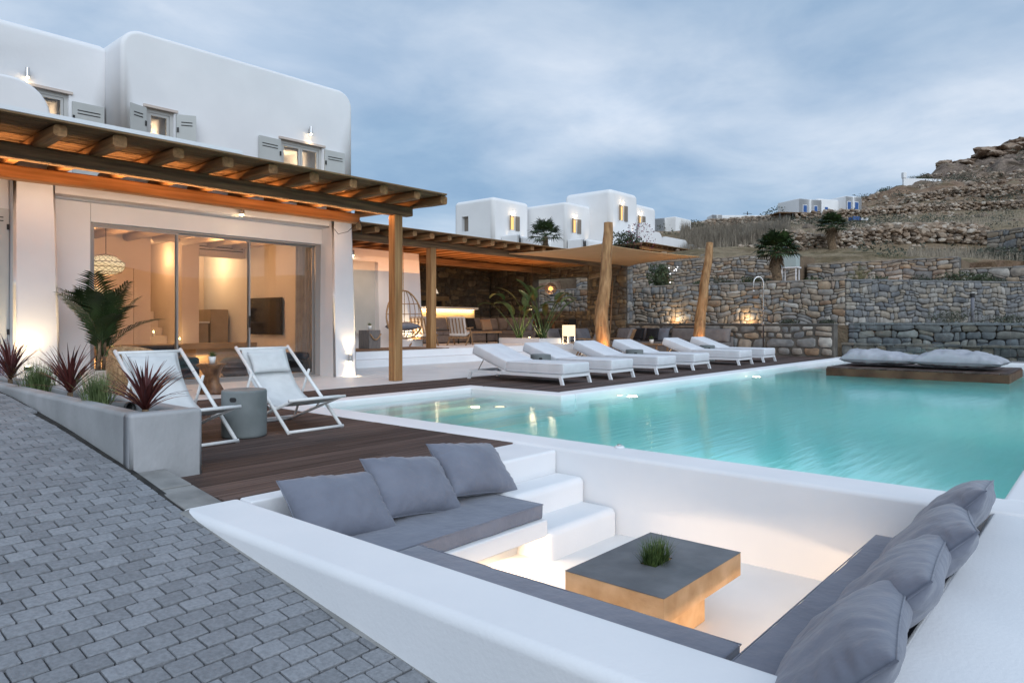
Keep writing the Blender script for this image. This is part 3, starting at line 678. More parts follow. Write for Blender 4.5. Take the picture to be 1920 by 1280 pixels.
# near wall: rounded outer top edge, corner at the deck
o = rbox('pit_near_wall', 1.86, 2.235, -.8, 4.205, -1.2, 0, .045, WHITES, kind='structure', seg=5, edges=lambda a, b: a.z > -.1 and b.z > -.1 or (a.y > 4 and b.y > 4))
rbox('pit_right_wall', 2.236, 4.896, -.85, .57, -1.2, 0, .03, WHITES, kind='structure', seg=4, edges=lambda a, b: a.z > -.1 and b.z > -.1 and abs(a.x-b.x) > .5)
o = rbox('pool_end_wall', 4.899, 8.5, -.85, .018, -1.6, -.004, .03, WHITES, kind='structure', seg=4)
rbox('pit_deck_wall', 2.237, 3.998, 4.055, 4.204, -1.2, -.005, .015, WHITES, kind='structure', seg=3)
rbox('stair_landing', 4.0, 4.896, 3.71, 4.206, -1.2, -.006, .025, WHITES, kind='structure', seg=3)
mb = MB()
for k, (y0, z) in enumerate([(3.405, -.195), (3.09, -.40)]): rbox('pit_step', 4.0, 4.896, y0, 3.72-.0015*k, -.9, z, .055, WHITES, kind='structure', seg=4)
# far pit wall face sits 4 cm in front of the pool coping

# seats (slab on a recessed base) around three sides
B_ = lambda *a: rbox('bench_slab', *a, .012, WHITE, kind='structure', seg=3)
B_(2.237, 3.985, 3.10, 4.053, -.43, -.31); B_(2.237, 2.76, 1.16, 3.098, -.43, -.31); B_(2.237, 4.80, .572, 1.158, -.43, -.31)
C_ = lambda *a: rbox('bench_base', *a, .008, WHITE, kind='structure', seg=2)
C_(2.237, 3.998, 3.40, 4.05, -.63, -.432); C_(2.237, 2.5, 1.0, 3.398, -.63, -.432); C_(2.502, 4.7, .575, .90, -.63, -.432)
for nm, lb, (x0, x1, y0, y1), dd in (('led_strip', 'warm light strip hidden under the bench beside the deck', (2.8, 3.78, 3.37, 3.385), (0, -1, -.5)),
                     ('led_strip', 'warm light strip hidden under the bench below the right-hand pillows', (2.8, 4.6, .915, .93), (0, 1, -.5)),
                     ('led_strip', 'warm light strip hidden under the bench along the near wall', (2.515, 2.53, 1.3, 3.2), (1, 0, -.5))):
    mb = MB(); mb.box(x0, x1, y0, y1, -.452, -.437); o = tag(obj(nm, mb, LED), lb, 'light strip', 'light strips under the pit benches')
    cx, cy = (x0+x1)/2, (y0+y1)/2; lng = max(x1-x0, y1-y0)
    a = area('led_strip_light', (cx+dd[0]*.04, cy+dd[1]*.04, -.455), dd, (26 if y0 > 3 else 10 if y0 < 1 else 6), lng, .03, (1, .70, .44))
    if x1-x0 < .1: a.rotation_euler = (Matrix.Rotation(0, 3, 'Z') @ Vector(dd).to_track_quat('-Z', 'Y').to_matrix() @ Matrix.Rotation(0, 3, 'Z')).to_euler()
def seat(lb, x0, x1, y0, y1, seed):
    t = thing('seat_cushion', lb, 'cushion', ((x0+x1)/2, (y0+y1)/2, -.308), group='long grey seat cushions in the pit')
    obj('pad', slab_mesh('pad', x0-(x0+x1)/2, x1-(x0+x1)/2, y0-(y0+y1)/2, y1-(y0+y1)/2, 0, .105, .014, FABG, .007, seed, 22), FABG, t)
    mb = MB(); a, b, c, d = x0-(x0+x1)/2, x1-(x0+x1)/2, y0-(y0+y1)/2, y1-(y0+y1)/2
    mb.tube([(a, c, .1), (b, c, .1), (b, d, .1), (a, d, .1), (a, c, .1)], .0035, 5); obj('piping', mb, FABG, t)
seat('long grey seat cushion on the bench under the three pillows by the deck', 2.25, 3.975, 3.135, 4.03, 1)
seat('grey seat cushion lying along the near white wall', 2.25, 2.775, 1.165, 3.12, 2)
seat('long grey seat cushion under the row of right-hand pillows', 2.25, 4.745, .60, 1.135, 3)
def pillow(lb, c, rot, w, d, t, seed, grp):
    o = thing('pillow', lb, 'pillow', c, rot=rot, group=grp)
    obj('cover', cushion_mesh('cover', w, d, t, FABG, 48, .009, .50, seed), FABG, o)
    mb = MB(); n = 40; pts = []
    for k in range(n+1):
        a = 2*PI*k/n; ca, sa = math.cos(a), math.sin(a); m_ = max(abs(ca), abs(sa)); X_, Y_ = ca/m_, sa/m_
        pts.append((w/2*X_*(1-.07*(1-Y_*Y_))*1.003, d/2*Y_*(1-.07*(1-X_*X_))*1.003, 0))
    mb.tube(pts, .004, 5, False); obj('piping', mb, FABG, o)
G1 = 'grey pillows leaning on the deck wall'; G2 = 'grey pillows leaning on the right-hand wall'
# leaning against the deck wall (+Y side): local X along the bench, local Y up
def prot(base, lean, spin): return (Matrix.Rotation(base, 4, 'Z') @ Matrix.Rotation(lean, 4, 'X') @ Matrix.Rotation(spin, 4, 'Z')).to_euler()
R_ = math.radians
pillow('grey pillow at the near corner, partly behind the white wall', (2.66, 3.74, -.07), prot(R_(-2), R_(42), R_(-5)), .68, .50, .25, 1, G1)
pillow('middle grey pillow of the three leaning on the deck wall', (3.26, 3.73, -.035), prot(R_(2), R_(43), R_(-9)), .66, .49, .24, 2, G1)
pillow('grey pillow nearest the white stairs', (3.88, 3.74, -.015), prot(R_(3), R_(42), R_(-10)), .66, .49, .24, 3, G1)
for k, x in enumerate((2.44, 3.10, 3.76, 4.40)):
    lb = ['big grey pillow at the bottom edge of the picture, nearest of the right-hand row', 'second grey pillow from the near end of the right-hand row', 'third grey pillow from the near end of the right-hand row', 'farthest grey pillow of the right-hand row, its tip against the pool'][k]
    pillow(lb, (x, .695, .012+.012*k), prot(R_(180+(5, 2, 5, -2)[k]), R_((45, 47, 45, 48)[k]), R_((6, 5, 7, 10)[k])), .98, .54, .215, 11+k, G2)
# coffee table
t = thing('coffee_table', 'square concrete coffee table with a tuft of grass in the seating pit', 'table', (3.54, 1.98, -.62))
o = rbox('tabletop', -.46, .46, -.30, .30, .372, .376, .0015, TABTOP, t, 1, cuts=[(-.10, .10, -.05, .05, .2, .5)])
o = rbox('slab_side', -.459, .459, -.299, .299, .24, .3715, .004, TABSIDE, t, 2, cuts=[(-.10, .10, -.05, .05, .30, .5)])
rbox('plinth', -.26, .26, -.17, .17, 0, .2395, .006, TABSIDE, t, 2)
g = thing('grass_tuft', 'green artificial grass tuft set in the coffee table', 'plant', (3.54, 1.98, -.315)); mb = MB(); rnd = random.Random(5)
for _ in range(420):
    blade(mb, (rnd.uniform(-.085, .085), rnd.uniform(-.038, .038), 0), rnd.uniform(0, 2*PI), abs(rnd.gauss(0, .28)), rnd.uniform(.13, .23), .0065, rnd.uniform(.1, .9), 4)
obj('grass_blades', mb, TURF, g, True, kind='stuff')
mb = MB(); mb.box(-.095, .095, -.046, .046, -.004, .02); obj('soil', mb, SOIL, g)

# ================================================================== LEFT PLANTER
PL = thing('concrete_planter', 'long grey concrete planter tapering into the paved ramp', 'planter', (2.16, 5.05, 0))
def pf(p):    # outer side leans with the ramp: x from 1.92 to 2.08
    return p
o = rbox('planter_wall', 0, 1, 0, 1, 0, 1, .001, CONC, PL, 1); bpy.data.objects.remove(o)
mb = MB()
o = rbox('long_wall', -.24, -.10, .125, 6.9, -.3, .475, .03, CONC, PL, 4, edges=lambda a, b: a.z > .4 and b.z > .4)
o.rotation_euler = (0, 0, -.018)
rbox('inner_wall', .125, .25, .126, 6.8, -.3, .470, .03, CONC, PL, 4, edges=lambda a, b: a.z > .4 and b.z > .4)
rbox('front_wall', -.245, .25, 0, .124, -.3, .477, .028, CONC, PL, 4, edges=lambda a, b: a.z > .4 and b.z > .4 or (abs(a.z-b.z) > .5 and a.y < .01))
mb = MB(); mb.box(-.12, .13, .1, 6.8, .2, .40); obj('soil', mb, SOIL, PL)

# ================================================================== HOUSE
H = thing('white_house', 'large white plastered house with rounded roof edges and sliding glass doors', 'house', (6, 12.5, 0))
def hp(nm, *a, **k):
    o = rbox(nm, *a, parent=H, **k); o.location = (-6, -12.5, 0); return o
top = lambda a, b: (a.z > 5 and b.z > 5) or (abs(a.z-b.z) > 1)
profbox('upper_wall', 4.41, 8.86, 12.0, 17.0, 3.36, 5.82, .32, .07, WHITE, H, org=(-6, -12.5, 0),
   cuts=[(4.79, 5.24, 11.9, 13.3, 3.55, 4.60), (7.22, 8.14, 11.9, 13.4, 3.40, 4.56)])
hp('upper_wall', -4.0, 4.408, 12.67, 17.0, 3.36, 5.66, .12, WHITE, seg=5, edges=lambda a, b: a.z > 5 and b.z > 5, cuts=[(3.30, 3.88, 12.5, 13.9, 3.4, 4.72)])
profbox('parapet', -4.0, 3.44, 11.98, 12.30, 3.47, 4.62, .5, .05, WHITE, H, left=False, org=(-6, -12.5, 0))
hp('roof_slab', -4.0, 8.84, 12.31, 18.3, 3.10, 3.355, .01, WHITE, seg=1)
hp('ceiling', 3.2, 8.619, 12.63, 18.0, 2.955, 3.098, .004, INWALL, seg=1)
hp('lintel_wall', 3.50, 8.40, 12.10, 12.62, 3.0, 3.36, .05, WHITE, seg=4, edges=lambda a, b: a.z < 3.1 and b.z < 3.1 and a.y < 12.2 and b.y < 12.2)
hp('door_wall', 3.50, 4.09, 12.36, 12.62, -.1, 2.998, .01, WHITE, seg=1)
hp('door_wall', 4.091, 8.40, 12.36, 12.62, 2.69, 2.998, .008, WHITE, seg=1)
bat = lambda p: (p.x+(.05 if p.x > 8.6 or (p.x > 3.2 and p.x < 4) else -.02)*(3.3-p.z)/3.3, p.y-.10*(3.3-p.z)/3.3*(1 if p.y < 12.3 else 0), p.z)
hp('pillar', 8.37, 8.86, 12.0, 12.64, -.1, 3.358, .05, WHITES, seg=4, edges=lambda a, b: abs(a.z-b.z) > 1, fn=bat)
hp('pillar', 2.97, 3.50, 12.0, 12.64, -.1, 3.46, .05, WHITES, seg=4, edges=lambda a, b: abs(a.z-b.z) > 1, fn=bat)
hp('front_wall', -4.0, 2.966, 12.16, 12.5, -.1, 3.46, .02, WHITES, seg=1)
hp('side_wall', 8.62, 8.85, 12.642, 18.2, -.1, 3.098, .01, WHITE, seg=1)
hp('back_wall', 3.0, 6.44, 15.9, 16.1, 0, 2.953, .008, INWALL, seg=1)
hp('back_wall', 7.11, 7.50, 15.9, 16.1, 0, 2.953, .008, INWALL, seg=1)
hp('back_wall', 6.441, 7.109, 15.9, 16.1, 2.90, 2.953, .005, INWALL, seg=1)
hp('back_wall', 7.501, 8.619, 15.9, 16.1, 2.62, 2.953, .005, INWALL, seg=1)
hp('back_wall', 7.501, 8.619, 15.9, 16.1, 0.03, .62, .005, INWALL, seg=1)
hp('back_wall', 6.0, 8.619, 18.0, 18.2, 0, 2.953, .008, INWALL, seg=1)
hp('partition', 7.12, 7.48, 16.102, 17.99, 0, 2.953, .008, INWALL, seg=1)
hp('partition', 6.0, 6.43, 16.102, 17.99, 0, 2.953, .008, INWALL, seg=1)
hp('partition', 2.98, 3.2, 12.65, 15.9, 0, 2.953, .008, INWALL, seg=1)
FLI = M('interior_floor', (.46, .40, .34), (.54, .47, .40), scale=1, rough=.25)
hp('room_floor', 3.21, 8.618, 12.63, 17.99, -.1, .03, .002, FLI, seg=1)
for k in range(9):     # white round ceiling beams
    mb = MB(); x = 3.55+k*.6; mb.tube([(x-6, .13, 2.90), (x-6, 3.38, 2.90)], .09, 12); o = obj('ceiling_beam', mb, INWALL, H, True)
for k in range(8):     # stairs rising behind the opening
    z = .03+.19*(k+1); hp('stair', 6.44, 7.115, 15.95+.24*k, 17.98, .03 if k == 0 else z-.19, z, .006, INWALL, seg=1)
# door frame
f = MB(); 
for x0, x1 in ((4.09, 4.13), (8.24, 8.37)): f.box(x0-6, x1-6, -.10, .04, .01, 2.689)
f.box(4.13-6, 8.24-6, -.10, .04, 2.655, 2.689); f.box(4.13-6, 8.24-6, -.10, .04, .005, .045)
obj('door_frame', f, ALU, H)
for k, (x0, x1, y) in enumerate(((4.13, 5.49, -.07), (5.45, 6.85, -.04), (6.81, 8.24, -.01))):
    f = MB(); 
    for a, b in ((x0, x0+.03), (x1-.03, x1)): f.box(a-6, b-6, y-.013, y+.013, .046, 2.654)
    f.box(x0+.03-6, x1-.03-6, y-.013, y+.013, .046, .09); f.box(x0+.03-6, x1-.03-6, y-.013, y+.013, 2.62, 2.654)
    d = obj('sliding_door', f, ALU, H)
    g = MB(); g.box(x0+.03-6, x1-.03-6, y-.003, y+.003, .09, 2.62); obj('pane', g, GLASS, d)
    if k == 1: g = MB(); g.box(x1-.035-6, x1-.015-6, y-.04, y-.016, 1.0, 1.22); obj('handle', g, BLACK, d)
# windows upstairs
FRAM = M('grey_window_frame', (.50, .50, .485), rough=.5)
def hwindow(x0, x1, y, z0, z1, sashes, glow):
    f = MB(); w = .055; X0, X1, Y = x0-6, x1-6, y-12.5
    f.box(X0, X0+w, Y+.05, Y+.12, z0, z1); f.box(X1-w, X1, Y+.05, Y+.12, z0, z1); f.box(X0+w, X1-w, Y+.05, Y+.12, z1-w, z1); f.box(X0+w, X1-w, Y+.05, Y+.12, z0, z0+w)
    wd = obj('window', f, FRAM, H)
    n = sashes; sw = (X1-X0-2*w)/n
    for i in range(n):
        a = X0+w+i*sw; b = a+sw; s = MB(); q = .045
        s.box(a+.004, a+q, Y+.065, Y+.105, z0+w, z1-w); s.box(b-q, b-.004, Y+.065, Y+.105, z0+w, z1-w); s.box(a+q, b-q, Y+.065, Y+.105, z1-w-q, z1-w); s.box(a+q, b-q, Y+.065, Y+.105, z0+w, z0+w+q); obj('sash', s, FRAM, wd)
        s = MB(); s.box(a+q, b-q, Y+.083, Y+.088, z0+w+q, z1-w-q); obj('pane', s, GLASS, wd)
    s = MB(); s.box(X0-.05, X1+.05, Y-.03, Y-.002, z1+.003, z1+.045); obj('hood', s, POTB, wd)
    l = point('room_lamp', ((x0+x1)/2, y+.75, z1-.25), glow, (1, .70, .42), .08)
hwindow(4.79, 5.24, 12.0, 3.55, 4.60, 1, 9); hwindow(7.22, 8.14, 12.0, 3.40, 4.56, 2, 22); hwindow(3.30, 3.88, 12.67, 3.4, 4.72, 1, 7)
def shutter(hx, y, z0, z1, w, ang, side, mat=SHUT, par=None, org=(6, 12.5, 0)):
    """shutter leaf hinged at hx; side +1 opens to the right"""
    par = par or H
    s = MB(); t = .035
    def T(a, b, z): return (hx-org[0]+side*a*math.cos(ang)-b*0, y-org[1]-a*math.sin(ang)-b, z)
    def bx(a0, a1, b0, b1, c0, c1):
        v = [T(a, b, c) for c in (c0, c1) for b in (b0, b1) for a in (a0, a1)]
        s.add(v, [(0, 2, 3, 1), (4, 5, 7, 6), (0, 1, 5, 4), (2, 6, 7, 3), (0, 4, 6, 2), (1, 3, 7, 5)])
    bx(0, w, .005, .005+t, z0, z1); o = obj('shutter', s, mat, par)
    s = MB()
    for dz in (.12, .17): s = MB(); bx(.07, w-.06, t+.006, t+.011, z1-dz-.014, z1-dz); obj('slot', s, SLOT, o)
    s = MB(); bx(.0, .03, t+.006, t+.02, z1-.30, z1-.22); obj('hinge', s, BLACK, o); s = MB(); bx(.0, .03, t+.006, t+.02, z0+.2, z0+.28); obj('hinge', s, BLACK, o)
shutter(7.20, 12.0, 3.42, 4.53, .45, .04, -1); shutter(8.17, 12.0, 3.42, 4.53, .46, .04, 1)
shutter(4.78, 12.0, 3.57, 4.58, .30, .35, -1); shutter(5.26, 12.0, 3.57, 4.58, .30, .5, 1)
shutter(3.92, 12.67, 3.42, 4.62, .46, .02, 1); shutter(2.95, 12.16, .72, 2.73, .62, .01, -1)
# pictures on the upstairs walls
for x, y, z in ((5.0, 13.27, 4.2), (7.75, 13.37, 4.15), (3.7, 13.87, 4.3)):
    t = thing('picture_frame', {5.0: 'small dark picture inside the narrow upper window', 7.75: 'small picture inside the two-pane upper window', 3.7: 'small picture inside the far-left upper window'}[x], 'picture', (x, y, z))
    m_ = MB(); m_.box(-.12, .12, -.02, 0, -.16, .16); obj('frame', m_, FRAM, t); m_ = MB(); m_.box(-.09, .09, -.025, -.021, -.13, .13); obj('print', m_, BLUE, t)
def wall_lamp(loc, lb, pw, down=True, both=False, s=.04, grp=None, outd=(0, -1, 0), mt=STEEL):
    t = thing('wall_lamp', lb, 'wall lamp', loc, group=grp)
    m_ = MB(); m_.lathe([(s, -.07), (s, .07), (s*.8, .07), (s*.8, -.07)], 14, (0, -.06, 0)); m_.box(-.02, .02, -.06, 0, -.03, .03); obj('housing', m_, mt, t, False)
    m_ = MB()
    m_.lathe([(.001, -.07-s*.8), (s*.55, -.07-s*.5), (s*.7, -.07), (.001, -.066)], 12, (0, -.06, 0)); obj('bulb', m_, BULB, t)
    if down or both: spot('lamp_beam', (0, -.06, -.115), (0, .10, -1), pw, 95, WARM2, .03, .9, t)
    if both:
        m_ = MB(); m_.lathe([(.001, .055), (s*.75, .055), (s*.75, .062), (.001, .062)], 12, (0, -.06, 0)); obj('bulb', m_, BULB, t)
        spot('lamp_beam', (0, -.06, .075), (0, .10, 1), pw, 85, WARM2, .03, .9, t)
    return t
wall_lamp((7.82, 11.98, 4.83), 'small bright lamp above the two-pane upper window', 5, s=.03)
wall_lamp((3.30, 12.65, 4.90), 'small bright lamp above the far-left upper window', 5, s=.03)
wall_lamp((6.45, 12.08, 3.12), 'lit spotlight under the beam above the sliding doors', 22, s=.045)
wall_lamp((8.70, 11.91, .37), 'up and down lamp glowing on the right white pillar', 30, both=True, s=.045)
t = thing('garden_uplight', 'small ground light glowing in the planter against the left pillar', 'ground light', (3.05, 11.62, .42)); mb = MB(); mb.lathe([(.05, 0), (.05, .05), (.035, .06), (.001, .06)], 14); obj('housing', mb, BLACK, t); mb = MB(); mb.lathe([(.001, .062), (.03, .062), (.03, .066), (.001, .066)], 12); obj('bulb', mb, BULB, t)
spot('uplight_beam', (0, 0, .09), (.12, .42, 1), 30, 110, WARM2, .05, .9, t); point('uplight_spill', (.1, -.02, .12), 2.5, WARM2, .06, t)
# ---------------------------------------------------------------- the lit living room
point('room_lamp', (4.6, 14.2, 2.2), 58, (1, .46, .18), .15); point('room_lamp', (7.0, 14.2, 2.5), 46, (1, .46, .17), .15)
point('stair_lamp', (6.8, 16.6, 2.6), 22, (1, .55, .25), .1); point('kitchen_lamp', (8.0, 17.0, 2.6), 44, (1, .60, .28), .1); spot('tv_wall_wash', (8.35, 14.2, 2.95), (.3, 0, -1), 95, 100, (1, .60, .22), .05, .9)
area('bench_glow', (6.2, 15.3, .35), (0, .4, -1), 14, 2.6, .1, (1, .55, .2))
t = thing('television', 'wide black television on the right wall of the living room', 'television', (8.55, 14.85, 1.24)); mb = MB(); mb.box(-.03, .02, -.68, .68, -.42, .42); obj('case', mb, BLACK, t); mb = MB(); mb.box(-.034, -.031, -.66, .66, -.40, .40); obj('screen', mb, SCREEN, t); mb = MB(); mb.box(.021, .069, -.1, .1, -.1, .1); obj('bracket', mb, BLACK, t)
REFL = M('grey_reflection_tone', (.42, .44, .47), (.52, .54, .57), scale=6, rough=.9)
t = thing('reflection_cloth', 'grey cloth panel standing in for a glass reflection at the right end of the living room', 'reflection_cloth', (8.48, 13.15, .04)); mb = MB(); v = []; f_ = []  # cloth added to stand for a bluish reflection in the door glass
for i in range(41):
    a = i/40; v += [(.05*math.sin(a*40), -.38+.76*a, 0), (.035*math.sin(a*40+.4), -.38+.76*a, 2.75)]
for i in range(40): f_.append((2*i, 2*i+2, 2*i+3, 2*i+1))
mb.add(v, f_); obj('cloth', mb, REFL, t, True); mb = MB(); mb.bar((0, -.42, 2.78), (0, .42, 2.78), .03); obj('rail', mb, ALU, t)
t = thing('interior_door', 'cream panel door in the back wall of the living room', 'door', (5.65, 15.89, .03)); mb = MB(); mb.box(-.42, .42, -.03, 0, 0, 2.2); obj('leaf', mb, INWALL, t); mb = MB(); mb.box(-.50, -.425, -.05, 0, 0, 2.28); mb.box(.425, .5, -.05, 0, 0, 2.28); mb.box(-.425, .425, -.05, 0, 2.205, 2.28); obj('door_casing', mb, INWALL, t); mb = MB(); mb.box(.3, .36, -.07, -.031, .98, 1.0); obj('handle', mb, STEEL, t)
PLAS = M('polished_plaster', (.30, .24, .17), (.42, .34, .25), scale=2, rough=.4)
t = thing('hearth_bench', 'long low plastered bench along the back wall of the living room', 'bench', (6.3, 15.62, .03)); mb = MB(); mb.box(-1.8, 2.3, -.28, .26, .48, .60); obj('bench_top', mb, PLAS, t); mb = MB(); mb.box(-1.8, -.2, -.2, .26, 0, .479); mb.box(.9, 2.3, -.2, .26, 0, .479); mb.box(-.199, .899, .2, .26, 0, .479); obj('base', mb, PLAS, t)
t = thing('kitchen_counter', 'plastered counter in the kitchen niche behind the living room', 'counter', (7.95, 16.9, .03)); mb = MB(); mb.box(-.42, .1, -.3, .3, 0, 1.05); obj('cabinet', mb, PLAS, t); mb = MB(); mb.box(-.45, .12, -.33, .33, 1.051, 1.09); obj('worktop', mb, POTW, t); mb = MB(); mb.box(.16, .6, -.3, .3, 0, 1.38); obj('cabinet', mb, PLAS, t)
t = thing('coffee_machine', 'dark appliance standing on the kitchen counter', 'appliance', (7.72, 16.8, 1.12)); mb = MB(); mb.box(-.09, .09, -.1, .1, 0, .03); mb.box(-.09, .09, .02, .1, .03, .26); mb.box(-.09, .09, -.1, .1, .26, .34); obj('body', mb, BLACK, t); mb = MB(); mb.lathe([(.035, .03), (.04, .14), (.03, .15)], 12, (0, -.04, 0)); obj('jug', mb, SCREEN, t)
t = thing('kitchen_window', 'small window at the back of the kitchen', 'window', (8.2, 17.98, 1.3)); mb = MB(); mb.box(-.26, -.2, -.04, 0, 0, 1.15); mb.box(.2, .26, -.04, 0, 0, 1.15); mb.box(-.2, .2, -.04, 0, 0, .06); mb.box(-.2, .2, -.04, 0, 1.09, 1.15); obj('frame', mb, FRAM, t); mb = MB(); mb.box(-.2, .2, -.02, -.01, .06, 1.09); obj('pane', mb, emat('evening_window_glow', (.25, .36, .50), .55), t)  # pane glows by itself in place of evening sky outside
t = thing('air_vent', 'long slotted air vent above the kitchen opening', 'vent', (8.05, 15.89, 2.80)); mb = MB(); mb.box(-.55, .5, -.012, 0, .03, .05); mb.box(-.55, .5, -.012, 0, -.04, -.02); obj('slot', mb, SLOT, t); mb = MB(); mb.box(-.58, .53, -.006, 0, -.07, .075); obj('grille', mb, INWALL, t)
def sofa_part(t, nm, *a, mat=FABT, r=.05): return rbox(nm, *a, r, mat, t, 3)
NAVY = M('navy_fabric', (.03, .04, .06), (.05, .06, .085), scale=5, rough=.9)
t = thing('indoor_sofa', 'low dark blue sofa just inside the glass doors', 'sofa', (6.0, 13.7, .03)); sofa_part(t, 'base', -.6, .3, -.4, .4, .02, .24, mat=NAVY); sofa_part(t, 'seat_pad', -.6, .3, -.38, .38, .245, .40, mat=NAVY); sofa_part(t, 'backrest', -.6, .3, .405, .6, .02, .62, mat=NAVY)
t = thing('pouf', 'round grey fabric pouf inside the middle glass door', 'pouf', (7.15, 13.4, .03)); mb = MB(); mb.lathe([(.001, 0), (.3, .01), (.37, .08), (.39, .17), (.37, .27), (.3, .35), (.15, .385), (.001, .39)], 32); obj('cover', mb, FABTD, t, True); mb = MB(); mb.lathe([(.391, .165), (.396, .17), (.391, .175)], 32); obj('piping', mb, NAVY, t)
t = thing('indoor_ottoman', 'black bench seat inside the right glass door', 'seat', (8.0, 12.95, .03)); sofa_part(t, 'base', -.32, .32, -.2, .25, .05, .30, mat=FABK); sofa_part(t, 'seat_pad', -.33, .33, -.22, .27, .305, .45, mat=NAVY)
# candles on the stairs
for k, (x, y, z) in enumerate(((6.62, 16.20, .79), (6.98, 15.72, .64), (6.98, 16.05, .415), (6.6, 16.9, 1.55))):
    t = thing('candle_lantern', ['candle glowing midway up the indoor stairs', 'candle glowing on the bench beside the indoor stairs', 'candle glowing on a low indoor step', 'candle glowing high in the indoor stair recess'][k], 'candle', (x, y, z), group='candles on the indoor stairs')
    mb = MB(); mb.lathe([(.03, 0), (.03, .07), (.001, .07)], 12); obj('candle', mb, POTW, t); mb = MB(); mb.lathe([(.001, .075), (.016, .085), (.012, .11), (.001, .13)], 8); obj('flame', mb, emat('candle_flame', (1, .7, .3), 14), t)
    point('candle_light', (0, 0, .18), 1.6, (1, .6, .25), .03, t)
def pendant(loc, top, prof, lb, nm='pendant_lamp', mat=SHADE, pw=12, grp=None, n=24, lattice=None, core=.0):
    t = thing(nm, lb, 'lamp', loc, group=grp)
    if core:
        mb = MB(); mb.lathe([(.001, -core), (core*.8, -core*.5), (core, 0), (core*.8, core*.5), (.001, core)], 16); obj('glow_core', mb, mat, t, True)
    else: mb = MB(); mb.lathe(prof, n); obj('lamp_shade', mb, mat, t, True)
    if lattice:
        mb = MB()
        for k in range(18):
            for tw in (.5, -.5):
                mb.tube([(r*1.02*math.cos(k*PI/9+tw*i), r*1.02*math.sin(k*PI/9+tw*i), z) for i, (r, z) in enumerate(prof)], .0045, 4, False)
        for r, z in prof: mb.tube([(r*1.02*math.cos(q), r*1.02*math.sin(q), z) for q in np.linspace(0, 2*PI, 25)], .006, 4, False)
        obj('woven_cage', mb, lattice, t, True)
    mb = MB(); mb.tube([(0, 0, prof[-1][1]), (0, 0, top-loc[2])], .006, 6); obj('cable', mb, BLACK, t)
    mb = MB(); mb.lathe([(.001, -.02), (.03, 0), (.03, .03), (.001, .05)], 10); obj('bulb', mb, BULB, t)
    point('pendant_light', (0, 0, -.27), pw, WARM2, .1, t); return t
WSH = emat('woven_shade_glow', (1, .74, .42), 1.15)
pendant((4.78, 13.7, 2.12), 3.0, [(.12, -.17), (.24, -.13), (.31, -.04), (.29, .05), (.15, .16), (.03, .19)], 'large glowing woven pendant lamp behind the left glass door', mat=WSH, pw=8, lattice=RATTAN, grp='woven pendants in the living room')
pendant((4.55, 13.9, 1.66), 3.0, [(.1, -.13), (.2, -.10), (.26, -.02), (.22, .06), (.1, .13), (.02, .15)], 'smaller glowing woven pendant lamp hanging lowest behind the left glass door', mat=WSH, pw=6, lattice=RATTAN, grp='woven pendants in the living room')
t = thing('ceiling_spot', 'bright spotlight on the living room ceiling', 'spotlight', (5.05, 13.5, 2.86)); mb = MB(); mb.lathe([(.03, 0), (.03, .09), (.01, .1)], 12); obj('housing', mb, STEEL, t); mb = MB(); mb.lathe([(.001, -.012), (.028, -.01), (.028, -.002), (.001, -.001)], 12); obj('bulb', mb, BULB, t)

# ---- second white wing with its door
H2 = thing('white_wing', 'lower white wing with a grey door beyond the pillar', 'house', (11.8, 16.4, .37))
bat2 = lambda p: (p.x+(.10*(3-p.z)/3 if p.x > 2 else 0), p.y-(.08*(3-p.z)/3 if p.y < .1 else 0), p.z)
rbox('wall', -2.9, 2.80, -.03, .5, 0, 2.83, .06, WHITES, H2, 4, edges=lambda a, b: abs(a.z-b.z) > 1, fn=bat2, cuts=[(-.55, 1.18, -.5, .33, -.1, 2.48)])
rbox('side_wall', 2.55, 2.78, .505, 5.2, 0, 2.83, .01, WHITES, H2, 1)
mb = MB(); mb.box(-.54, -.46, .18, .26, 0, 2.46); mb.box(.18, .26, .18, .26, 0, 2.46); mb.box(-.46, .18, .18, .26, 2.38, 2.46); mb.box(-.46, .18, .18, .26, 0, .10); d = obj('door', mb, FRAM, H2); mb = MB(); mb.box(-.46, .18, .21, .22, .10, 2.38); obj('pane', mb, GLASS, d); mb = MB(); mb.box(.2, .22, .14, .179, .95, 1.2); obj('handle', mb, STEEL, d)
shutter(12.12, 16.6, .40, 2.78, .80, .18, 1, par=H2, org=(11.8, 16.4, .37))
wall_lamp((12.05, 16.36, 3.05), 'small unlit grey lamp on the white wing above its door', 0.01, s=.04)
spot('wing_uplight', (14.1, 15.95, .45), (.1, .5, 1), 55, 100, WARM2, .05, .9)

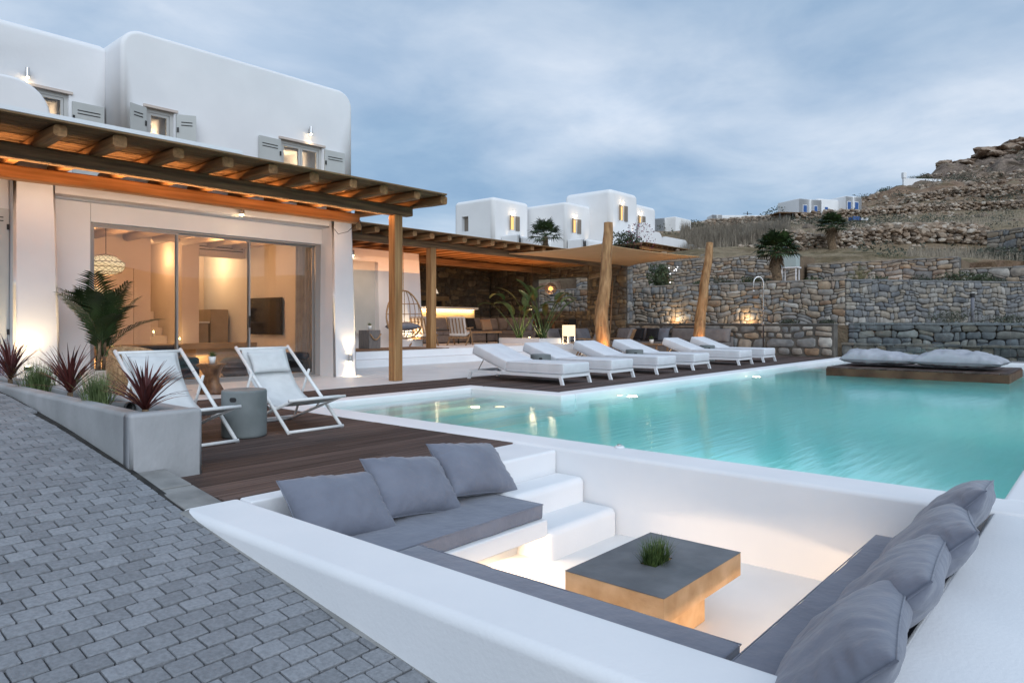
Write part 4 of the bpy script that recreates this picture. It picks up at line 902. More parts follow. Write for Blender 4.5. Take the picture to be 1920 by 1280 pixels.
# ================================================================== PERGOLAS
def pergola(nm, lb, loc, beams, posts, rafters, reed, trim):
    t = thing(nm, lb, 'pergola', loc); ox, oy, oz = loc
    for (x0, x1, y, z0, z1, w, m_) in beams:
        b = rbox('beam', x0-ox, x1-ox, y-w/2-oy, y+w/2-oy, z0, z1, .03, m_, t, 3)
        bm = bmesh.new(); bm.from_mesh(b.data)
        for k in range(1, 14):
            bmesh.ops.bisect_plane(bm, geom=bm.verts[:]+bm.edges[:]+bm.faces[:], plane_co=(x0-ox+(x1-x0)*k/14, 0, 0), plane_no=(1, 0, 0))
        for v in bm.verts: v.co += Vector((0, noise.noise(Vector((v.co.x*.5, y, v.co.z*2)))*.03, noise.noise(Vector((v.co.x*.6, y*3, 5)))*.03))
        bm.to_mesh(b.data); bm.free()
    for (x, y, z0, z1, w) in posts:
        b = rbox('post', x-w/2-ox, x+w/2-ox, y-w/2-oy, y+w/2-oy, z0-oz, z1-oz, .018, POSTM, t, 2)
    xs, y0, y1, z0, z1 = rafters; me = {}
    for i, x in enumerate(xs):
        k = i % 4
        if k not in me:
            h = (z1-z0)/2; w = .075; mb = MB(); yy = list(np.linspace(y0, y1, 8)); v = []
            rr = random.Random(k); pr = [(-w, -h*.6), (-w*.75, -h), (w*.75, -h), (w, -h*.6), (w, h*.6), (w*.7, h), (-w*.7, h), (-w, h*.6)]
            for a in yy:
                s = 1+rr.uniform(-.08, .08); v += [(px*s, a-(y0+y1)/2, pz*s) for px, pz in pr]
            n8 = len(pr); ff = [(j*n8+q, j*n8+(q+1) % n8, (j+1)*n8+(q+1) % n8, (j+1)*n8+q) for j in range(7) for q in range(n8)]+[tuple(range(n8)), tuple(range(7*n8, 8*n8))[::-1]]
            mb.add(v, [q[::-1] for q in ff]); me[k] = mb.mesh('rafter', PERG2)
        o = link(bpy.data.objects.new('rafter', me[k]), t); o.location = (x-ox+random.uniform(-.03, .03), (y0+y1)/2-oy+random.uniform(-.04, .04), (z0+z1)/2-oz)
        o.rotation_euler = (0, random.uniform(-.05, .05), random.uniform(-.012, .012))
    x0, x1, ya, yb, z = reed; mb = MB(); rr = random.Random(2)
    for i in range(int((yb-ya)/.035)):
        y = ya+i*.035; 
        if i > 24 and i % 3: pass
        mb.bar((x0-ox+rr.uniform(-.06, .02), y-oy, z-oz+rr.uniform(-.004, .004)), (x1-ox+rr.uniform(-.04, .07), y-oy+rr.uniform(-.01, .01), z-oz+rr.uniform(-.004, .004)), .034, .022)
    mb.box(x0-ox, x1-ox, ya+.02-oy, yb-oy, z+.012-oz, z+.02-oz)
    obj('reed_cover', mb, REED, t, kind='stuff')
    if trim: mb = MB(); mb.bar((x0-ox, ya-.012-oy, z+.045-oz), (x0+(x1-x0)*.62-ox, ya-.012-oy, z+.045-oz), .02, .05); obj('membrane_edge', mb, PAINTW, t)
    return t
PERG2 = M('rafter_timber', (.17, .085, .032), (.35, .185, .078), c3=(.25, .13, .052), scale=2.2, stretch=(9, .5, 9), rough=.7, bump=.6, bscale=3, rnd=.12, bdist=.01, detail=6, coord='obj')
p1 = pergola('front_pergola', 'timber pergola with reed roof in front of the glass doors', (8.57, 10.28, 0),
        [(-1.2, 8.92, 10.28, 3.10, 3.29, .2, PERGD), (-1.2, 8.70, 11.62, 3.08, 3.27, .19, PERG)], [(8.57, 10.28, 0, 3.10, .19), (-.6, 10.28, .3, 3.10, .19)],
        ([1.4-.7*0+.69*k-2.07+.0 for k in range(0, 15)], 9.42, 12.0, 3.275, 3.415), (-1.5, 9.0, 9.33, 12.05, 3.43), True)
p2 = pergola('lounge_pergola', 'long timber pergola roof over the raised lounge terrace', (13.45, 14.6, .37),
        [(9.1, 23.2, 14.6, 3.16-.37, 3.36-.37, .2, PERGD), (14.7, 23.2, 18.0, 3.10-.37, 3.32-.37, .2, PERGD)], [(13.45, 14.6, .37, 3.18, .21)],
        ([9.3+.60*k for k in range(24)], 13.95, 21.3, 3.345, 3.49), (9.0, 23.7, 13.85, 21.6, 3.51), False)
area('lounge_ceiling_wash', (16.5, 16.3, 2.6), (0, 0, 1), 130, 9, 2.5, (1, .38, .10));  # upward panel without a fitting, added to warm the lounge ceiling
area('lounge_fill', (16.5, 16.6, 3.0), (0, 0, -1), 42, 8, 3, (1, .55, .26)); spot('wing_wall_wash', (12.2, 15.3, 3.05), (0, .5, -1), 70, 120, (1, .68, .42), .1, 1)  # unseen fill panel added to brighten the lounge, then the wing wall wash
area('front_pergola_wash', (5.2, 11.40, 3.02), (0, -1, .42), 85, 6.5, .06, (1, .46, .15)); area('front_wall_wash', (5.6, 11.50, 3.02), (0, .75, -.7), 17, 6, .05, (1, .70, .50)); area('front_pergola_wash', (5.2, 10.50, 3.05), (0, -.75, .6), 40, 6.5, .05, (1, .45, .15)); area('front_pergola_wash', (5.2, 11.1, 2.98), (0, .1, 1), 30, 6.5, .05, (1, .45, .15))  # unseen strips added to warm the reeds, rafters and door wall
# loose cable at the end of the back beam
mb = MB(); mb.tube([(8.0, 11.45, 2.92), (8.1, 11.42, 2.80), (8.3, 11.4, 2.86), (8.62, 11.42, 3.12), (8.68, 11.45, 3.0), (8.66, 11.45, 2.84)], .006, 5); tag(obj('loose_cable', mb, BLACK), 'thin loose cable hanging from the end of the back pergola beam', 'cable')

# ================================================================== PAVILION STONE WALLS
STONED = M('brown_wall_stone', (.72, .72, .72), (1.2, 1.2, 1.2), scale=6, rough=.9, bump=.8, bscale=30, bdist=.015, detail=7, ramp=[(0, (.10, .085, .07)), (.3, (.17, .13, .09)), (.6, (.14, .12, .10)), (.85, (.24, .18, .11)), (1, (.30, .25, .19))])
SW = thing('pavilion_side_wall', 'stone side wall of the lounge with a large square opening', 'stone wall', (23.3, 18, 0))
def core(par, x0, x1, y0, y1, z0, z1, mat=MORTAR, holes=None):
    mb = MB(); mb.box(x0, x1, y0, y1, z0, z1); o = obj('wall_core', mb, mat, par)
    o.location = tuple(-c for c in par.location)
    if holes: cut(o, holes)
def stones(par, *a, **k):
    e = bpy.data.objects.new('tmp', None); before = len(par.children)
    n = stones_on(par, *a, **k)
    L0 = Vector(par.location)
    for c in list(par.children):
        if c.name.split('.')[0] in ('stone', 'rubble', 'capstone') and not c.get('_s'):
            c.location = Vector(c.location)-L0; c['_s'] = 1
    bpy.data.objects.remove(e); return n
core(SW, 23.32, 23.72, 14.30, 21.448, 0, 3.50, holes=[(23.0, 24, 16.15, 18.95, 1.55, 2.92)])
# the room side (facing -X): direction from +y to -y keeps the outside on the right
stones(SW, (23.32, 21.38), (23.32, 14.32), 0, 3.46, .34, .19, STONED, gap=.016, depth=.035, holes=((2.43, 5.23, 1.55, 2.92),), maxn=300, seed=4)
stones(SW, (23.33, 14.31), (23.71, 14.31), .0, 3.3, .20, .20, STONEB, gap=.014, depth=.03, maxn=60, seed=5)
BW = thing('pavilion_back_wall', 'dark stone back wall of the lounge with an open fireplace', 'stone wall', (18, 21.6, .37))
core(BW, 14.4, 23.74, 21.45, 21.85, .37, 3.50, holes=[(18.3, 20.3, 21.2, 21.75, .3, 1.95)])
stones(BW, (14.42, 21.44), (23.28, 21.44), .4, 3.46, .36, .20, STONED, gap=.016, depth=.035, maxn=300, seed=6, holes=((3.75, 5.98, .3, 2.05),))
t = thing('fireplace_mantel', 'stone slab mantel around the dark fireplace opening', 'fireplace', (19.3, 21.38, .37)); mb = MB(); mb.box(-1.3, 1.3, -.12, .0, 1.62, 1.80); obj('mantel_slab', mb, M('mantel_stone', (.22, .15, .08), (.36, .26, .15), scale=3, rough=.8), t); mb = MB(); mb.box(-1.1, -.98, -.08, 0, 0, 1.61); mb.box(.98, 1.1, -.08, 0, 0, 1.61); obj('jamb', mb, MATS['mantel_stone'], t)
t = thing('bar_counter', 'cream bar counter with a light strip under its top', 'counter', (17.7, 19.6, .37)); mb = MB(); mb.box(-2.4, 2.4, -.3, .3, 0, 1.20); obj('body', mb, M('cream_plaster', (.55, .45, .30), (.62, .52, .36), scale=2, rough=.7), t)
rbox('countertop', -2.5, 2.5, -.42, .36, 1.22, 1.31, .012, POTW, t, 2); mb = MB(); mb.box(-2.3, 2.3, -.36, -.33, 1.201, 1.219); obj('led_strip', mb, LED, t); area('bar_light', (0, -.35, 1.17), (0, .35, -1), 30, 4.6, .04, (1, .60, .22), t)
# low stone wall behind the outdoor sofa and the shower (dark mortar, top level with the eye)
LW = thing('low_garden_wall', 'waist-high stone wall with dark mortar behind the sun loungers', 'stone wall', (23.3, 10.5, 0))
core(LW, 23.32, 23.75, 6.80, 14.29, -.3, 1.02, MORTAR)
stones(LW, (23.32, 14.28), (23.32, 6.81), .02, .98, .46, .26, STONE, gap=.05, depth=.03, maxn=300, seed=8)
mb = MB(); mb.box(-.02, .47, -3.72, 3.78, 1.022, 1.06); obj('capping', mb, MORTARG, LW)

# ================================================================== SUN LOUNGERS
rbox('pool_shelf', 18.5, 22.605, .55, 6.30, -1.4, -.125, .02, TILEW, kind='structure', seg=2)
def lounger():
    t = thing('sun_lounger', '', 'sun lounger', (0, 0, 0), group='white sun loungers along the pool'); w = .40
    mb = MB()
    for s in (-1, 1): mb.bar((s*(w+.01), .02, .15), (s*(w+.01), 2.28, .15), .035, .055)
    for y in (.04, 1.3, 2.26): mb.bar((-w, y, .15), (w, y, .15), .035, .055)
    obj('frame', mb, PAINTW, t)
    for s in (-1, 1):
        for y, q in ((.06, -.05), (2.24, .05)):
            mb = MB(); v = [(s*w+a*.022+s*.02, y+q*k-b*.03, z) for z, k in ((0, 1), (.15, 0)) for a, b in ((-1, -1), (1, -1), (1, 1), (-1, 1))]
            mb.add(v, [(3, 2, 1, 0), (4, 5, 6, 7), (0, 1, 5, 4), (1, 2, 6, 5), (2, 3, 7, 6), (3, 0, 4, 7)]); obj('leg', mb, PAINTW, t)
    obj('seat_mattress', slab_mesh('m', -w, w, 0.0, 1.36, .18, .375, .028, FABW, .004, 2, 12), FABW, t)
    me = slab_mesh('b', -w, w, 0, .92, 0, .19, .028, FABW, .004, 5, 8); b = obj('back_mattress', me, FABW, t); b.location = (0, 1.375, .19); b.rotation_euler = (math.radians(19.5), 0, 0)
    mb = MB(); 
    for s in (-1, 1): mb.bar((s*w*.93, 1.36, .175), (s*w*.93, 2.22, .50), .025, .03)
    mb.bar((-w*.93, 2.22, .50), (w*.93, 2.22, .50), .025, .03); obj('backrest_frame', mb, PAINTW, t)
    for s in (-1, 1): mb = MB(); mb.bar((s*w*.9, 1.95, .385), (s*w*.9, 2.1, .17), .012); obj('support_strut', mb, STEEL, t)
    for z in (.20, .355):
        mb = MB(); mb.tube([(-w-.001, 0.03, z), (-w-.001, 1.33, z)], .004, 5); obj('piping', mb, FABW, t)
    return t
L0 = lounger(); lx = [10.31, 11.88, 13.64, 15.34, 17.85, 19.55]
ll = ['nearest of the white sun loungers, beside the corner of the pool', 'second white sun lounger from the left, behind a grey stool', 'third white sun lounger from the left, in front of the first leaning log', 'fourth white sun lounger from the left, a grey stool at its side',
      'fifth white sun lounger, last but one before the stone wall', 'farthest white sun lounger, at the foot of the stone wall']
for k, x in enumerate(lx):
    loc = (x, 7.36+.02*(k % 2), 0)
    if k == 0: L0.location = loc; L0['label'] = ll[0]
    else: dup(L0, loc, random.uniform(-.012, .012), ll[k])
# concrete stools with a slot handle
def stool():
    t = thing('concrete_stool', '', 'stool', group='round grey concrete stools')
    mb = MB(); mb.lathe([(.195, 0), (.205, .01), (.208, .03), (.208, .43), (.203, .447), (.19, .452), (.001, .452)], 48); o = obj('body', mb, CONCT, t, True)
    o.modifiers.new('es', 'WEIGHTED_NORMAL')
    mb = MB(); v = []
    for i in range(13):
        a = i/12; th = -.17+.34*a; h = .022*math.sqrt(max(0, 1-(2*a-1)**4))
        v += [(.2095*math.sin(th), -.2095*math.cos(th), .37-h), (.2095*math.sin(th), -.2095*math.cos(th), .37+h)]
    mb.add(v, [(2*i, 2*i+2, 2*i+3, 2*i+1) for i in range(12)]); obj('slot_handle', mb, SLOT, t); return t
T0 = stool()
for k, (x, y, r, lb) in enumerate([(3.47, 6.42, -1.0, 'grey concrete stool between the two canvas deck chairs'), (11.20, 8.9, -.9, 'grey concrete stool between the two nearest sun loungers'),
        (14.60, 8.75, -.9, 'grey concrete stool between the third and fourth sun loungers'), (18.72, 8.85, -.9, 'grey concrete stool between the two farthest sun loungers')]):
    if k == 0: T0.location = (x, y, 0); T0.rotation_euler = (0, 0, r); T0['label'] = lb
    else: dup(T0, (x, y, 0), r, lb)

# ================================================================== DECK CHAIRS
def deck_chair():
    t = thing('deck_chair', '', 'deck chair', group='white canvas deck chairs'); w = .31
    for s in (-1, 1):
        mb = MB(); mb.tube([(s*w, 0, 0), (s*w, 1.05, .83)], .018, 8); obj('long_rail', mb, WOODW, t, True)
        mb = MB(); mb.tube([(s*(w-.03), -.02, .33), (s*(w-.03), .62, .12), (s*(w-.03), 1.0, 0.0)], .017, 8); obj('seat_rail', mb, WOODW, t, True)
        mb = MB(); mb.tube([(s*(w+.03), .66, .58), (s*(w+.03), .95, .035)], .014, 8); obj('prop', mb, WOODW, t, True)
        mb = MB(); mb.tube([(s*(w-.045), .40, .20), (s*(w+.04), .40, .29)], .009, 8); obj('bolt', mb, STEEL, t, True)
    for p in ((0.0, .02), (1.03, .81)): mb = MB(); mb.tube([(-w-.01, p[0], p[1]), (w+.01, p[0], p[1])], .016, 8); obj('crossbar', mb, WOODW, t, True)
    for p in ((-.02, .33), (.98, .012)): mb = MB(); mb.tube([(-w-.02, p[0], p[1]), (w+.02, p[0], p[1])], .016, 8); obj('crossbar', mb, WOODW, t, True)
    mb = MB(); mb.tube([(-w-.04, .95, .04), (w+.04, .95, .04)], .012, 8); obj('crossbar', mb, WOODW, t, True)
    P0, P1, P2, P3 = Vector((0, 1.03, .825)), Vector((0, .88, .42)), Vector((0, .52, .06)), Vector((0, -.02, .345)); n = 22; m = 9; v = []; f = []
    for i in range(n+1):
        a = i/n; c = (1-a)**3*P0+3*(1-a)**2*a*P1+3*(1-a)*a*a*P2+a**3*P3
        for j in range(m+1):
            u = -1+2*j/m; sag = -.018*(1-u*u)*math.sin(PI*a)
            v.append((u*(w-.045)*(1-.05*math.sin(PI*a)), c.y, c.z+sag))
    for i in range(n):
        for j in range(m): f.append((i*(m+1)+j, i*(m+1)+j+1, (i+1)*(m+1)+j+1, (i+1)*(m+1)+j))
    o = obj('canvas_seat', MB().add(v, f), FABC, t, True); sm = o.modifiers.new('s', 'SOLIDIFY'); sm.thickness = .004
    c = obj('head_cushion', cushion_mesh('hc', .46, .26, .09, FABC, 16, .005, .4, 4), FABC, t); c.location = (0, .90, .665); c.rotation_euler = (math.radians(58), 0, 0)
    mb = MB()
    for s in (-1, 1): mb.tube([(s*.2, 1.0, .80), (s*.2, .99, .84), (s*.2, 1.05, .835)], .005, 5)
    return t
D0 = deck_chair(); D0.location = (4.11, 6.16, 0); D0['label'] = 'canvas deck chair with a white head cushion, nearer the pool'
dup(D0, (2.93, 6.10, 0), math.radians(3), 'canvas deck chair behind the planter with its red leaves')
# root stump side table, pot on it
t = thing('stump_table', 'dark polished tree root side table behind the stool', 'side table', (5.18, 10.55, 0)); mb = MB(); n = 20
def stp(k, i):
    a = 2*PI*i/n; hh = [0, .06, .16, .27, .38, .44, .46][k]; r = [.20, .17, .115, .10, .15, .20, .205][k]*(1+.16*math.sin(3*a+k*.5)+.08*math.sin(7*a+k*.9)); return (r*math.cos(a+k*.12), r*math.sin(a+k*.12), hh)
v = [stp(k, i) for k in range(7) for i in range(n)]; f = [(k*n+i, k*n+(i+1) % n, (k+1)*n+(i+1) % n, (k+1)*n+i) for k in range(6) for i in range(n)]+[tuple(range(n))[::-1], tuple(6*n+i for i in range(n))]
obj('stump', MB().add(v, f), ROOTW, t, True); mb = MB(); mb.lathe([(.17, 0), (.17, .004), (.001, .004)], 24, (0, 0, .461)); obj('top_face', mb, ROOTW, t)
def small_pot(loc, lb, r=.055, h=.11, seed=1, n=60, L_=.12, cat='plant'):
    t = thing('potted_plant', lb, cat, loc, group='small green plants in white pots'); mb = MB(); mb.lathe([(r*.75, 0), (r, h), (r*.88, h), (r*.8, h*.85), (.001, h*.85)], 20); obj('pot', mb, POTW, t, True)
    mb = MB(); rd = random.Random(seed)
    for _ in range(n): blade(mb, (rd.uniform(-r, r)*.5, rd.uniform(-r, r)*.5, h*.85), rd.uniform(0, 6.28), abs(rd.gauss(.3, .3)), rd.uniform(.5, 1)*L_, .010, rd.uniform(.2, 1.2), 4)
    obj('foliage', mb, TURF, t, True, kind='stuff')
small_pot((5.18, 10.55, .466), 'small green plant in a white pot on the root side table')
# beige pot with palm, rattan chair
t = thing('potted_palm', 'leafy palm in a large beige pot by the left glass door', 'palm', (3.88, 11.35, 0.005)); mb = MB(); mb.lathe([(.16, 0), (.20, .05), (.225, .2), (.225, .40), (.205, .40), (.20, .35), (.001, .35)], 32); obj('pot', mb, POTB, t, True)
mb = MB(); mb.lathe([(.2, .352), (.1, .36), (.001, .365)], 20); obj('soil', mb, SOIL, t)
mb = MB(); rd = random.Random(2)
for a in range(3): mb.tube([(.05*math.cos(a*2), .05*math.sin(a*2), .35), (.05*math.cos(a*2)+.02, .05*math.sin(a*2), .9)], [.03, .018], 8)
obj('trunk', mb, TRUNK, t, True)
def frond(par, base, az, lean, Ln, curve, nl, ll_, w, mat=PALM, nm='frond', seed=0, droop=.35):
    rd = random.Random(seed); mb = MB(); p = Vector(base); th = lean; n = 14; pts = []
    for i in range(n+1):
        pts.append((p.copy(), th)); dv = Vector((math.sin(th)*math.cos(az), math.sin(th)*math.sin(az), math.cos(th))); p = p+dv*(Ln/n); th += curve/n
    mb.tube([q for q, _ in pts], [.008*(1-i/n*.8) for i in range(n+1)], 5)
    side = Vector((-math.sin(az), math.cos(az), 0))
    for k in range(nl):
        a = .22+.78*k/nl; i = min(n-1, int(a*n)); q = pts[i][0].lerp(pts[i+1][0], a*n-i); th_ = pts[i][1]
        fw = Vector((math.sin(th_)*math.cos(az), math.sin(th_)*math.sin(az), math.cos(th_))); up = side.cross(fw)
        for s in (-1, 1):
            l = ll_*(math.sin(PI*(.12+.82*a))**.7)*rd.uniform(.85, 1.1); d1 = (fw*.75+side*s*.85+up*(-.12)).normalized(); d2 = (d1+Vector((0, 0, -droop))).normalized()
            m1 = q+d1*l*.5; m2 = m1+d2*l*.5; wv = fw.cross(d1).cross(d1).normalized()*w/2
            mb.add([q-wv*.4, q+wv*.4, m1+wv, m1-wv, m2], [(0, 1, 2, 3), (3, 2, 4)], rd.random())
    return obj(nm, mb, mat, par, True)
rd = random.Random(12)
for k in range(19):
    frond(t, (rd.uniform(-.05, .05), rd.uniform(-.05, .05), rd.uniform(.5, .9)), k*2.4+rd.uniform(-.3, .3), rd.uniform(.04, .42), rd.uniform(.75, 1.15), rd.uniform(.4, 1.2), 19, rd.uniform(.30, .42), .034, seed=k)
t = thing('rattan_chair', 'round woven rattan armchair between the planter and the glass doors', 'armchair', (4.05, 10.2, 0.005), math.radians(200)); 
mb = MB(); v = []; f = []; n = 28; m = 12
for j in range(m+1):
    a = j/m; 
    for i in range(n+1):
        th = -2.3+4.6*i/n; bk = math.cos(th*.5); z = .06+a*(.32+.36*max(0, bk)**1.5); r = .30+.13*math.sin(PI*min(1, a*.8))+.04*a
        v.append((r*math.sin(th), -r*math.cos(th)*1.0, z))
for j in range(m):
    for i in range(n): f.append((j*(n+1)+i, j*(n+1)+i+1, (j+1)*(n+1)+i+1, (j+1)*(n+1)+i))
sh = obj('woven_shell', MB().add(v, f), RATTAN, t, True); sm = sh.modifiers.new('s', 'SOLIDIFY'); sm.thickness = .03
mb = MB(); mb.tube([v[m*(n+1)+i] for i in range(n+1)], .022, 8); obj('rim', mb, RATTAN, t, True)
mb = MB()
for j in range(2, m, 2): mb.tube([Vector(v[j*(n+1)+i])*1.015 for i in range(n+1)], .006, 5)
for i in range(0, n+1): mb.tube([Vector((v[j*(n+1)+i][0]*1.02, v[j*(n+1)+i][1]*1.02, v[j*(n+1)+i][2])) for j in range(m+1)], .004, 4)
obj('weave', mb, RATTAN, t, True, kind='stuff')
o = obj('seat_cushion', cushion_mesh('sc', .62, .6, .16, FABC, 12, .005), FABC, t); o.location = (0, 0, .42); mb = MB(); mb.lathe([(.27, 0), (.30, .08), (.001, .08)], 24); obj('base', mb, RATTAN, t, True)
# yellow-white flowers by the rattan chair
t = thing('flower_pot', 'small pot of yellow and white flowers behind the left deck chair', 'flowers', (3.95, 10.95, .005)); mb = MB(); mb.lathe([(.07, 0), (.09, .5), (.001, .5)], 16); obj('pot', mb, POTB, t, True); mb = MB(); rd = random.Random(3); leafblob(mb, (0, 0, .62), .13, 160, .03, rd); obj('foliage', mb, GRASSL, t, kind='stuff'); mb = MB(); leafblob(mb, (0, 0, .67), .12, 30, .02, rd); obj('blossom', mb, M('yellow_petal', (.7, .6, .2), rough=.6), t, kind='stuff')

# ================================================================== PLANTS IN THE LEFT PLANTER
def cordyline(loc, lb, n, L_, seed, mat=CORD):
    t = thing('cordyline', lb, 'plant', loc, group='dark red spiky plants in the planter'); rd = random.Random(seed)
    mb = MB(); mb.tube([(0, 0, -.08), (0, 0, .05)], [.03, .022], 8); obj('stem', mb, TRUNK, t, True)
    for k in range(n):
        mb = MB(); blade(mb, (0, 0, .03+.03*rd.random()), k*2.399+rd.uniform(-.2, .2), abs(rd.gauss(.35, .33))+.04, L_*rd.uniform(.75, 1.1), .022, rd.uniform(.25, 1.0), 6); o = obj('leaf', mb, mat, t, True)
        sm = o.modifiers.new('s', 'SOLIDIFY'); sm.thickness = .0015
cordyline((2.12, 5.33, .42), 'dark red spiky plant at the front corner of the planter, before the deck chair', 62, .42, 1)
cordyline((2.20, 7.15, .42), 'dark red spiky plant in the middle of the planter', 60, .46, 2)
cordyline((2.20, 9.0, .44), 'dark red spiky plant at the far left end of the planter', 56, .50, 3)
def tuft(loc, lb, n, L_, seed, r=.07, mat=GRASSL):
    t = thing('ornamental_grass', lb, 'plant', loc, group='green grasses in the planter'); rd = random.Random(seed); mb = MB()
    for _ in range(n): blade(mb, (rd.gauss(0, r*.6), rd.gauss(0, r*.6), -.02), rd.uniform(0, 6.28), abs(rd.gauss(0, .28)), L_*rd.uniform(.6, 1.1), .006, rd.uniform(.2, 1.1), 5)
    obj('grass_blades', mb, mat, t, True, kind='stuff')
tuft((2.13, 6.25, .41), 'upright pale green grass between two dark red plants, nearer the deck', 420, .34, 4)
tuft((2.22, 8.1, .41), 'bushy green grass near the lit pillar', 420, .36, 5, .1)
tuft((2.32, 10.1, .41), 'wispy lilac flowering grass in front of the ground light', 150, .6, 6, .1, M('lilac_grass', (.20, .14, .18), (.36, .26, .34), scale=8, rough=.8))
t = thing('clay_pipe', 'short dark drain pipe lying on the planter soil', 'pipe', (2.20, 5.9, .43)); mb = MB(); mb.tube([(-.02, .16, 0), (.03, 0, 0)], .04, 14, False); mb.tube([(.03, 0, 0), (-.02, .16, 0)], .034, 14, False); obj('tube', mb, M('grey_plastic', (.12, .12, .12), rough=.6), t, True); mb = MB(); mb.lathe([(.046, -.01), (.046, .01), (.036, .01), (.036, -.01)], 16, (0, 0, 0)); o = obj('collar', mb, BLACK, t, True); o.rotation_euler = (PI/2, 0, .3); o.location = (.03, 0, 0)

# ================================================================== FLOATING DECK WITH BAGS
FASC = M('platform_fascia_wood', (.07, .032, .020), (.15, .075, .045), scale=3, rough=.7, spec=.2)
t = thing('pool_platform', 'low square dark timber platform standing at the far end of the pool', 'platform', (17.5, 3.25, -.06))
for k in range(22):
    y = -1.65+.15*(k+.5); o = rbox('plank', -1.2, 1.2, y-.071, y+.071, .15, .18, .004, DECK, t, 1) if k == 0 else None
    if k == 0: pk = o
    else: c = pk.copy(); link(c, t); c.location = (0, .15*k, 0)
for a in ((-1.21, -1.17, -1.66, 1.66), (1.17, 1.21, -1.66, 1.66)): mb = MB(); mb.box(*a, -.02, .149); obj('fascia_board', mb, FASC, t)
for a in ((-1.169, 1.169, -1.66, -1.62), (-1.169, 1.169, 1.62, 1.66)): mb = MB(); mb.box(*a, -.02, .149); obj('fascia_board', mb, FASC, t)
mb = MB(); mb.box(-1.16, 1.16, -1.61, 1.61, -.04, .12); obj('subframe', mb, BLACK, t)
for k, (x, y, w_, lb) in enumerate([(17.35, 4.02, 1.55, 'left pale grey lounge bag on the pool platform'), (17.25, 2.52, 1.6, 'right pale grey lounge bag on the pool platform')]):
    b = thing('lounge_bag', lb, 'bean bag', (x, y, .27), PI/2+.04*(-1)**k, group='pale grey bags on the pool platform'); me = cushion_mesh('c', w_, 1.15, .34, FLOATC, 30, .028, .36, 20+k, .05)
    for q in me.vertices:
        q.co.z = q.co.z*(1.15+.3*math.sin(q.co.x*2.2+k)) if q.co.z > 0 else q.co.z*.62
    obj('cover', me, FLOATC, b)
    mb = MB(); pts = []
    for i in range(49):
        a = 2*PI*i/48; ca, sa = math.cos(a), math.sin(a); m_ = max(abs(ca), abs(sa)); pts.append((w_/2*ca/m_*(1-.05*(1-(sa/m_)**2)), .575*sa/m_*(1-.05*(1-(ca/m_)**2)), 0))
    mb.tube(pts, .007, 5, False); obj('piping', mb, FABTD, b)

# ================================================================== LEANING LOGS, SHADE SAIL, SHOWER, LADDER
def log(nm, lb, base, topp, r0, r1, seed):
    rd = random.Random(seed); t = thing(nm, lb, 'pole', base, group='leaning log poles of the shade sail'); b, q = Vector((0, 0, -.05)), Vector(topp)-Vector(base); n = 16; pts = []
    for i in range(n+1):
        a = i/n; pts.append(b.lerp(q, a)+Vector((noise.noise(Vector((a*4, seed, 0))), noise.noise(Vector((a*4, seed, 7))), 0))*.07)
    rr = [r0+(r1-r0)*i/n+.012*noise.noise(Vector((i*.8, seed, 3))) for i in range(n+1)]
    mb = MB(); mb.tube(pts, rr, 18, True, .03); obj('trunk', mb, LOGM, t, True)
    for k in range(7):
        i = rd.randint(2, n-2); a = rd.uniform(0, 6.28); c = pts[i]; dv = Vector((math.cos(a), math.sin(a), .3)).normalized(); mb = MB(); mb.tube([c, c+dv*(rr[i]+.02)], [.045, .022], 8); obj('knot', mb, LOGM, t, True)
    return t
log('log_pole', 'thick leaning log pole behind the third sun lounger, holding the near corner of the sail', (16.2, 10.8, 0), (16.55, 10.75, 3.86), .21, .125, 1)
log('log_pole', 'leaning log pole beside the stone wall, behind the fifth sun lounger', (21.2, 10.4, 0), (21.75, 10.2, 3.70), .20, .115, 2)
for k, (x, y, lb) in enumerate([(16.0, 10.55, 'orange ground light at the foot of the near leaning log'), (21.0, 10.2, 'orange ground light at the foot of the far leaning log')]):
    t = thing('ground_light', lb, 'ground light', (x, y, .004)); mb = MB(); mb.lathe([(.06, 0), (.06, .02), (.001, .02)], 14); obj('housing', mb, STEEL, t); mb = MB(); mb.lathe([(.04, .021), (.04, .025), (.001, .025)], 14); obj('bulb', mb, LED, t)
    spot('log_beam', (-.02, -.03, .06), (.12, .16, 1), 70, 75, (1, .52, .15), .05, .9, t)
    point('log_spill', (-.08, -.1, .3), 16 if k else 12, (1, .52, .15), .1, t)
def sail(nm, lb, c, mat=SAILM, sagk=.22, n=24):
    t = thing(nm, lb, 'shade sail', c[0]); C_ = [Vector(p)-Vector(c[0]) for p in c]; v = []; f = []
    for i in range(n+1):
        for j in range(n+1):
            a, b = i/n, j/n; a_ = a+(.5-a)*.12*4*b*(1-b)*(1 if True else 0)*abs(2*a-1); b_ = b+(.5-b)*.12*4*a*(1-a)*abs(2*b-1)
            p = C_[0]*(1-a_)*(1-b_)+C_[1]*a_*(1-b_)+C_[2]*a_*b_+C_[3]*(1-a_)*b_; v.append(p-Vector((0, 0, sagk*16*a*(1-a)*b*(1-b)*.3)))
    for i in range(n):
        for j in range(n): f.append((i*(n+1)+j, (i+1)*(n+1)+j, (i+1)*(n+1)+j+1, i*(n+1)+j+1))
    o = obj('cloth', MB().add(v, f), mat, t, True); sm = o.modifiers.new('s', 'SOLIDIFY'); sm.thickness = .004
    mb = MB(); N_ = n+1; ed = [v[i*N_] for i in range(N_)]+[v[n*N_+j] for j in range(1, N_)]+[v[i*N_+n] for i in range(n-1, -1, -1)]+[v[j] for j in range(n-1, 0, -1)]
    mb.tube(ed+[ed[0]], .012, 5, False); obj('hem', mb, mat, t, True); return t
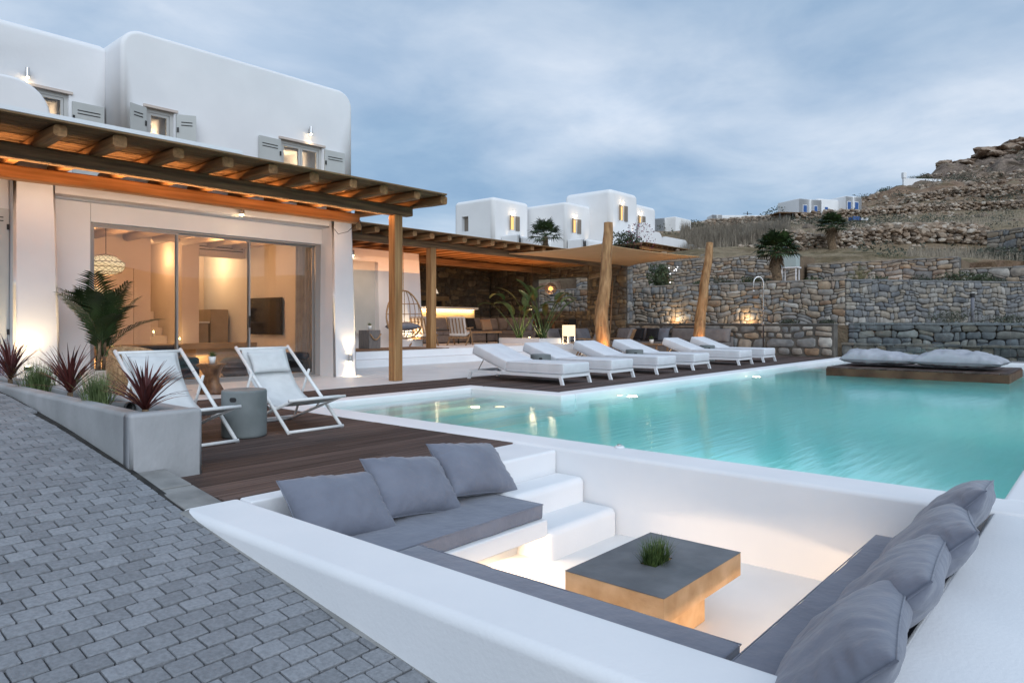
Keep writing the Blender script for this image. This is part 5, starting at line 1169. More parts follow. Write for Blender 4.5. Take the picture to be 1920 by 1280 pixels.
sl = sail('shade_sail', 'sand coloured shade sail stretched between the pergola and two leaning logs', [(16.6, 14.45, 3.24), (16.5, 10.95, 3.28), (21.4, 10.4, 3.24), (23.3, 14.2, 3.25)], sagk=.10)
for a, b in (((21.45, 10.38, 3.27), (21.68, 10.25, 3.34)), ((23.3, 14.2, 3.25), (23.4, 14.32, 3.27)), ((16.5, 10.95, 3.28), (16.5, 10.85, 3.36))):
    mb = MB(); mb.tube([Vector(a)-sl.location, Vector(b)-sl.location], .012, 5); obj('tension_rope', mb, STEEL, sl)
t = thing('outdoor_shower', 'tall curved steel shower pole in front of the stone wall', 'shower', (22.6, 8.75, 0)); q = Vector((-.6, .65, 0)).normalized()
pts = [(0, 0, 0), (0, 0, 2.35)]+[(q.x*.16*(1-math.cos(a)), q.y*.16*(1-math.cos(a)), 2.35+.22*math.sin(a)) for a in np.linspace(.2, PI, 12)]+[(q.x*.32, q.y*.32, 2.12)]
mb = MB(); mb.tube(pts, .024, 10); obj('pipe', mb, STEEL, t, True); mb = MB(); mb.lathe([(.05, 0), (.05, .03), (.03, .035), (.001, .035)], 16, (q.x*.32, q.y*.32, 2.09)); obj('shower_head', mb, STEEL, t, True); mb = MB(); mb.lathe([(.09, 0), (.09, .015), (.001, .015)], 18); obj('base_plate', mb, STEEL, t); mb = MB(); mb.box(-.05, .05, -.05, .05, 1.02, 1.08); obj('valve', mb, STEEL, t)
t = thing('wooden_ladder', 'slim wooden ladder leaning on the pavilion wall', 'ladder', (22.8, 15.0, 0)); dv = Vector((.42, 0.1, 2.7))
for s in (-.22, .22): mb = MB(); mb.tube([(0, s, 0), (dv.x, dv.y+s, dv.z)], .028, 8); obj('rail', mb, TEAK, t, True)
for k in range(7): a = (k+.6)/7.3; mb = MB(); mb.tube([(dv.x*a, dv.y*a-.22, dv.z*a), (dv.x*a, dv.y*a+.22, dv.z*a)], .016, 6); obj('rung', mb, TEAK, t, True)

# ================================================================== RAISED TERRACE FURNITURE
rug = thing('jute_rug', 'brown woven rug lying along the edge of the raised terrace', 'rug', (11.6, 14.95, .372)); v = []; f = []; n = 30
for i in range(n+1):
    for j in range(5): v.append((-2.2+4.4*i/n, -.7+1.5*j/4, .008+.006*noise.noise(Vector((i*.7, j*2, 1)))))
for i in range(n):
    for j in range(4): f.append((i*5+j, (i+1)*5+j, (i+1)*5+j+1, i*5+j+1))
o = obj('weave', MB().add(v, f), M('jute', (.16, .09, .055), (.26, .16, .10), scale=12, rough=1, bump=.6, bscale=40), rug, True); sm = o.modifiers.new('s', 'SOLIDIFY'); sm.thickness = .012; sm.offset = -.4
mb = MB(); mb.tube([(-2.2, -.7, .01), (2.2, -.7, .01)], .009, 5); obj('border', mb, MATS['jute'], rug, True)
# lantern-like wooden stool with rope handle
t = thing('rope_stool', 'square grey wooden stool with a rope handle beside the wing door', 'stool', (12.05, 15.55, .385), .1); rbox('body', -.21, .21, -.21, .21, 0, .50, .012, M('grey_wood', (.16, .15, .15), (.25, .22, .20), scale=6, stretch=(8, 8, 1), rough=.7, coord='obj'), t, 2)
mb = MB(); mb.tube([(-.2+.4*i/12, -.235, .40-.16*math.sin(PI*i/12)) for i in range(13)], .016, 8); obj('rope_handle', mb, RATTAN, t, True)
small_pot((12.05, 15.55, .89), 'small green plant in a silver pot on the rope-handled stool', .06, .12, 3)
# hanging egg chair
t = thing('hanging_chair', 'rattan hanging egg chair with a grey cushion behind the pergola post', 'hanging chair', (13.15, 15.45, 1.0), math.radians(-22))
def hoop(s): return [(s*.52*math.sin(a)*(1-.15*math.cos(a)), -.12+.10*math.cos(a), .32+.68*math.cos(a)) for a in np.linspace(0, PI, 14)]
for s in (-1, 1): mb = MB(); mb.tube(hoop(s), .024, 8); obj('front_hoop', mb, RATTAN, t, True)
for k, a in enumerate(np.linspace(-1.35, 1.35, 9)):
    pts = [(.50*math.sin(a)*math.sin(q), -.1+.50*math.cos(a)*math.sin(q), .32+.68*math.cos(q)) for q in np.linspace(.05, PI-.05, 14)]; mb = MB(); mb.tube(pts, .011, 6); obj('rib', mb, RATTAN, t, True)
for q in (1.1, 1.55, 1.9, 2.15, 2.4, 2.65):
    mb = MB(); mb.tube([(.505*math.sin(a)*math.sin(q), -.1+.505*math.cos(a)*math.sin(q), .32+.68*math.cos(q)) for a in np.linspace(-1.5, 1.5, 14)], .012, 6); obj('cross_rib', mb, RATTAN, t, True)
o = obj('seat_cushion', cushion_mesh('ec', .84, .74, .22, FABTD, 14, .006), FABTD, t); o.location = (0, .05, -.02); mb = MB(); mb.tube([(0, -.02, 1.0), (0, 0, 2.36)], .012, 6); obj('hanging_rope', mb, RATTAN, t)
# teak armchairs
def armchair(lb, loc, rz, pad, grp, wood=TEAK):
    t = thing('armchair', lb, 'armchair', loc, rz, group=grp); w = .31
    for s in (-1, 1):
        for p, q in (((s*w, -.34, 0), (s*w, -.02, .56)), ((s*w, .36, 0), (s*w, -.05, .36))): mb = MB(); mb.bar(p, q, .03, .045, (0, 1, 0)); obj('leg', mb, wood, t)
        mb = MB(); mb.bar((s*w, -.32, .56), (s*w, .30, .54), .05, .03); obj('armrest', mb, wood, t)
    mb = MB(); mb.bar((-w, -.3, .33), (w, -.3, .33), .03, .05); mb.bar((-w, .25, .24), (w, .25, .24), .03, .05); mb.bar((-w+.04, -.3, .33), (-w+.04, .25, .24), .03, .05); mb.bar((w-.04, -.3, .33), (w-.04, .25, .24), .03, .05); obj('seat_frame', mb, wood, t)
    for i in range(5): mb = MB(); x = -.22+.11*i; mb.bar((x, .20, .24), (x, .45, .86), .03, .02, (0, 1, 0)); obj('slat', mb, wood, t)
    o = rbox('seat_cushion', -w+.03, w-.03, -.3, .26, 0, .10, .03, pad, t, 3); o.location = (0, 0, .33); o.rotation_euler = (-.16, 0, 0)
    o = rbox('back_cushion', -w+.03, w-.03, 0, .10, 0, .60, .03, pad, t, 3); o.location = (0, .12, .36); o.rotation_euler = (-.38, 0, 0); return t
PADC = M('cream_pad', (.56, .50, .45), (.63, .57, .52), scale=5, rough=.9)
armchair('cream cushioned teak armchair directly right of the terrace post', (15.9, 15.9, .37), math.radians(115), PADC, 'cream teak armchairs on the raised terrace')
armchair('cream cushioned teak armchair between the hanging chair and the terrace post', (14.55, 16.1, .37), math.radians(110), PADC, 'cream teak armchairs on the raised terrace')
armchair('low beige armchair just right of the white plant box', (19.1, 13.2, .004), math.radians(-155), FABT, 'low beige armchairs facing the outdoor sofa')
armchair('low beige armchair beside the near leaning log', (20.2, 12.6, .004), math.radians(-160), FABT, 'low beige armchairs facing the outdoor sofa')
# sofas
def sofa(nm, lb, loc, rz, Ln, D_, n, mat, colf, seath=.42, pill=True, grp=None, seed=1):
    t = thing(nm, lb, 'sofa', loc, rz, group=grp); rd = random.Random(seed)
    rbox('base', -Ln/2, Ln/2, -D_/2, D_/2, .03, seath-.14, .04, mat, t, 3)
    w = Ln/n
    for i in range(n):
        rbox('seat_cushion', -Ln/2+w*i+.006, -Ln/2+w*(i+1)-.006, -D_/2, D_/2-.16, seath-.138, seath, .035, mat, t, 3)
        o = obj('back_cushion', cushion_mesh('bc', w*.96, .52, .22, colf(i), 12, .008, .3, seed+i, .03), colf(i), t); o.location = (-Ln/2+w*(i+.5), D_/2-.22, seath+.23); o.rotation_euler = (math.radians(74+rd.uniform(-4, 4)), 0, rd.uniform(-.05, .05))
    rbox('backrest', -Ln/2, Ln/2, D_/2-.14, D_/2, .03, seath+.2, .04, mat, t, 3)
    return t
def throw(lb, loc, rot, mat, w=.46, seed=1): 
    o = thing('throw_pillow', lb, 'pillow', loc, rot=rot, group=None); obj('cover', cushion_mesh('tp', w, w*.9, .15, mat, 12, .007, .4, seed), mat, o)
    mb = MB(); mb.tube([(-w/2, -w*.44, 0), (w/2, -w*.44, 0), (w/2, w*.44, 0), (-w/2, w*.44, 0), (-w/2, -w*.44, 0)], .004, 4, False); obj('piping', mb, mat, o)
sofa('lounge_sofa', 'long taupe sofa with back cushions under the pergola roof', (18.6, 18.1, .37), 0, 5.4, .95, 6, FABT, lambda i: FABT, seed=3)
rbox_t = sofa('lounge_sofa', 'short end of the taupe lounge sofa beside the plant box', (19.9, 17.0, .37), -PI/2, 1.3, .9, 1, FABT, lambda i: FABTD, seed=5)
throw('black throw pillow in the middle of the taupe sofa', (18.3, 17.75, 1.05), (math.radians(72), 0, .05), FABK, .46, 2)
throw('light brown throw pillow on the taupe sofa right of the black one', (18.95, 17.6, 1.0), (math.radians(68), 0, -.1), M('tan_fabric', (.30, .20, .13), (.36, .25, .17), scale=5, rough=.9), .50, 3)
sofa('garden_sofa', 'long grey outdoor sofa along the low stone wall', (22.75, 12.3, .004), -PI/2, 4.6, .9, 4, FABT, lambda i: (FABTD, FABTD, FABT, FABT)[i], .40, seed=7)
sofa('garden_sofa', 'grey outdoor sofa section with its back to the raised dining floor', (20.9, 15.1, .004), 0, 2.7, .85, 3, FABT, lambda i: FABTD, .40, seed=9)
throw('black throw pillow on the left end of the outdoor sofa', (19.85, 14.75, .66), (math.radians(66), 0, .2), FABK, .48, 4)
throw('black throw pillow on the outdoor sofa, left one of the pair by the wall', (22.5, 13.35, .68), (math.radians(70), 0, -PI/2), FABK, .5, 5)
throw('black throw pillow on the outdoor sofa, right one of the pair by the wall', (22.5, 12.75, .68), (math.radians(70), 0, -PI/2+.1), FABK, .5, 6)
t = thing('low_table', 'low wooden table with a plant in front of the outdoor sofa', 'table', (21.3, 12.2, .004)); rbox('tabletop', -.45, .45, -.6, .6, .33, .37, .01, TEAK, t, 2)
for a in ((-.38, -.5), (.38, -.5), (.38, .5), (-.38, .5)): mb = MB(); mb.box(a[0]-.025, a[0]+.025, a[1]-.025, a[1]+.025, 0, .329); obj('leg', mb, TEAK, t)
small_pot((21.3, 12.1, .375), 'small plant standing on the low table by the outdoor sofa', .08, .14, 6, 90, .2)
t = thing('coffee_table', 'long low wooden table before the taupe lounge sofa', 'table', (17.6, 16.7, .37)); rbox('tabletop', -.8, .8, -.35, .35, .36, .41, .01, TEAK, t, 2)
for a in ((-.7, -.28), (.7, -.28), (.7, .28), (-.7, .28)): mb = MB(); mb.box(a[0]-.02, a[0]+.02, a[1]-.02, a[1]+.02, 0, .359); obj('leg', mb, BLACK, t)
t = thing('dining_table', 'dark wooden dining table under the stone opening', 'table', (21.9, 17.6, .37)); rbox('tabletop', -.5, .5, -1.3, 1.3, .71, .76, .01, ROOTW, t, 2)
for a in ((-.42, -1.15), (.42, -1.15), (.42, 1.15), (-.42, 1.15)): mb = MB(); mb.box(a[0]-.04, a[0]+.04, a[1]-.04, a[1]+.04, 0, .709); obj('leg', mb, ROOTW, t)
def dchair(lb, loc, rz):
    t = thing('dining_chair', lb, 'chair', loc, rz, group='black dining chairs')
    for x in (-.21, .21):
        for y, h in ((-.2, .44), (.2, .86)): mb = MB(); mb.box(x-.018, x+.018, y-.018, y+.018, 0, h); obj('leg', mb, BLACK, t)
    mb = MB(); mb.box(-.22, .22, -.22, .18, .44, .47); obj('seat', mb, BLACK, t); mb = MB(); mb.box(-.19, .19, .185, .21, .56, .86); obj('backrest', mb, BLACK, t); return t
C0 = dchair('black dining chair nearest the sofa, at the near end of the dining table', (21.9, 16.05, .37), PI)
dup(C0, (21.25, 16.7, .37), PI/2, 'black dining chair at the near left side of the dining table'); dup(C0, (22.6, 16.7, .37), -PI/2, 'black dining chair against the wall at the near right of the table'); dup(C0, (22.6, 17.9, .37), -PI/2, 'black dining chair against the wall at the middle of the table')
# lamps of the lounge
t = thing('floor_lamp', 'glowing square floor lamp on white legs behind the plant box', 'lamp', (19.75, 14.45, .004)); mb = MB(); mb.box(-.16, .16, -.16, .16, .62, 1.0); obj('lamp_shade', mb, SHADE, t)
for a in ((-.15, -.15), (.15, -.15), (.15, .15), (-.15, .15)): mb = MB(); mb.box(a[0]-.012, a[0]+.012, a[1]-.012, a[1]+.012, 0, .619); obj('leg', mb, PAINTW, t)
point('floor_lamp_light', (0, 0, .45), 14, WARM2, .1, t)
pendant((17.3, 18.6, 2.25), 3.3, [(.14, -.12), (.13, -.09), (.05, .08), (.03, .14)], 'small white cone pendant lamp above the bar', mat=emat('cone_shade_glow', (1, .80, .62), .8), pw=14)
pendant((21.9, 16.9, 2.42), 3.3, [(.08, -.20), (.20, -.11), (.24, 0), (.2, .10), (.07, .2)], 'round woven pendant lamp glowing above the dining table', mat=emat('amber_weave_glow', (1, .50, .14), 3), pw=20, lattice=ROOTW, core=.10)
pendant((20.4, 16.6, 2.30), 3.3, [(.03, -.03), (.045, 0), (.03, .05)], 'bare bulb glowing between the banana leaves', mat=BULB, pw=14)
# white plant box with strelitzias
t = thing('plant_box', 'large white plastered plant box at the corner of the raised terrace', 'planter', (18.9, 15.5, 0))
rbox('box_wall', -.6, .6, -.92, .92, 0.0, .56, .03, WHITES, t, 4, cuts=[(-.5, .5, -.82, .82, .46, .7)]); mb = MB(); mb.box(-.51, .51, -.83, .83, .44, .50); obj('soil', mb, SOIL, t)
def bleaf(par, base, az, lean, st, Ln, w, curve, seed):
    rd = random.Random(seed); p = Vector(base); th = lean; pts = [p.copy()]; n = 6
    for i in range(n): p = p+Vector((math.sin(th)*math.cos(az), math.sin(th)*math.sin(az), math.cos(th)))*(st/n); th += curve*.25/n; pts.append(p.copy())
    mb = MB(); mb.tube(pts, [.022-.012*i/n for i in range(n+1)], 6); o = obj('stalk', mb, BANA, par, True)
    n = 12; v = []; f = []; side = Vector((-math.sin(az), math.cos(az), 0)); C_ = []
    for i in range(n+1):
        C_.append((p.copy(), th)); p = p+Vector((math.sin(th)*math.cos(az), math.sin(th)*math.sin(az), math.cos(th)))*(Ln/n); th += curve/n
    for i, (c, q) in enumerate(C_):
        a = i/n; ww = w/2*math.sin(PI*min(1, .06+a*.94))**.55*(1-.25*a); up = Vector((-math.cos(q)*math.cos(az), -math.cos(q)*math.sin(az), math.sin(q))); jg = 1+.06*math.sin(i*2.9+seed)
        for k_, s in enumerate((-1, -.5, 0, .5, 1)): v.append(c+side*s*ww*jg+up*abs(s)*ww*.35)
    for i in range(n):
        for k_ in range(4): f.append((i*5+k_, i*5+k_+1, (i+1)*5+k_+1, (i+1)*5+k_))
    obj('leaf', MB().add(v, f), BANA, par, True)
def strel(lb, loc, seed, n, h):
    t = thing('banana_plant', lb, 'plant', loc, group='big-leaved plants in the white plant box'); rd = random.Random(seed)
    for k in range(n):
        bleaf(t, (rd.uniform(-.12, .12), rd.uniform(-.12, .12), 0), k*2.4+rd.uniform(-.4, .4), rd.uniform(.05, .55), h*rd.uniform(.55, 1.0), rd.uniform(.6, .95), rd.uniform(.2, .34), rd.uniform(.5, 2.0), seed*20+k)
strel('tall big-leaved plant at the right end of the white plant box', (18.95, 14.95, .5), 3, 12, 1.75); strel('tall big-leaved plant at the left end of the white plant box', (18.85, 15.9, .5), 6, 11, 1.55)
t = thing('plant_uplight', 'small light glowing among the leaves in the white plant box', 'ground light', (18.7, 15.35, .5)); mb = MB(); mb.lathe([(.04, 0), (.04, .08), (.001, .08)], 10); obj('housing', mb, BLACK, t); mb = MB(); mb.lathe([(.03, .081), (.03, .085), (.001, .085)], 10); obj('bulb', mb, BULB, t); point('leaf_light', (0, 0, .25), 14, WARM2, .05, t)

# ================================================================== GARDEN RETAINING WALLS
def slanted_wall(nm, lb, p0, p1, z0, z1, th, sx, sy, mat, core_mat, gap, depth, seed, maxn=300, cap=True, holes=()):
    """free wall whose visible face runs p0 -> p1 (outside on the right)"""
    a = Vector((p0[0], p0[1], 0)); b = Vector((p1[0], p1[1], 0)); d = (b-a).normalized(); nrm = Vector((d.y, -d.x, 0))
    w = thing(nm, lb, 'stone wall', (p0[0], p0[1], z0)); mb = MB()
    A, B = Vector((0, 0, 0)), b-a
    pl = [A, B, B-nrm*th, A-nrm*th]; v = [Vector((q.x, q.y, 0)) for q in pl]+[Vector((q.x, q.y, z1-z0-.02)) for q in pl]
    mb.add(v, [(0, 1, 2, 3), (7, 6, 5, 4), (0, 4, 5, 1), (1, 5, 6, 2), (2, 6, 7, 3), (3, 7, 4, 0)]); obj('wall_core', mb, core_mat, w)
    stones(w, p0, p1, z0, z1-.05, sx, sy, mat, gap=gap, depth=depth, maxn=maxn, seed=seed, holes=holes)
    if cap:
        rd = random.Random(seed+50); L_ = (b-a).length; x = 0; me = MB(); k = 0
        while x < L_-.1:
            l = min(rd.uniform(.35, .75), L_-x); c0 = a+d*(x+.01); c1 = a+d*(x+l-.01); h = rd.uniform(.045, .075); e = nrm*(.05+rd.uniform(-.02, .03))
            c = (c0+c1)/2+Vector((0, 0, z1-.03)); q = [c0+e, c1+e, c1-nrm*th*.95, c0-nrm*th*.95]
            vv = [Vector((p.x, p.y, z1-.045))-c for p in q]+[Vector((p.x, p.y, z1-.045+h))-c for p in q]
            o = obj('capstone', MB().add(vv, [(0, 1, 2, 3), (7, 6, 5, 4), (0, 4, 5, 1), (1, 5, 6, 2), (2, 6, 7, 3), (3, 7, 4, 0)], rd.uniform(.15, .6)), mat, w, tone=True); o.location = c-Vector(w.location); o['_s'] = 1; x += l
    return w
slanted_wall('retaining_wall', 'tall tan stone retaining wall behind the shower and the leaning logs', (26.0, 24.0), (26.0, 7.2), .7, 2.60, .32, .27, .195, STONE, MORTAR, .011, .05, 11)
slanted_wall('retaining_wall', 'blue grey stone retaining wall on the right behind the glass fence', (26.0, 7.2), (33.5, 1.55), .9, 2.58, .32, .25, .19, STONEB, MORTAR, .011, .05, 12)
slanted_wall('terrace_wall', 'upper terrace wall of tan stones below the shade sail of the next villa', (33.0, 23.6), (33.0, 11.2), 2.3, 4.28, .4, .32, .20, STONE, MORTAR, .011, .05, 13)
slanted_wall('terrace_wall', 'upper terrace wall of pale stones behind the sago palm', (34.0, 11.1), (34.0, 5.0), 2.3, 3.80, .4, .34, .22, STONE, MORTARG, .012, .05, 14)
slanted_wall('terrace_wall', 'stone wall in the upper terrace at the right edge of the picture', (34.01, 5.0), (34.01, -3.0), 2.3, 3.30, .4, .34, .22, STONE, MORTARG, .012, .05, 15)
slanted_wall('garden_wall', 'stone wall seen through the glass fence, level with the fence top', (24.9, 6.8), (24.9, -3.5), -.3, 1.06, .25, .36, .23, STONEB, MORTARG, .014, .04, 16)
slanted_wall('path_wall', 'knee-high tan stone wall right behind the glass fence', (24.1, 6.78), (24.1, -3.5), -.4, .42, .3, .38, .24, STONE, MORTARG, .012, .04, 17)
mb = MB(); mb.add([(24.4, 6.7, .30), (24.4, -3.5, .36), (24.89, -3.5, .55), (24.89, 6.7, .34)], [(0, 3, 2, 1)]); structure('path', mb, KERB)
mb = MB(); mb.box(23.3, 24.09, -4, 6.79, -.3, -.004); structure('fence_footing', mb, WHITEF)
# glass fence
gf = thing('glass_fence', 'frameless glass fence panels along the far end of the pool', 'fence', (23.45, 6.5, 0)); y = .25
for k in range(5):
    mb = MB(); mb.box(-.006, .006, -y-1.98, -y, .02, 1.10); obj('glass_panel', mb, GLASSF, gf)
    mb = MB(); mb.box(-.02, .02, -y-1.98, -y, 0.0, .045); obj('shoe', mb, STEEL, gf)
    y += 2.0
# ================================================================== NEXT VILLA ON THE HILL
V = thing('hill_villa', 'group of white cube houses on the hillside with lit windows and shutters', 'villa', (38, 28, 4)); VO = Vector((38, 28, 4))
def vb(nm, x0, x1, y0, y1, z0, z1, r, cuts=None, edges=None, seg=4):
    o = rbox(nm, x0, x1, y0, y1, z0, z1, r, WHITEV, V, seg, edges=edges, cuts=cuts); o.location = -VO; return o
WHITEV = M('white_villa_plaster', (.80, .80, .80), (.84, .84, .84), scale=1, rough=.9)
tp = lambda a, b: a.z > 7 and b.z > 7 or abs(a.z-b.z) > 3
WG = emat('villa_window_glow', (1, .60, .22), 1.5)
VW = []
def vwin(x, y, z, w=.55, h=.95, right=True, lampz=.25, lit=True):
    VW.append((x-w/2, x+w/2, y-.2, y+.35, z, z+h)); f = MB(); X, Y, Z_ = x-VO.x, y-VO.y, z-VO.z
    f.box(X-w/2, X-w/2+.05, Y+.05, Y+.12, Z_, Z_+h); f.box(X+w/2-.05, X+w/2, Y+.05, Y+.12, Z_, Z_+h); f.box(X-w/2+.05, X+w/2-.05, Y+.05, Y+.12, Z_+h-.05, Z_+h); f.box(X-w/2+.05, X+w/2-.05, Y+.05, Y+.12, Z_, Z_+.05)
    wd = obj('window', f, FRAM, V); g = MB(); g.box(X-w/2+.05, X+w/2-.05, Y+.09, Y+.10, Z_+.05, Z_+h-.05); obj('pane', g, WG, wd)
    for s, ww in ((-1, .12), (1, .38)):
        g = MB(); x0 = X+s*(w/2+.01); g.bar((x0, Y-.03, Z_+h/2), (x0+s*ww, Y-.03-(0.16 if ww < .2 else .03), Z_+h/2), .03, h); obj('shutter', g, SHUTD, wd)
    if lampz:
        t = thing('wall_lamp', VL.pop(0), 'wall lamp', (x, y-.12, z+h+lampz), group='small lamps over the villa windows'); m_ = MB(); m_.lathe([(.05, -.06), (.05, .06), (.02, .07)], 10); obj('housing', m_, STEEL, t); m_ = MB(); m_.lathe([(.001, -.10), (.05, -.09), (.05, -.065), (.001, -.062)], 10); obj('bulb', m_, BULB, t)
        point('villa_lamp', (0, -.12, -.04), 4, WARM2, .08, t)
SHUTD = M('brown_grey_shutter', (.20, .17, .14), rough=.7)
VL = ['lamp over the window of the leftmost villa cube', 'lamp over the window of the middle villa cube', 'lamp over the window of the tallest villa cube', 'lamp over the window of the rightmost villa cube']
vwin(35.15, 30.3, 7.15); vwin(38.1, 27.4, 7.0); vwin(41.2, 25.7, 8.0, .6, 1.05); vwin(45.0, 26.5, 7.9, .55, .95)
o1 = vb('cube', 33.3, 36.9, 30.3, 33.9, 2, 9.15, .28, [VW[0], (33.1, 33.65, 32.55, 33.15, 7.1, 8.1)], tp); o2 = vb('cube', 37.1, 40.0, 27.4, 33.0, 2, 8.98, .2, [VW[1]], tp)
o3 = vb('cube', 39.9, 43.4, 25.7, 29.6, 2, 10.05, .35, [VW[2]], tp, 6); o4 = vb('cube', 43.2, 47.4, 26.5, 30.5, 2, 9.7, .3, [VW[3]], tp)
vb('link_wall', 36.0, 37.09, 30.9, 33.5, 2, 8.6, .05)
vb('link_wall', 46.5, 50.5, 26.9, 29.5, 2, 7.6, .25)
g = MB(); g.box(33.5-VO.x, 33.6-VO.x, 32.6-VO.y, 33.1-VO.y, 3.15, 4.05); obj('side_shutter', g, SHUTD, V)
tpp = lambda a, b: a.z > 5 and b.z > 5
for (x0, x1, y0, y1, z1, r) in ((34.2, 37.3, 28.6, 28.9, 6.55, .2), (34.0, 34.3, 28.905, 30.2, 6.7, .1), (37.5, 40.4, 25.9, 26.2, 6.45, .25), (37.2, 37.5, 26.205, 27.3, 6.5, .1)): vb('terrace_parapet', x0, x1, y0, y1, 2, z1, r, edges=tpp, seg=6)
vb('terrace_block', 34.3, 37.2, 28.905, 30.29, 2, 5.9, .05, seg=1); vb('terrace_block', 37.51, 39.89, 26.205, 27.39, 2, 5.8, .05, seg=1)
for (x0, x1, y0, y1, z1, r) in ((39.9, 41.0, 23.5, 23.8, 7.6, .5), (41.02, 42.8, 23.5, 23.8, 7.15, .5), (42.82, 46.6, 23.5, 23.8, 6.95, .55), (46.65, 48.4, 23.5, 23.8, 6.75, .6)): vb('curved_parapet', x0, x1, y0, y1, 5.2, z1, r, edges=lambda a, b: a.z > 6 and b.z > 6 and abs(a.y-b.y) > .1, seg=10)
vb('lower_wing', 39.9, 48.3, 23.81, 26.49, 2, 6.1, .05, seg=1, edges=tpp, cuts=[(45.0, 46.0, 23.6, 24.2, 3.9, 5.0)])
for k, (x, y, z, a) in enumerate(((34.6, 30.27, 6.9, 8), (36.2, 30.27, 6.9, 8), (40.25, 25.67, 7.6, 10), (42.6, 25.67, 7.6, 12), (39.5, 27.37, 6.8, 7), (37.4, 27.37, 6.8, 6), (46.4, 26.47, 7.5, 8))): spot('villa_uplight', (x, y-.12, z-.35), (0, .12, 1), a*.9, 60, WARM2, .05, 1)
mb = MB(); mb.box(45.05-VO.x, 45.95-VO.x, 23.9-VO.y, 23.95-VO.y, -.1, .95); obj('glass_door', mb, WG, V); point('villa_lamp', (45.5, 23.3, 5.6), 16, WARM2, .05)
# its pergola with festoon bulbs
PV2 = thing('hill_pergola', 'small timber pergola with bulbs in front of the next villa', 'pergola', (40.5, 22, 3.55)); 
for k in range(17): x = 36.0+.62*k; mb = MB(); mb.bar((x-41, 1.4, 2.06), (x-41, -1.2, 2.06), .10, .12); obj('rafter', mb, PERGD, PV2)
for y in (-.9, 1.0): mb = MB(); mb.bar((-4.6, y, 1.9), (5.4, y, 1.9), .16, .16); obj('beam', mb, PERG, PV2)
mb = MB(); mb.box(-4.7, 5.5, -1.3, 1.5, 2.13, 2.18); obj('reed_cover', mb, REED, PV2)
for x in (-.2, 4.6): mb = MB(); mb.bar((x, -.9, -1.5), (x, -.9, 1.82), .16); obj('post', mb, POSTM, PV2)
FES = ['festoon bulb left of the hill pergola post', 'festoon bulb just right of the hill pergola post', 'festoon bulb in the middle of the hill pergola', 'upper festoon bulb at the right end of the hill pergola', 'lower festoon bulb at the right end of the hill pergola']
for k, (x, z) in enumerate(((36.6, 4.9), (40.6, 5.1), (42.5, 5.2), (44.4, 5.2), (44.5, 4.85))):
    t = thing('festoon_bulb', FES[k], 'bulb', (x, 20.9, z), group='bulbs hung under the hill pergola'); m_ = MB(); m_.lathe([(.001, -.07), (.05, -.05), (.055, 0), (.02, .06)], 10); obj('bulb', m_, BULB, t, True); m_ = MB(); m_.lathe([(.02, .06), (.02, .12)], 8); obj('socket', m_, BLACK, t)
    if k % 2 == 0: point('festoon_light', (0, 0, -.1), 8, WARM2, .06, t)
area('hill_pergola_wash', (41, 22.4, 4.8), (0, 0, 1), 30, 7, 1.5, (1, .55, .22))
sail('shade_sail', 'second small sand coloured sail beyond the far leaning log', [(45.5, 19.6, 5.0), (46.8, 17.2, 5.3), (50.5, 16.4, 5.6), (49.8, 19.6, 5.4)], n=12)
for k, (x, y, z, lb) in enumerate(((44.8, 16.3, 4.2, 'short wooden pole of the small far sail, left one'), (46.5, 13.6, 4.2, 'short wooden pole of the small far sail, right one by the palm'))):
    t = thing('wooden_pole', lb, 'pole', (x, y, z)); mb = MB(); mb.tube([(0, 0, 0), (.03, 0, 1.1), (0, 0, 2.0)], [.13, .11, .09], 10); obj('trunk', mb, LOGM, t, True); mb = MB(); mb.tube([(0, 0, 1.85), (0, 0, 1.9)], .115, 10); obj('ring', mb, STEEL, t)
# bougainvillea, fairy-lit shrub by the villa
def shrub(nm, lb, loc, r, n, size, mat, seed, squash=(1, 1, .8), cat='shrub', grp=None, stem=True):
    t = thing(nm, lb, cat, loc, group=grp); rd = random.Random(seed); mb = MB()
    for k in range(6): leafblob(mb, (rd.uniform(-.5, .5)*r*squash[0], rd.uniform(-.5, .5)*r*squash[1], r*squash[2]*rd.uniform(.4, .9)), r*rd.uniform(.45, .75), n//6, size, rd, squash, .6, .3)
    obj('foliage', mb, mat, t, False, kind='stuff')
    mb = MB(); mb.tube([(0, 0, -.3), (0, 0, r*.5)], [r*.07, r*.03], 6); obj('stem', mb, TRUNK, t, True); return t
BOUG = M('bougainvillea_petal', (.10, .012, .03), (.26, .05, .10), scale=5, rough=.8)
t = shrub('bougainvillea', 'dark climbing bougainvillea hanging at the corner of the villa pergola', (36.0, 21.6, 4.9), 1.2, 1500, .12, SHRUB, 2, (1, 1, .9), 'climber'); mb = MB(); rd = random.Random(1); leafblob(mb, (0.1, -.3, 1.1), 1.0, 220, .09, rd); obj('blossom', mb, BOUG, t, kind='stuff')
t = shrub('lit_shrub', 'dark shrub with white fairy lights behind the blue stone pillar', (30.0, 16.6, 2.46), .8, 1100, .10, SHRUB, 5, (.8, .8, 1.2))
for k in range(7): rd = random.Random(k); mb = MB(); mb.lathe([(.001, -.03), (.035, 0), (.001, .03)], 8, (rd.uniform(-.6, .4), -.75, rd.uniform(.4, 1.3))); obj('fairy_light', mb, emat('fairy_glow', (.95, .95, 1), 3), t)
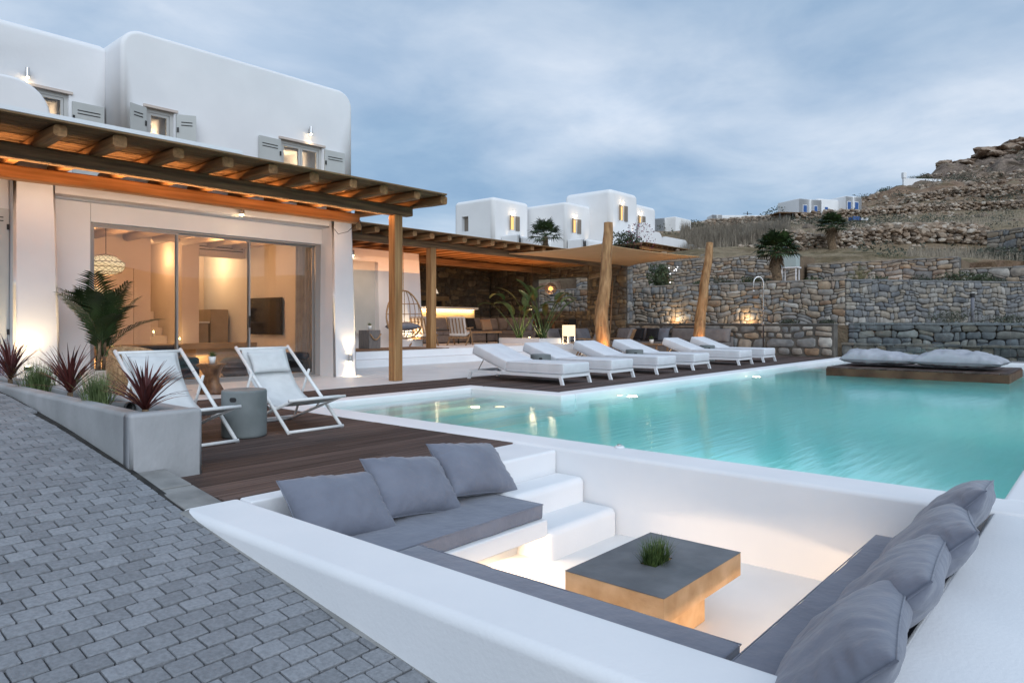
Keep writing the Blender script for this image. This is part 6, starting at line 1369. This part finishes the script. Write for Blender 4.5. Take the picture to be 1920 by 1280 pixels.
t = thing('ground_light', 'orange light at the foot of the fairy-lit shrub', 'ground light', (30.6, 15.4, 2.46)); mb = MB(); mb.lathe([(.06, 0), (.06, .05), (.001, .05)], 10); obj('housing', mb, BLACK, t); mb = MB(); mb.lathe([(.04, .051), (.04, .055), (.001, .055)], 10); obj('bulb', mb, LED, t); spot('up_beam', (0, 0, .1), (.25, .15, 1), 90, 80, (1, .55, .18), .05, .9, t); point('spill', (0, 0, .25), 14, (1, .55, .18), .05, t)
t = thing('ground_light', 'orange light among the low shrubs on the lower wall', 'ground light', (29.0, 12.3, 2.46)); mb = MB(); mb.lathe([(.06, 0), (.06, .05), (.001, .05)], 10); obj('housing', mb, BLACK, t); mb = MB(); mb.lathe([(.04, .051), (.04, .055), (.001, .055)], 10); obj('bulb', mb, LED, t); point('spill', (0, 0, .25), 22, (1, .55, .18), .05, t)
t = thing('ground_light', 'orange light behind the sago palm', 'ground light', (32.0, 7.4, 2.46)); mb = MB(); mb.lathe([(.06, 0), (.06, .05), (.001, .05)], 10); obj('housing', mb, BLACK, t); mb = MB(); mb.lathe([(.04, .051), (.04, .055), (.001, .055)], 10); obj('bulb', mb, LED, t); point('spill', (.6, 0, .3), 12, (1, .5, .2), .05, t)
for k, (x, y) in enumerate(((25.7, 13.6), (25.75, 10.6))):
    t = thing('ground_light', ['light at the foot of the tall stone wall, left of the sofa', 'light at the foot of the tall stone wall, right of the far log'][k], 'ground light', (x, y, 1.0)); mb = MB(); mb.lathe([(.05, 0), (.05, .03), (.001, .03)], 12); obj('housing', mb, STEEL, t); mb = MB(); mb.lathe([(.035, .031), (.035, .034), (.001, .034)], 12); obj('bulb', mb, BULB, t); point('spill', (0, 0, .18), 13, WARM2, .05, t)
# palms
def fan_palm(nm, lb, loc, h, R_, n, seed, tr=.16):
    t = thing(nm, lb, 'palm', loc); rd = random.Random(seed); mb = MB(); pts = [(0.03*math.sin(i), .03*math.cos(i*1.3), h*i/8) for i in range(9)]; mb.tube(pts, [tr*(1.25-.25*i/8+.08*(i % 2)) for i in range(9)], 12, True, .08); obj('trunk', mb, TRUNK, t, True)
    for k in range(n):
        az = k*2.399; a = (k+.5)/n; lean = .15+1.65*a**.9; st = R_*rd.uniform(.45, .6); mb = MB(); p = Vector((0, 0, h)); dv = Vector((math.sin(lean)*math.cos(az), math.sin(lean)*math.sin(az), math.cos(lean)))
        q = p+dv*st; mb.tube([p, q], .015, 4); side = Vector((-math.sin(az), math.cos(az), 0)); up = side.cross(dv)
        for j in range(17):
            f_ = -1.5+3.0*j/16; d2 = (dv*math.cos(f_)+side*math.sin(f_)).normalized(); l = R_*.62*(.72+.28*math.cos(f_))*rd.uniform(.85, 1.1); w_ = .035; m1 = q+d2*l*.6; m2 = q+d2*l+Vector((0, 0, -.28*l*rd.uniform(.5, 1.4))); wv = d2.cross(up).normalized()*w_
            mb.add([q, m1+wv, m2, m1-wv], [(0, 1, 2, 3)], rd.random())
        obj('frond', mb, PALM, t)
    mb = MB()
    for k in range(60): az = rd.uniform(0, 6.28); z = h*rd.uniform(.72, 1.0); mb.tube([(tr*math.cos(az), tr*math.sin(az), z), (tr*1.9*math.cos(az), tr*1.9*math.sin(az), z-.45*rd.random()-.1)], .012, 4)
    obj('dead_skirt', mb, TRUNK, t, kind='stuff')
fan_palm('fan_palm', 'bushy fan palm above the shower on the garden ledge', (28.1, 10.35, 2.4), 1.5, .95, 34, 1)
z_ = 5.2; fan_palm('fan_palm', 'smaller fan palm farther up the slope right of the bushy one', (43.2, 12.7, land1(43.2, 12.7)-.3), 1.7, .95, 30, 2, .2)
fan_palm('fan_palm', 'windblown small palm rising over the lounge roof in front of the villa', (33.9, 26.6, 4.2), 2.1, 1.2, 26, 3, .14)
fan_palm('fan_palm', 'tiny palm top just left of the windblown palm over the lounge roof', (31.9, 27.6, 4.2), 1.15, .6, 14, 4, .1)
t = thing('sago_palm', 'low spreading sago palm on top of the retaining wall', 'palm', (30.6, 7.9, 2.44)); rd = random.Random(8); mb = MB(); mb.tube([(0, 0, -.1), (0, 0, .22)], [.14, .12], 10); obj('trunk', mb, TRUNK, t, True)
for k in range(20): frond(t, (0, 0, .2), k*2.4, rd.uniform(.3, 1.25), rd.uniform(.8, 1.05), rd.uniform(.3, .8), 12, .16, .016, M('sago_leaf', (.09, .09, .03), (.18, .16, .06), scale=4) if k == 0 else MATS['sago_leaf'], seed=k, droop=.1)
# shrubs along the ledges
SL = [(28.2, 12.6, .55), (28.6, 11.5, .5), (28.0, 13.6, .45), (28.9, 10.9, .45), (28.9, 9.1, .4), (30.2, 7.2, .5), (31.3, 5.7, .45), (31.9, 4.9, .6), (32.2, 4.2, .55), (32.9, 3.6, .45), (29.3, 13.0, .4)]
SLB = ['dark low shrub left of the far log on the retaining wall', 'green grassy shrub just right of the far log', 'low maroon shrub by the orange ground light', 'round shrub between the far log and the fan palm', 'small shrub right of the fan palm', 'rounded shrub right of the sago palm', 'small reddish shrub beside the dark rounded shrubs',
       'large dark rounded shrub on the retaining wall', 'dark shrub next to the largest rounded shrub', 'last dark shrub at the right of the retaining wall', 'low shrub behind the orange light']
for k, (x, y, r) in enumerate(SL): shrub('shrub', SLB[k], (x, y, 2.44), r, 900, .055, SHRUB if k % 3 else SHRUBG, 30+k, (1.1, 1.1, .75))
for k, (x, y, r, lb) in enumerate([(25.4, 8.9, .22, 'small weed at the foot of the tall wall near the shower'), (25.5, 3.9, .5, 'sprawling shrub at the foot of the blue grey wall'), (25.4, 2.6, .35, 'smaller shrub at the foot of the blue grey wall'), (25.4, 7.6, .2, 'tiny weed between the shower and the wall corner')]): shrub('weed_shrub', lb, (x, y, .98), r, 600, .045, SHRUBG, 60+k, (1.6, 1.6, .7))
t = thing('drain_pipe', 'dark vertical pipe on the blue grey wall at the right edge', 'pipe', (29.5, 3.95, 1.0)); mb = MB(); mb.tube([(0, 0, 0), (0, 0, 1.1)], .06, 10); obj('tube', mb, FABTD, t, True); mb = MB(); mb.lathe([(.075, .98), (.075, 1.12), (.001, 1.12)], 12); obj('collar', mb, BLACK, t)
t = thing('water_tank', 'pale box-shaped water tank beside the fan palm', 'tank', (31.4, 10.95, 2.46)); rbox('tank', -.22, .22, -.34, .34, 1.06, 1.58, .04, M('pale_plastic', (.38, .45, .44), rough=.5), t, 3); mb = MB(); mb.box(-.25, .25, -.38, .38, 1.0, 1.058); obj('shelf', mb, PAINTW, t)
for a in ((-.2, -.3), (.2, -.3), (.2, .3), (-.2, .3)): mb = MB(); mb.box(a[0]-.02, a[0]+.02, a[1]-.02, a[1]+.02, 0, .999); obj('leg', mb, PAINTW, t)

# ================================================================== HILLSIDE DETAIL
def at(u, v, D): s = (u-960)/1320.7; return ((.757+.653*s)*D, (.653-.757*s)*D)
def ray_ground(u, D): x, y = at(u, 0, D); return x, y, land1(x, y)
def rock_geo(rd, s, fl=.6):
    bm = bmesh.new(); bmesh.ops.create_icosphere(bm, subdivisions=1, radius=1)
    q = rd.uniform(0, 50)
    v = [Vector((p.co.x*rd.uniform(.8, 1.2), p.co.y*rd.uniform(.8, 1.2), p.co.z*fl))*(1+.35*noise.noise(p.co*1.3+Vector((q, 0, 0))))*s for p in bm.verts]; f = [tuple(w.index for w in g.verts) for g in bm.faces]; bm.free(); return v, f
RGEO = [rock_geo(random.Random(k), 1) for k in range(14)]
def rocks(mb, x, y, z, s, rd):
    v, f = rd.choice(RGEO); R_ = Matrix.Rotation(rd.uniform(0, 6.28), 3, 'Z') @ Matrix.Rotation(rd.uniform(-.4, .4), 3, 'X'); t_ = rd.random()
    mb.add([R_ @ (p*s)+Vector((x, y, z)) for p in v], f, t_)
# dry stone field walls following the slope
def drywall(lb, ctrl, h, s, n, seed, thick=.6, maxn=0):
    w = thing('dry_stone_wall', lb, 'stone wall', (0, 0, 0)); rd = random.Random(seed); pts = [at(u, 0, D) for u, D in ctrl]; mb = MB(); first = None
    seg = [math.dist(pts[i], pts[i+1]) for i in range(len(pts)-1)]; tot = sum(seg); P0_ = (pts[0][0], pts[0][1], land1(*pts[0])); w.location = P0_
    for k in range(n):
        a = rd.random()*tot; i = 0
        while a > seg[i]: a -= seg[i]; i += 1
        q = a/seg[i]; x = pts[i][0]*(1-q)+pts[i+1][0]*q+rd.uniform(-1, 1)*thick/2; y = pts[i][1]*(1-q)+pts[i+1][1]*q+rd.uniform(-1, 1)*thick/2
        hh = h*(1+.25*noise.noise(Vector((x*.3, y*.3, 2)))); z = land1(x, y)+rd.random()*hh
        rocks(mb, x-P0_[0], y-P0_[1], z-P0_[2], s*rd.uniform(.6, 1.35), rd)
    obj('field_stones', mb, ROCKP, w, tone=True, kind='stuff'); 
    # earth core so that no light shows through
    mb = MB(); v = []
    for i in range(len(pts)):
        for j in range(8 if i < len(pts)-1 else 1):
            q = j/8; a = pts[i]; b = pts[min(i+1, len(pts)-1)]; x = a[0]*(1-q)+b[0]*q; y = a[1]*(1-q)+b[1]*q; z = land1(x, y); v += [(x-P0_[0]+.1, y-P0_[1], z-.8-P0_[2]), (x-P0_[0]+.1, y-P0_[1], z+h*.8-P0_[2])]
    mb.add(v, [(2*i, 2*i+1, 2*i+3, 2*i+2) for i in range(len(v)//2-1)]); obj('wall_core', mb, EARTH, w); return w
drywall('long tumbled dry stone wall behind the two fan palms', [(1470, 42), (1530, 42.5), (1590, 43), (1650, 44), (1700, 45)], .95, .15, 2000, 1, 1.1)
drywall('dry stone wall with big boulders at the right of the slope', [(1660, 44), (1740, 45), (1800, 45), (1850, 44)], 1.1, .24, 700, 2, 1.2)
drywall('thin dry stone wall along the foot of the rocky hill', [(1500, 80), (1570, 80), (1650, 82), (1740, 84), (1830, 84), (1940, 82)], 1.0, .22, 1500, 3, 1.2)
drywall('distant dry stone wall below the small white houses', [(1270, 88), (1340, 90), (1400, 92), (1470, 90)], 1.1, .24, 900, 4, .8)
drywall('dark dry stone wall rising across the hill at the right', [(1700, 100), (1780, 100), (1860, 96), (1940, 94)], 1.2, .28, 700, 5, 1)
sw = slanted_wall('field_wall', 'pale stone wall corner high up at the right edge of the picture', (47.0, 5.6), (44.0, 1.2), 3.4, 6.1, .5, .45, .28, STONE, MORTARG, .02, .06, 21)
# scattered rocks and scrub as ground cover
rd = random.Random(9); mb = MB(); 
for _ in range(4200):
    u = rd.uniform(1200, 2000); D = 40+100*rd.random()**.7; x, y = at(u, 0, D)
    cl = noise.noise(Vector((x*.09, y*.09, 4)))
    if cl < -.05 and D < 88: continue
    s = rd.uniform(.06, .19)*(1+D/100)
    rocks(mb, x, y, land1(x, y)+fb(x, y, .11)*.25+.02, s*(2.2 if rd.random() < .05 else 1), rd)
ob = obj('scattered_rocks', mb, ROCKP, tone=True, kind='stuff'); tag(ob, 'loose rocks scattered over the dry hillside', 'rocks')
mb = MB(); rd = random.Random(19)
for _ in range(1500):
    u = rd.uniform(1230, 2000); D = 36+105*rd.random()**.8; x, y = at(u, 0, D); cl = noise.noise(Vector((x*.07+9, y*.07, 4)))
    if cl < rd.uniform(-.1, .35): continue
    r = rd.uniform(.25, .75)*(1+D/140); z = land1(x, y)+fb(x, y, .11)*.25
    leafblob(mb, (x, y, z+r*.25), r, 46, r*.17, rd, (1.2, 1.2, .6), .6, .3)
ob = obj('hillside_scrub', mb, SHRUBG, kind='stuff'); tag(ob, 'low grey green scrub growing over the hillside', 'scrub')
mb = MB(); rd = random.Random(29)
for _ in range(15000):
    k = rd.random(); u, D = (rd.uniform(1275, 1500), rd.uniform(47, 62)) if k < .62 else (rd.uniform(1420, 1960), rd.uniform(50, 80)) if k < .85 else (rd.uniform(1700, 1960), rd.uniform(35.5, 40))
    x, y = at(u, 0, D); z = land1(x, y); h = rd.uniform(.5, 1.35)*(1+.5*noise.noise(Vector((x*.4, y*.4, 8)))) if k < .62 and u < 1480 else rd.uniform(.25, .6); a = rd.uniform(0, PI); lx_, ly_ = rd.uniform(-.15, .15)*h, rd.uniform(-.15, .15)*h; w_ = .03 if h > .8 else .02
    mb.add([(x-math.cos(a)*w_, y-math.sin(a)*w_, z-.1), (x+math.cos(a)*w_, y+math.sin(a)*w_, z-.1), (x+lx_, y+ly_, z+h)], [(0, 1, 2)], rd.random())
    if h > .7 and k < .62: mb.add([(x+lx_*.8-.06, y+ly_*.8, z+h*.8), (x+lx_*.8+.05, y+ly_*.8+.05, z+h*.85), (x+lx_*1.1, y+ly_*1.1, z+h*1.12)], [(0, 1, 2)], rd.random())
ob = obj('dry_reeds', mb, M('dry_reed', (.22, .185, .145), (.42, .36, .28), scale=2, rough=1), kind='stuff'); tag(ob, 'tall dry reeds and yellow grass on the slope behind the villa', 'reeds')
# rock outcrop on the crest
def crag(nm, lb, u, D, s, seed, sub=4, sq=(1.3, 1, .8), rough=.5, dz=0):
    bm = bmesh.new(); bmesh.ops.create_icosphere(bm, subdivisions=sub, radius=1); x, y = at(u, 0, D)
    for v in bm.verts:
        p = v.co.copy(); r = 1+rough*noise.fractal(p*1.2+Vector((seed, 0, 0)), .8, 2.2, 5)+.18*abs(noise.noise(Vector((p.x*.8, p.y*.8, p.z*5+seed)))); v.co = Vector((p.x*sq[0], p.y*sq[1], p.z*sq[2]))*r*s
    me = bpy.data.meshes.new(nm); bm.to_mesh(me); bm.free(); me.materials.append(ROCK); o = link(bpy.data.objects.new(nm, me)); o.location = (x, y, land1(x, y)+dz); return tag(o, lb, 'rock')
crag('boulder', 'big balanced boulder on the crest of the hill', 1771, 142, 1.35, 3, dz=1.0); crag('rock_outcrop', 'rock ledge under and right of the balanced boulder', 1808, 143, 2.4, 5, sq=(2.2, 1.3, .4), dz=-.4)
crag('rock_outcrop', 'large layered rock face near the top right of the hill', 1868, 146, 3.2, 7, sq=(2.2, 1.2, .45), dz=-.6); crag('rock_outcrop', 'topmost rocks at the right edge of the picture', 1918, 149, 2.8, 9, sq=(1.9, 1.2, .55), dz=-.2)
crag('rock_outcrop', 'low rock slabs left of the hillside farm wall', 1560, 100, 2.0, 11, sq=(2, 1.2, .4), dz=0)
# far white houses
def house(nm, lb, loc, parts, wins, cat='house', rz=0):
    t = thing(nm, lb, cat, loc, rz)
    for p in parts: rbox('block', *p, .12, WHITEV, t, 2, edges=lambda a, b: a.z > .5 and b.z > .5)
    for (x, y, z, w, h, face) in wins:
        m_ = MB(); fr = MB()
        if face == 'f': m_.box(x-w/2, x+w/2, y-.06, y-.02, z, z+h); fr.box(x-w/2-.08, x+w/2+.08, y-.019, y-.001, z-.08, z+h+.08)
        else: m_.box(y-.06, y-.02, x-w/2, x+w/2, z, z+h); fr.box(y-.019, y-.001, x-w/2-.08, x+w/2+.08, z-.08, z+h+.08)
        wd = obj('window', fr, PAINTW, t); obj('shutter', m_, BLUE, wd)
    return t
x, y = at(1262, 0, 74); z = 1.1+(604-440)/1320*74
h = house('farmhouse', 'plain white cube house behind the villa reeds', (x, y, z-1.0), [(-1.8, 1.6, -1.2, 1.2, 0, 2.6)], [], rz=0); m_ = MB(); m_.box(.3, 1.0, -1.23, -1.21, .9, 1.9); obj('window', m_, SHUTD, h)
x, y = at(1523, 0, 96); z = 1.1+(604-398)/1320*96
house('farmhouse', 'white house with blue shutters on the ridge', (x, y, z-1.2), [(-3.8, .0, -1.6, 2.4, -2, 2.6), (.02, 3.6, -1.0, 2.4, -2, 2.9), (3.62, 6.4, -2.2, .6, -1, 3.3)], [(-2.8, -1.6, .6, .55, 1.1, 'f'), (-1.0, -1.6, .6, .5, 1.1, 'f'), (1.4, -1.0, .9, .5, .9, 'f'), (4.2, -2.2, 1.5, .55, 1.0, 'f'), (5.5, -2.2, 1.5, .6, 1.0, 'f')], rz=-.5)
x, y = at(1378, 0, 118); z = 1.1+(604-412)/1320*118; house('farmhouse', 'long low white farm building on the skyline', (x, y, z-1.3), [(-4.2, -2.5, -1, 2, -1, 2.0), (-2.48, 5.5, -1, 2, -1, 1.9)], [], rz=-.85)
t = thing('roof_terrace', 'dark flat pergola shelter below the blue-shuttered house', 'shelter', (*at(1488, 0, 90), 1.1+(604-418)/1320*90)); mb = MB(); mb.box(-2.8, 2.8, -1.5, 1.5, 1.0, 1.12); o = obj('roof', mb, PERGD, t)
for a in (-2.6, -.9, .9, 2.6): mb = MB(); mb.box(a-.07, a+.07, -1.45, -1.3, -1.2, .999); obj('post', mb, BLACK, t)
mb = MB(); mb.box(-2.7, 2.7, 1.2, 1.4, -1.2, .999); obj('back_wall', mb, BLACK, t); t.rotation_euler = (0, 0, -.75)
x, y = at(1728, 0, 122); z = 1.1+(604-352)/1320*122; t = thing('white_wall', 'white farm wall with a chimney high on the hill', 'wall', (x, y, z), -.62); rbox('wall', -3.6, 3.6, -.2, .2, -2.0, 1.5, .03, WHITEV, t, 1); rbox('chimney', -3.7, -3.1, -.3, .3, 1.51, 2.5, .05, WHITEV, t, 2); rbox('rubble_wall', 3.65, 6.4, -.1, .3, -2.5, 1.3, .03, ROCK, t, 1); t.rotation_euler = (0, 0, -.72)
x, y = at(1862, 0, 128); z = 1.1+(604-336)/1320*128; t = thing('white_wall', 'thin white wall just below the top rocks', 'wall', (x, y, z+.2), -1.0); rbox('wall', -2.8, 2.8, -.2, .2, -2, .75, .03, WHITEV, t, 1); rbox('wall_end', -2.95, -2.81, -.25, .25, -2, .85, .03, WHITEV, t, 1)
for k, (u, v, D, r, lb) in enumerate([(1303, 424, 80, 1.5, 'dark round tree right of the plain white cube house'), (1450, 405, 98, 2.2, 'dark rounded tree left of the blue-shuttered house'), (1408, 411, 104, 1.2, 'small bush on the skyline between the farm buildings'), (1715, 334, 124, 1.1, 'small tree behind the white farm wall'), (1740, 332, 130, 1.2, 'bushes left of the balanced boulder'), (1657, 357, 118, 1.3, 'bushes at the left end of the hill crest'), (1905, 343, 112, 1.8, 'green bush near the right edge below the thin white wall'), (1620, 438, 48, .5, 'dark shrub on top of the long tumbled wall'), (1650, 440, 48, .55, 'spiky dark shrub right of the middle of the tumbled wall'), (1590, 500, 36, .8, 'green shrubs on the terrace behind the sago palm'), (1660, 488, 36, .8, 'olive green shrubs in the middle of the terrace'), (1880, 480, 37, 1.5, 'large brownish shrub at the right of the terrace'), (1520, 452, 47, 1.2, 'dense dark hedge left of the smaller fan palm'), (1545, 502, 36, .45, 'small blue green shrub on the terrace')]):
    x, y = at(u, 0, D); z = 1.1+(604-v)/1320*D; shrub('tree' if r > 1.4 and D > 60 else 'shrub', lb, (x, y, z-r*.8), r, 1300, r*.085, SHRUB if k not in (6, 11) else SHRUBG, 80+k, (1.35, 1.35, .85), 'tree' if r > 1.4 and D > 60 else 'shrub')
t = thing('utility_pole', 'thin utility pole on the skyline', 'pole', (*at(1401, 0, 125), 1.1+(604-415)/1320*125)); mb = MB(); mb.tube([(0, 0, -1), (0, 0, 1.7)], .08, 6); obj('pole', mb, BLACK, t); mb = MB(); mb.bar((-.7, .5, 1.35), (.7, -.5, 1.35), .08); obj('crossarm', mb, BLACK, t)
x, y = at(1607, 0, 70); t = thing('blue_tarp', 'small blue and white tarp lying in the dry field', 'tarp', (x, y, land1(x, y)+.3)); mb = MB(); mb.box(-.7, .1, -.4, .4, 0, .35); obj('blue_sheet', mb, BLUE, t); mb = MB(); mb.box(.11, .9, -.4, .4, 0, .22); obj('white_sheet', mb, PAINTW, t); t.rotation_euler = (0, 0, -.7)
for o in S.objects:
    if o.get('_s') is not None: del o['_s']
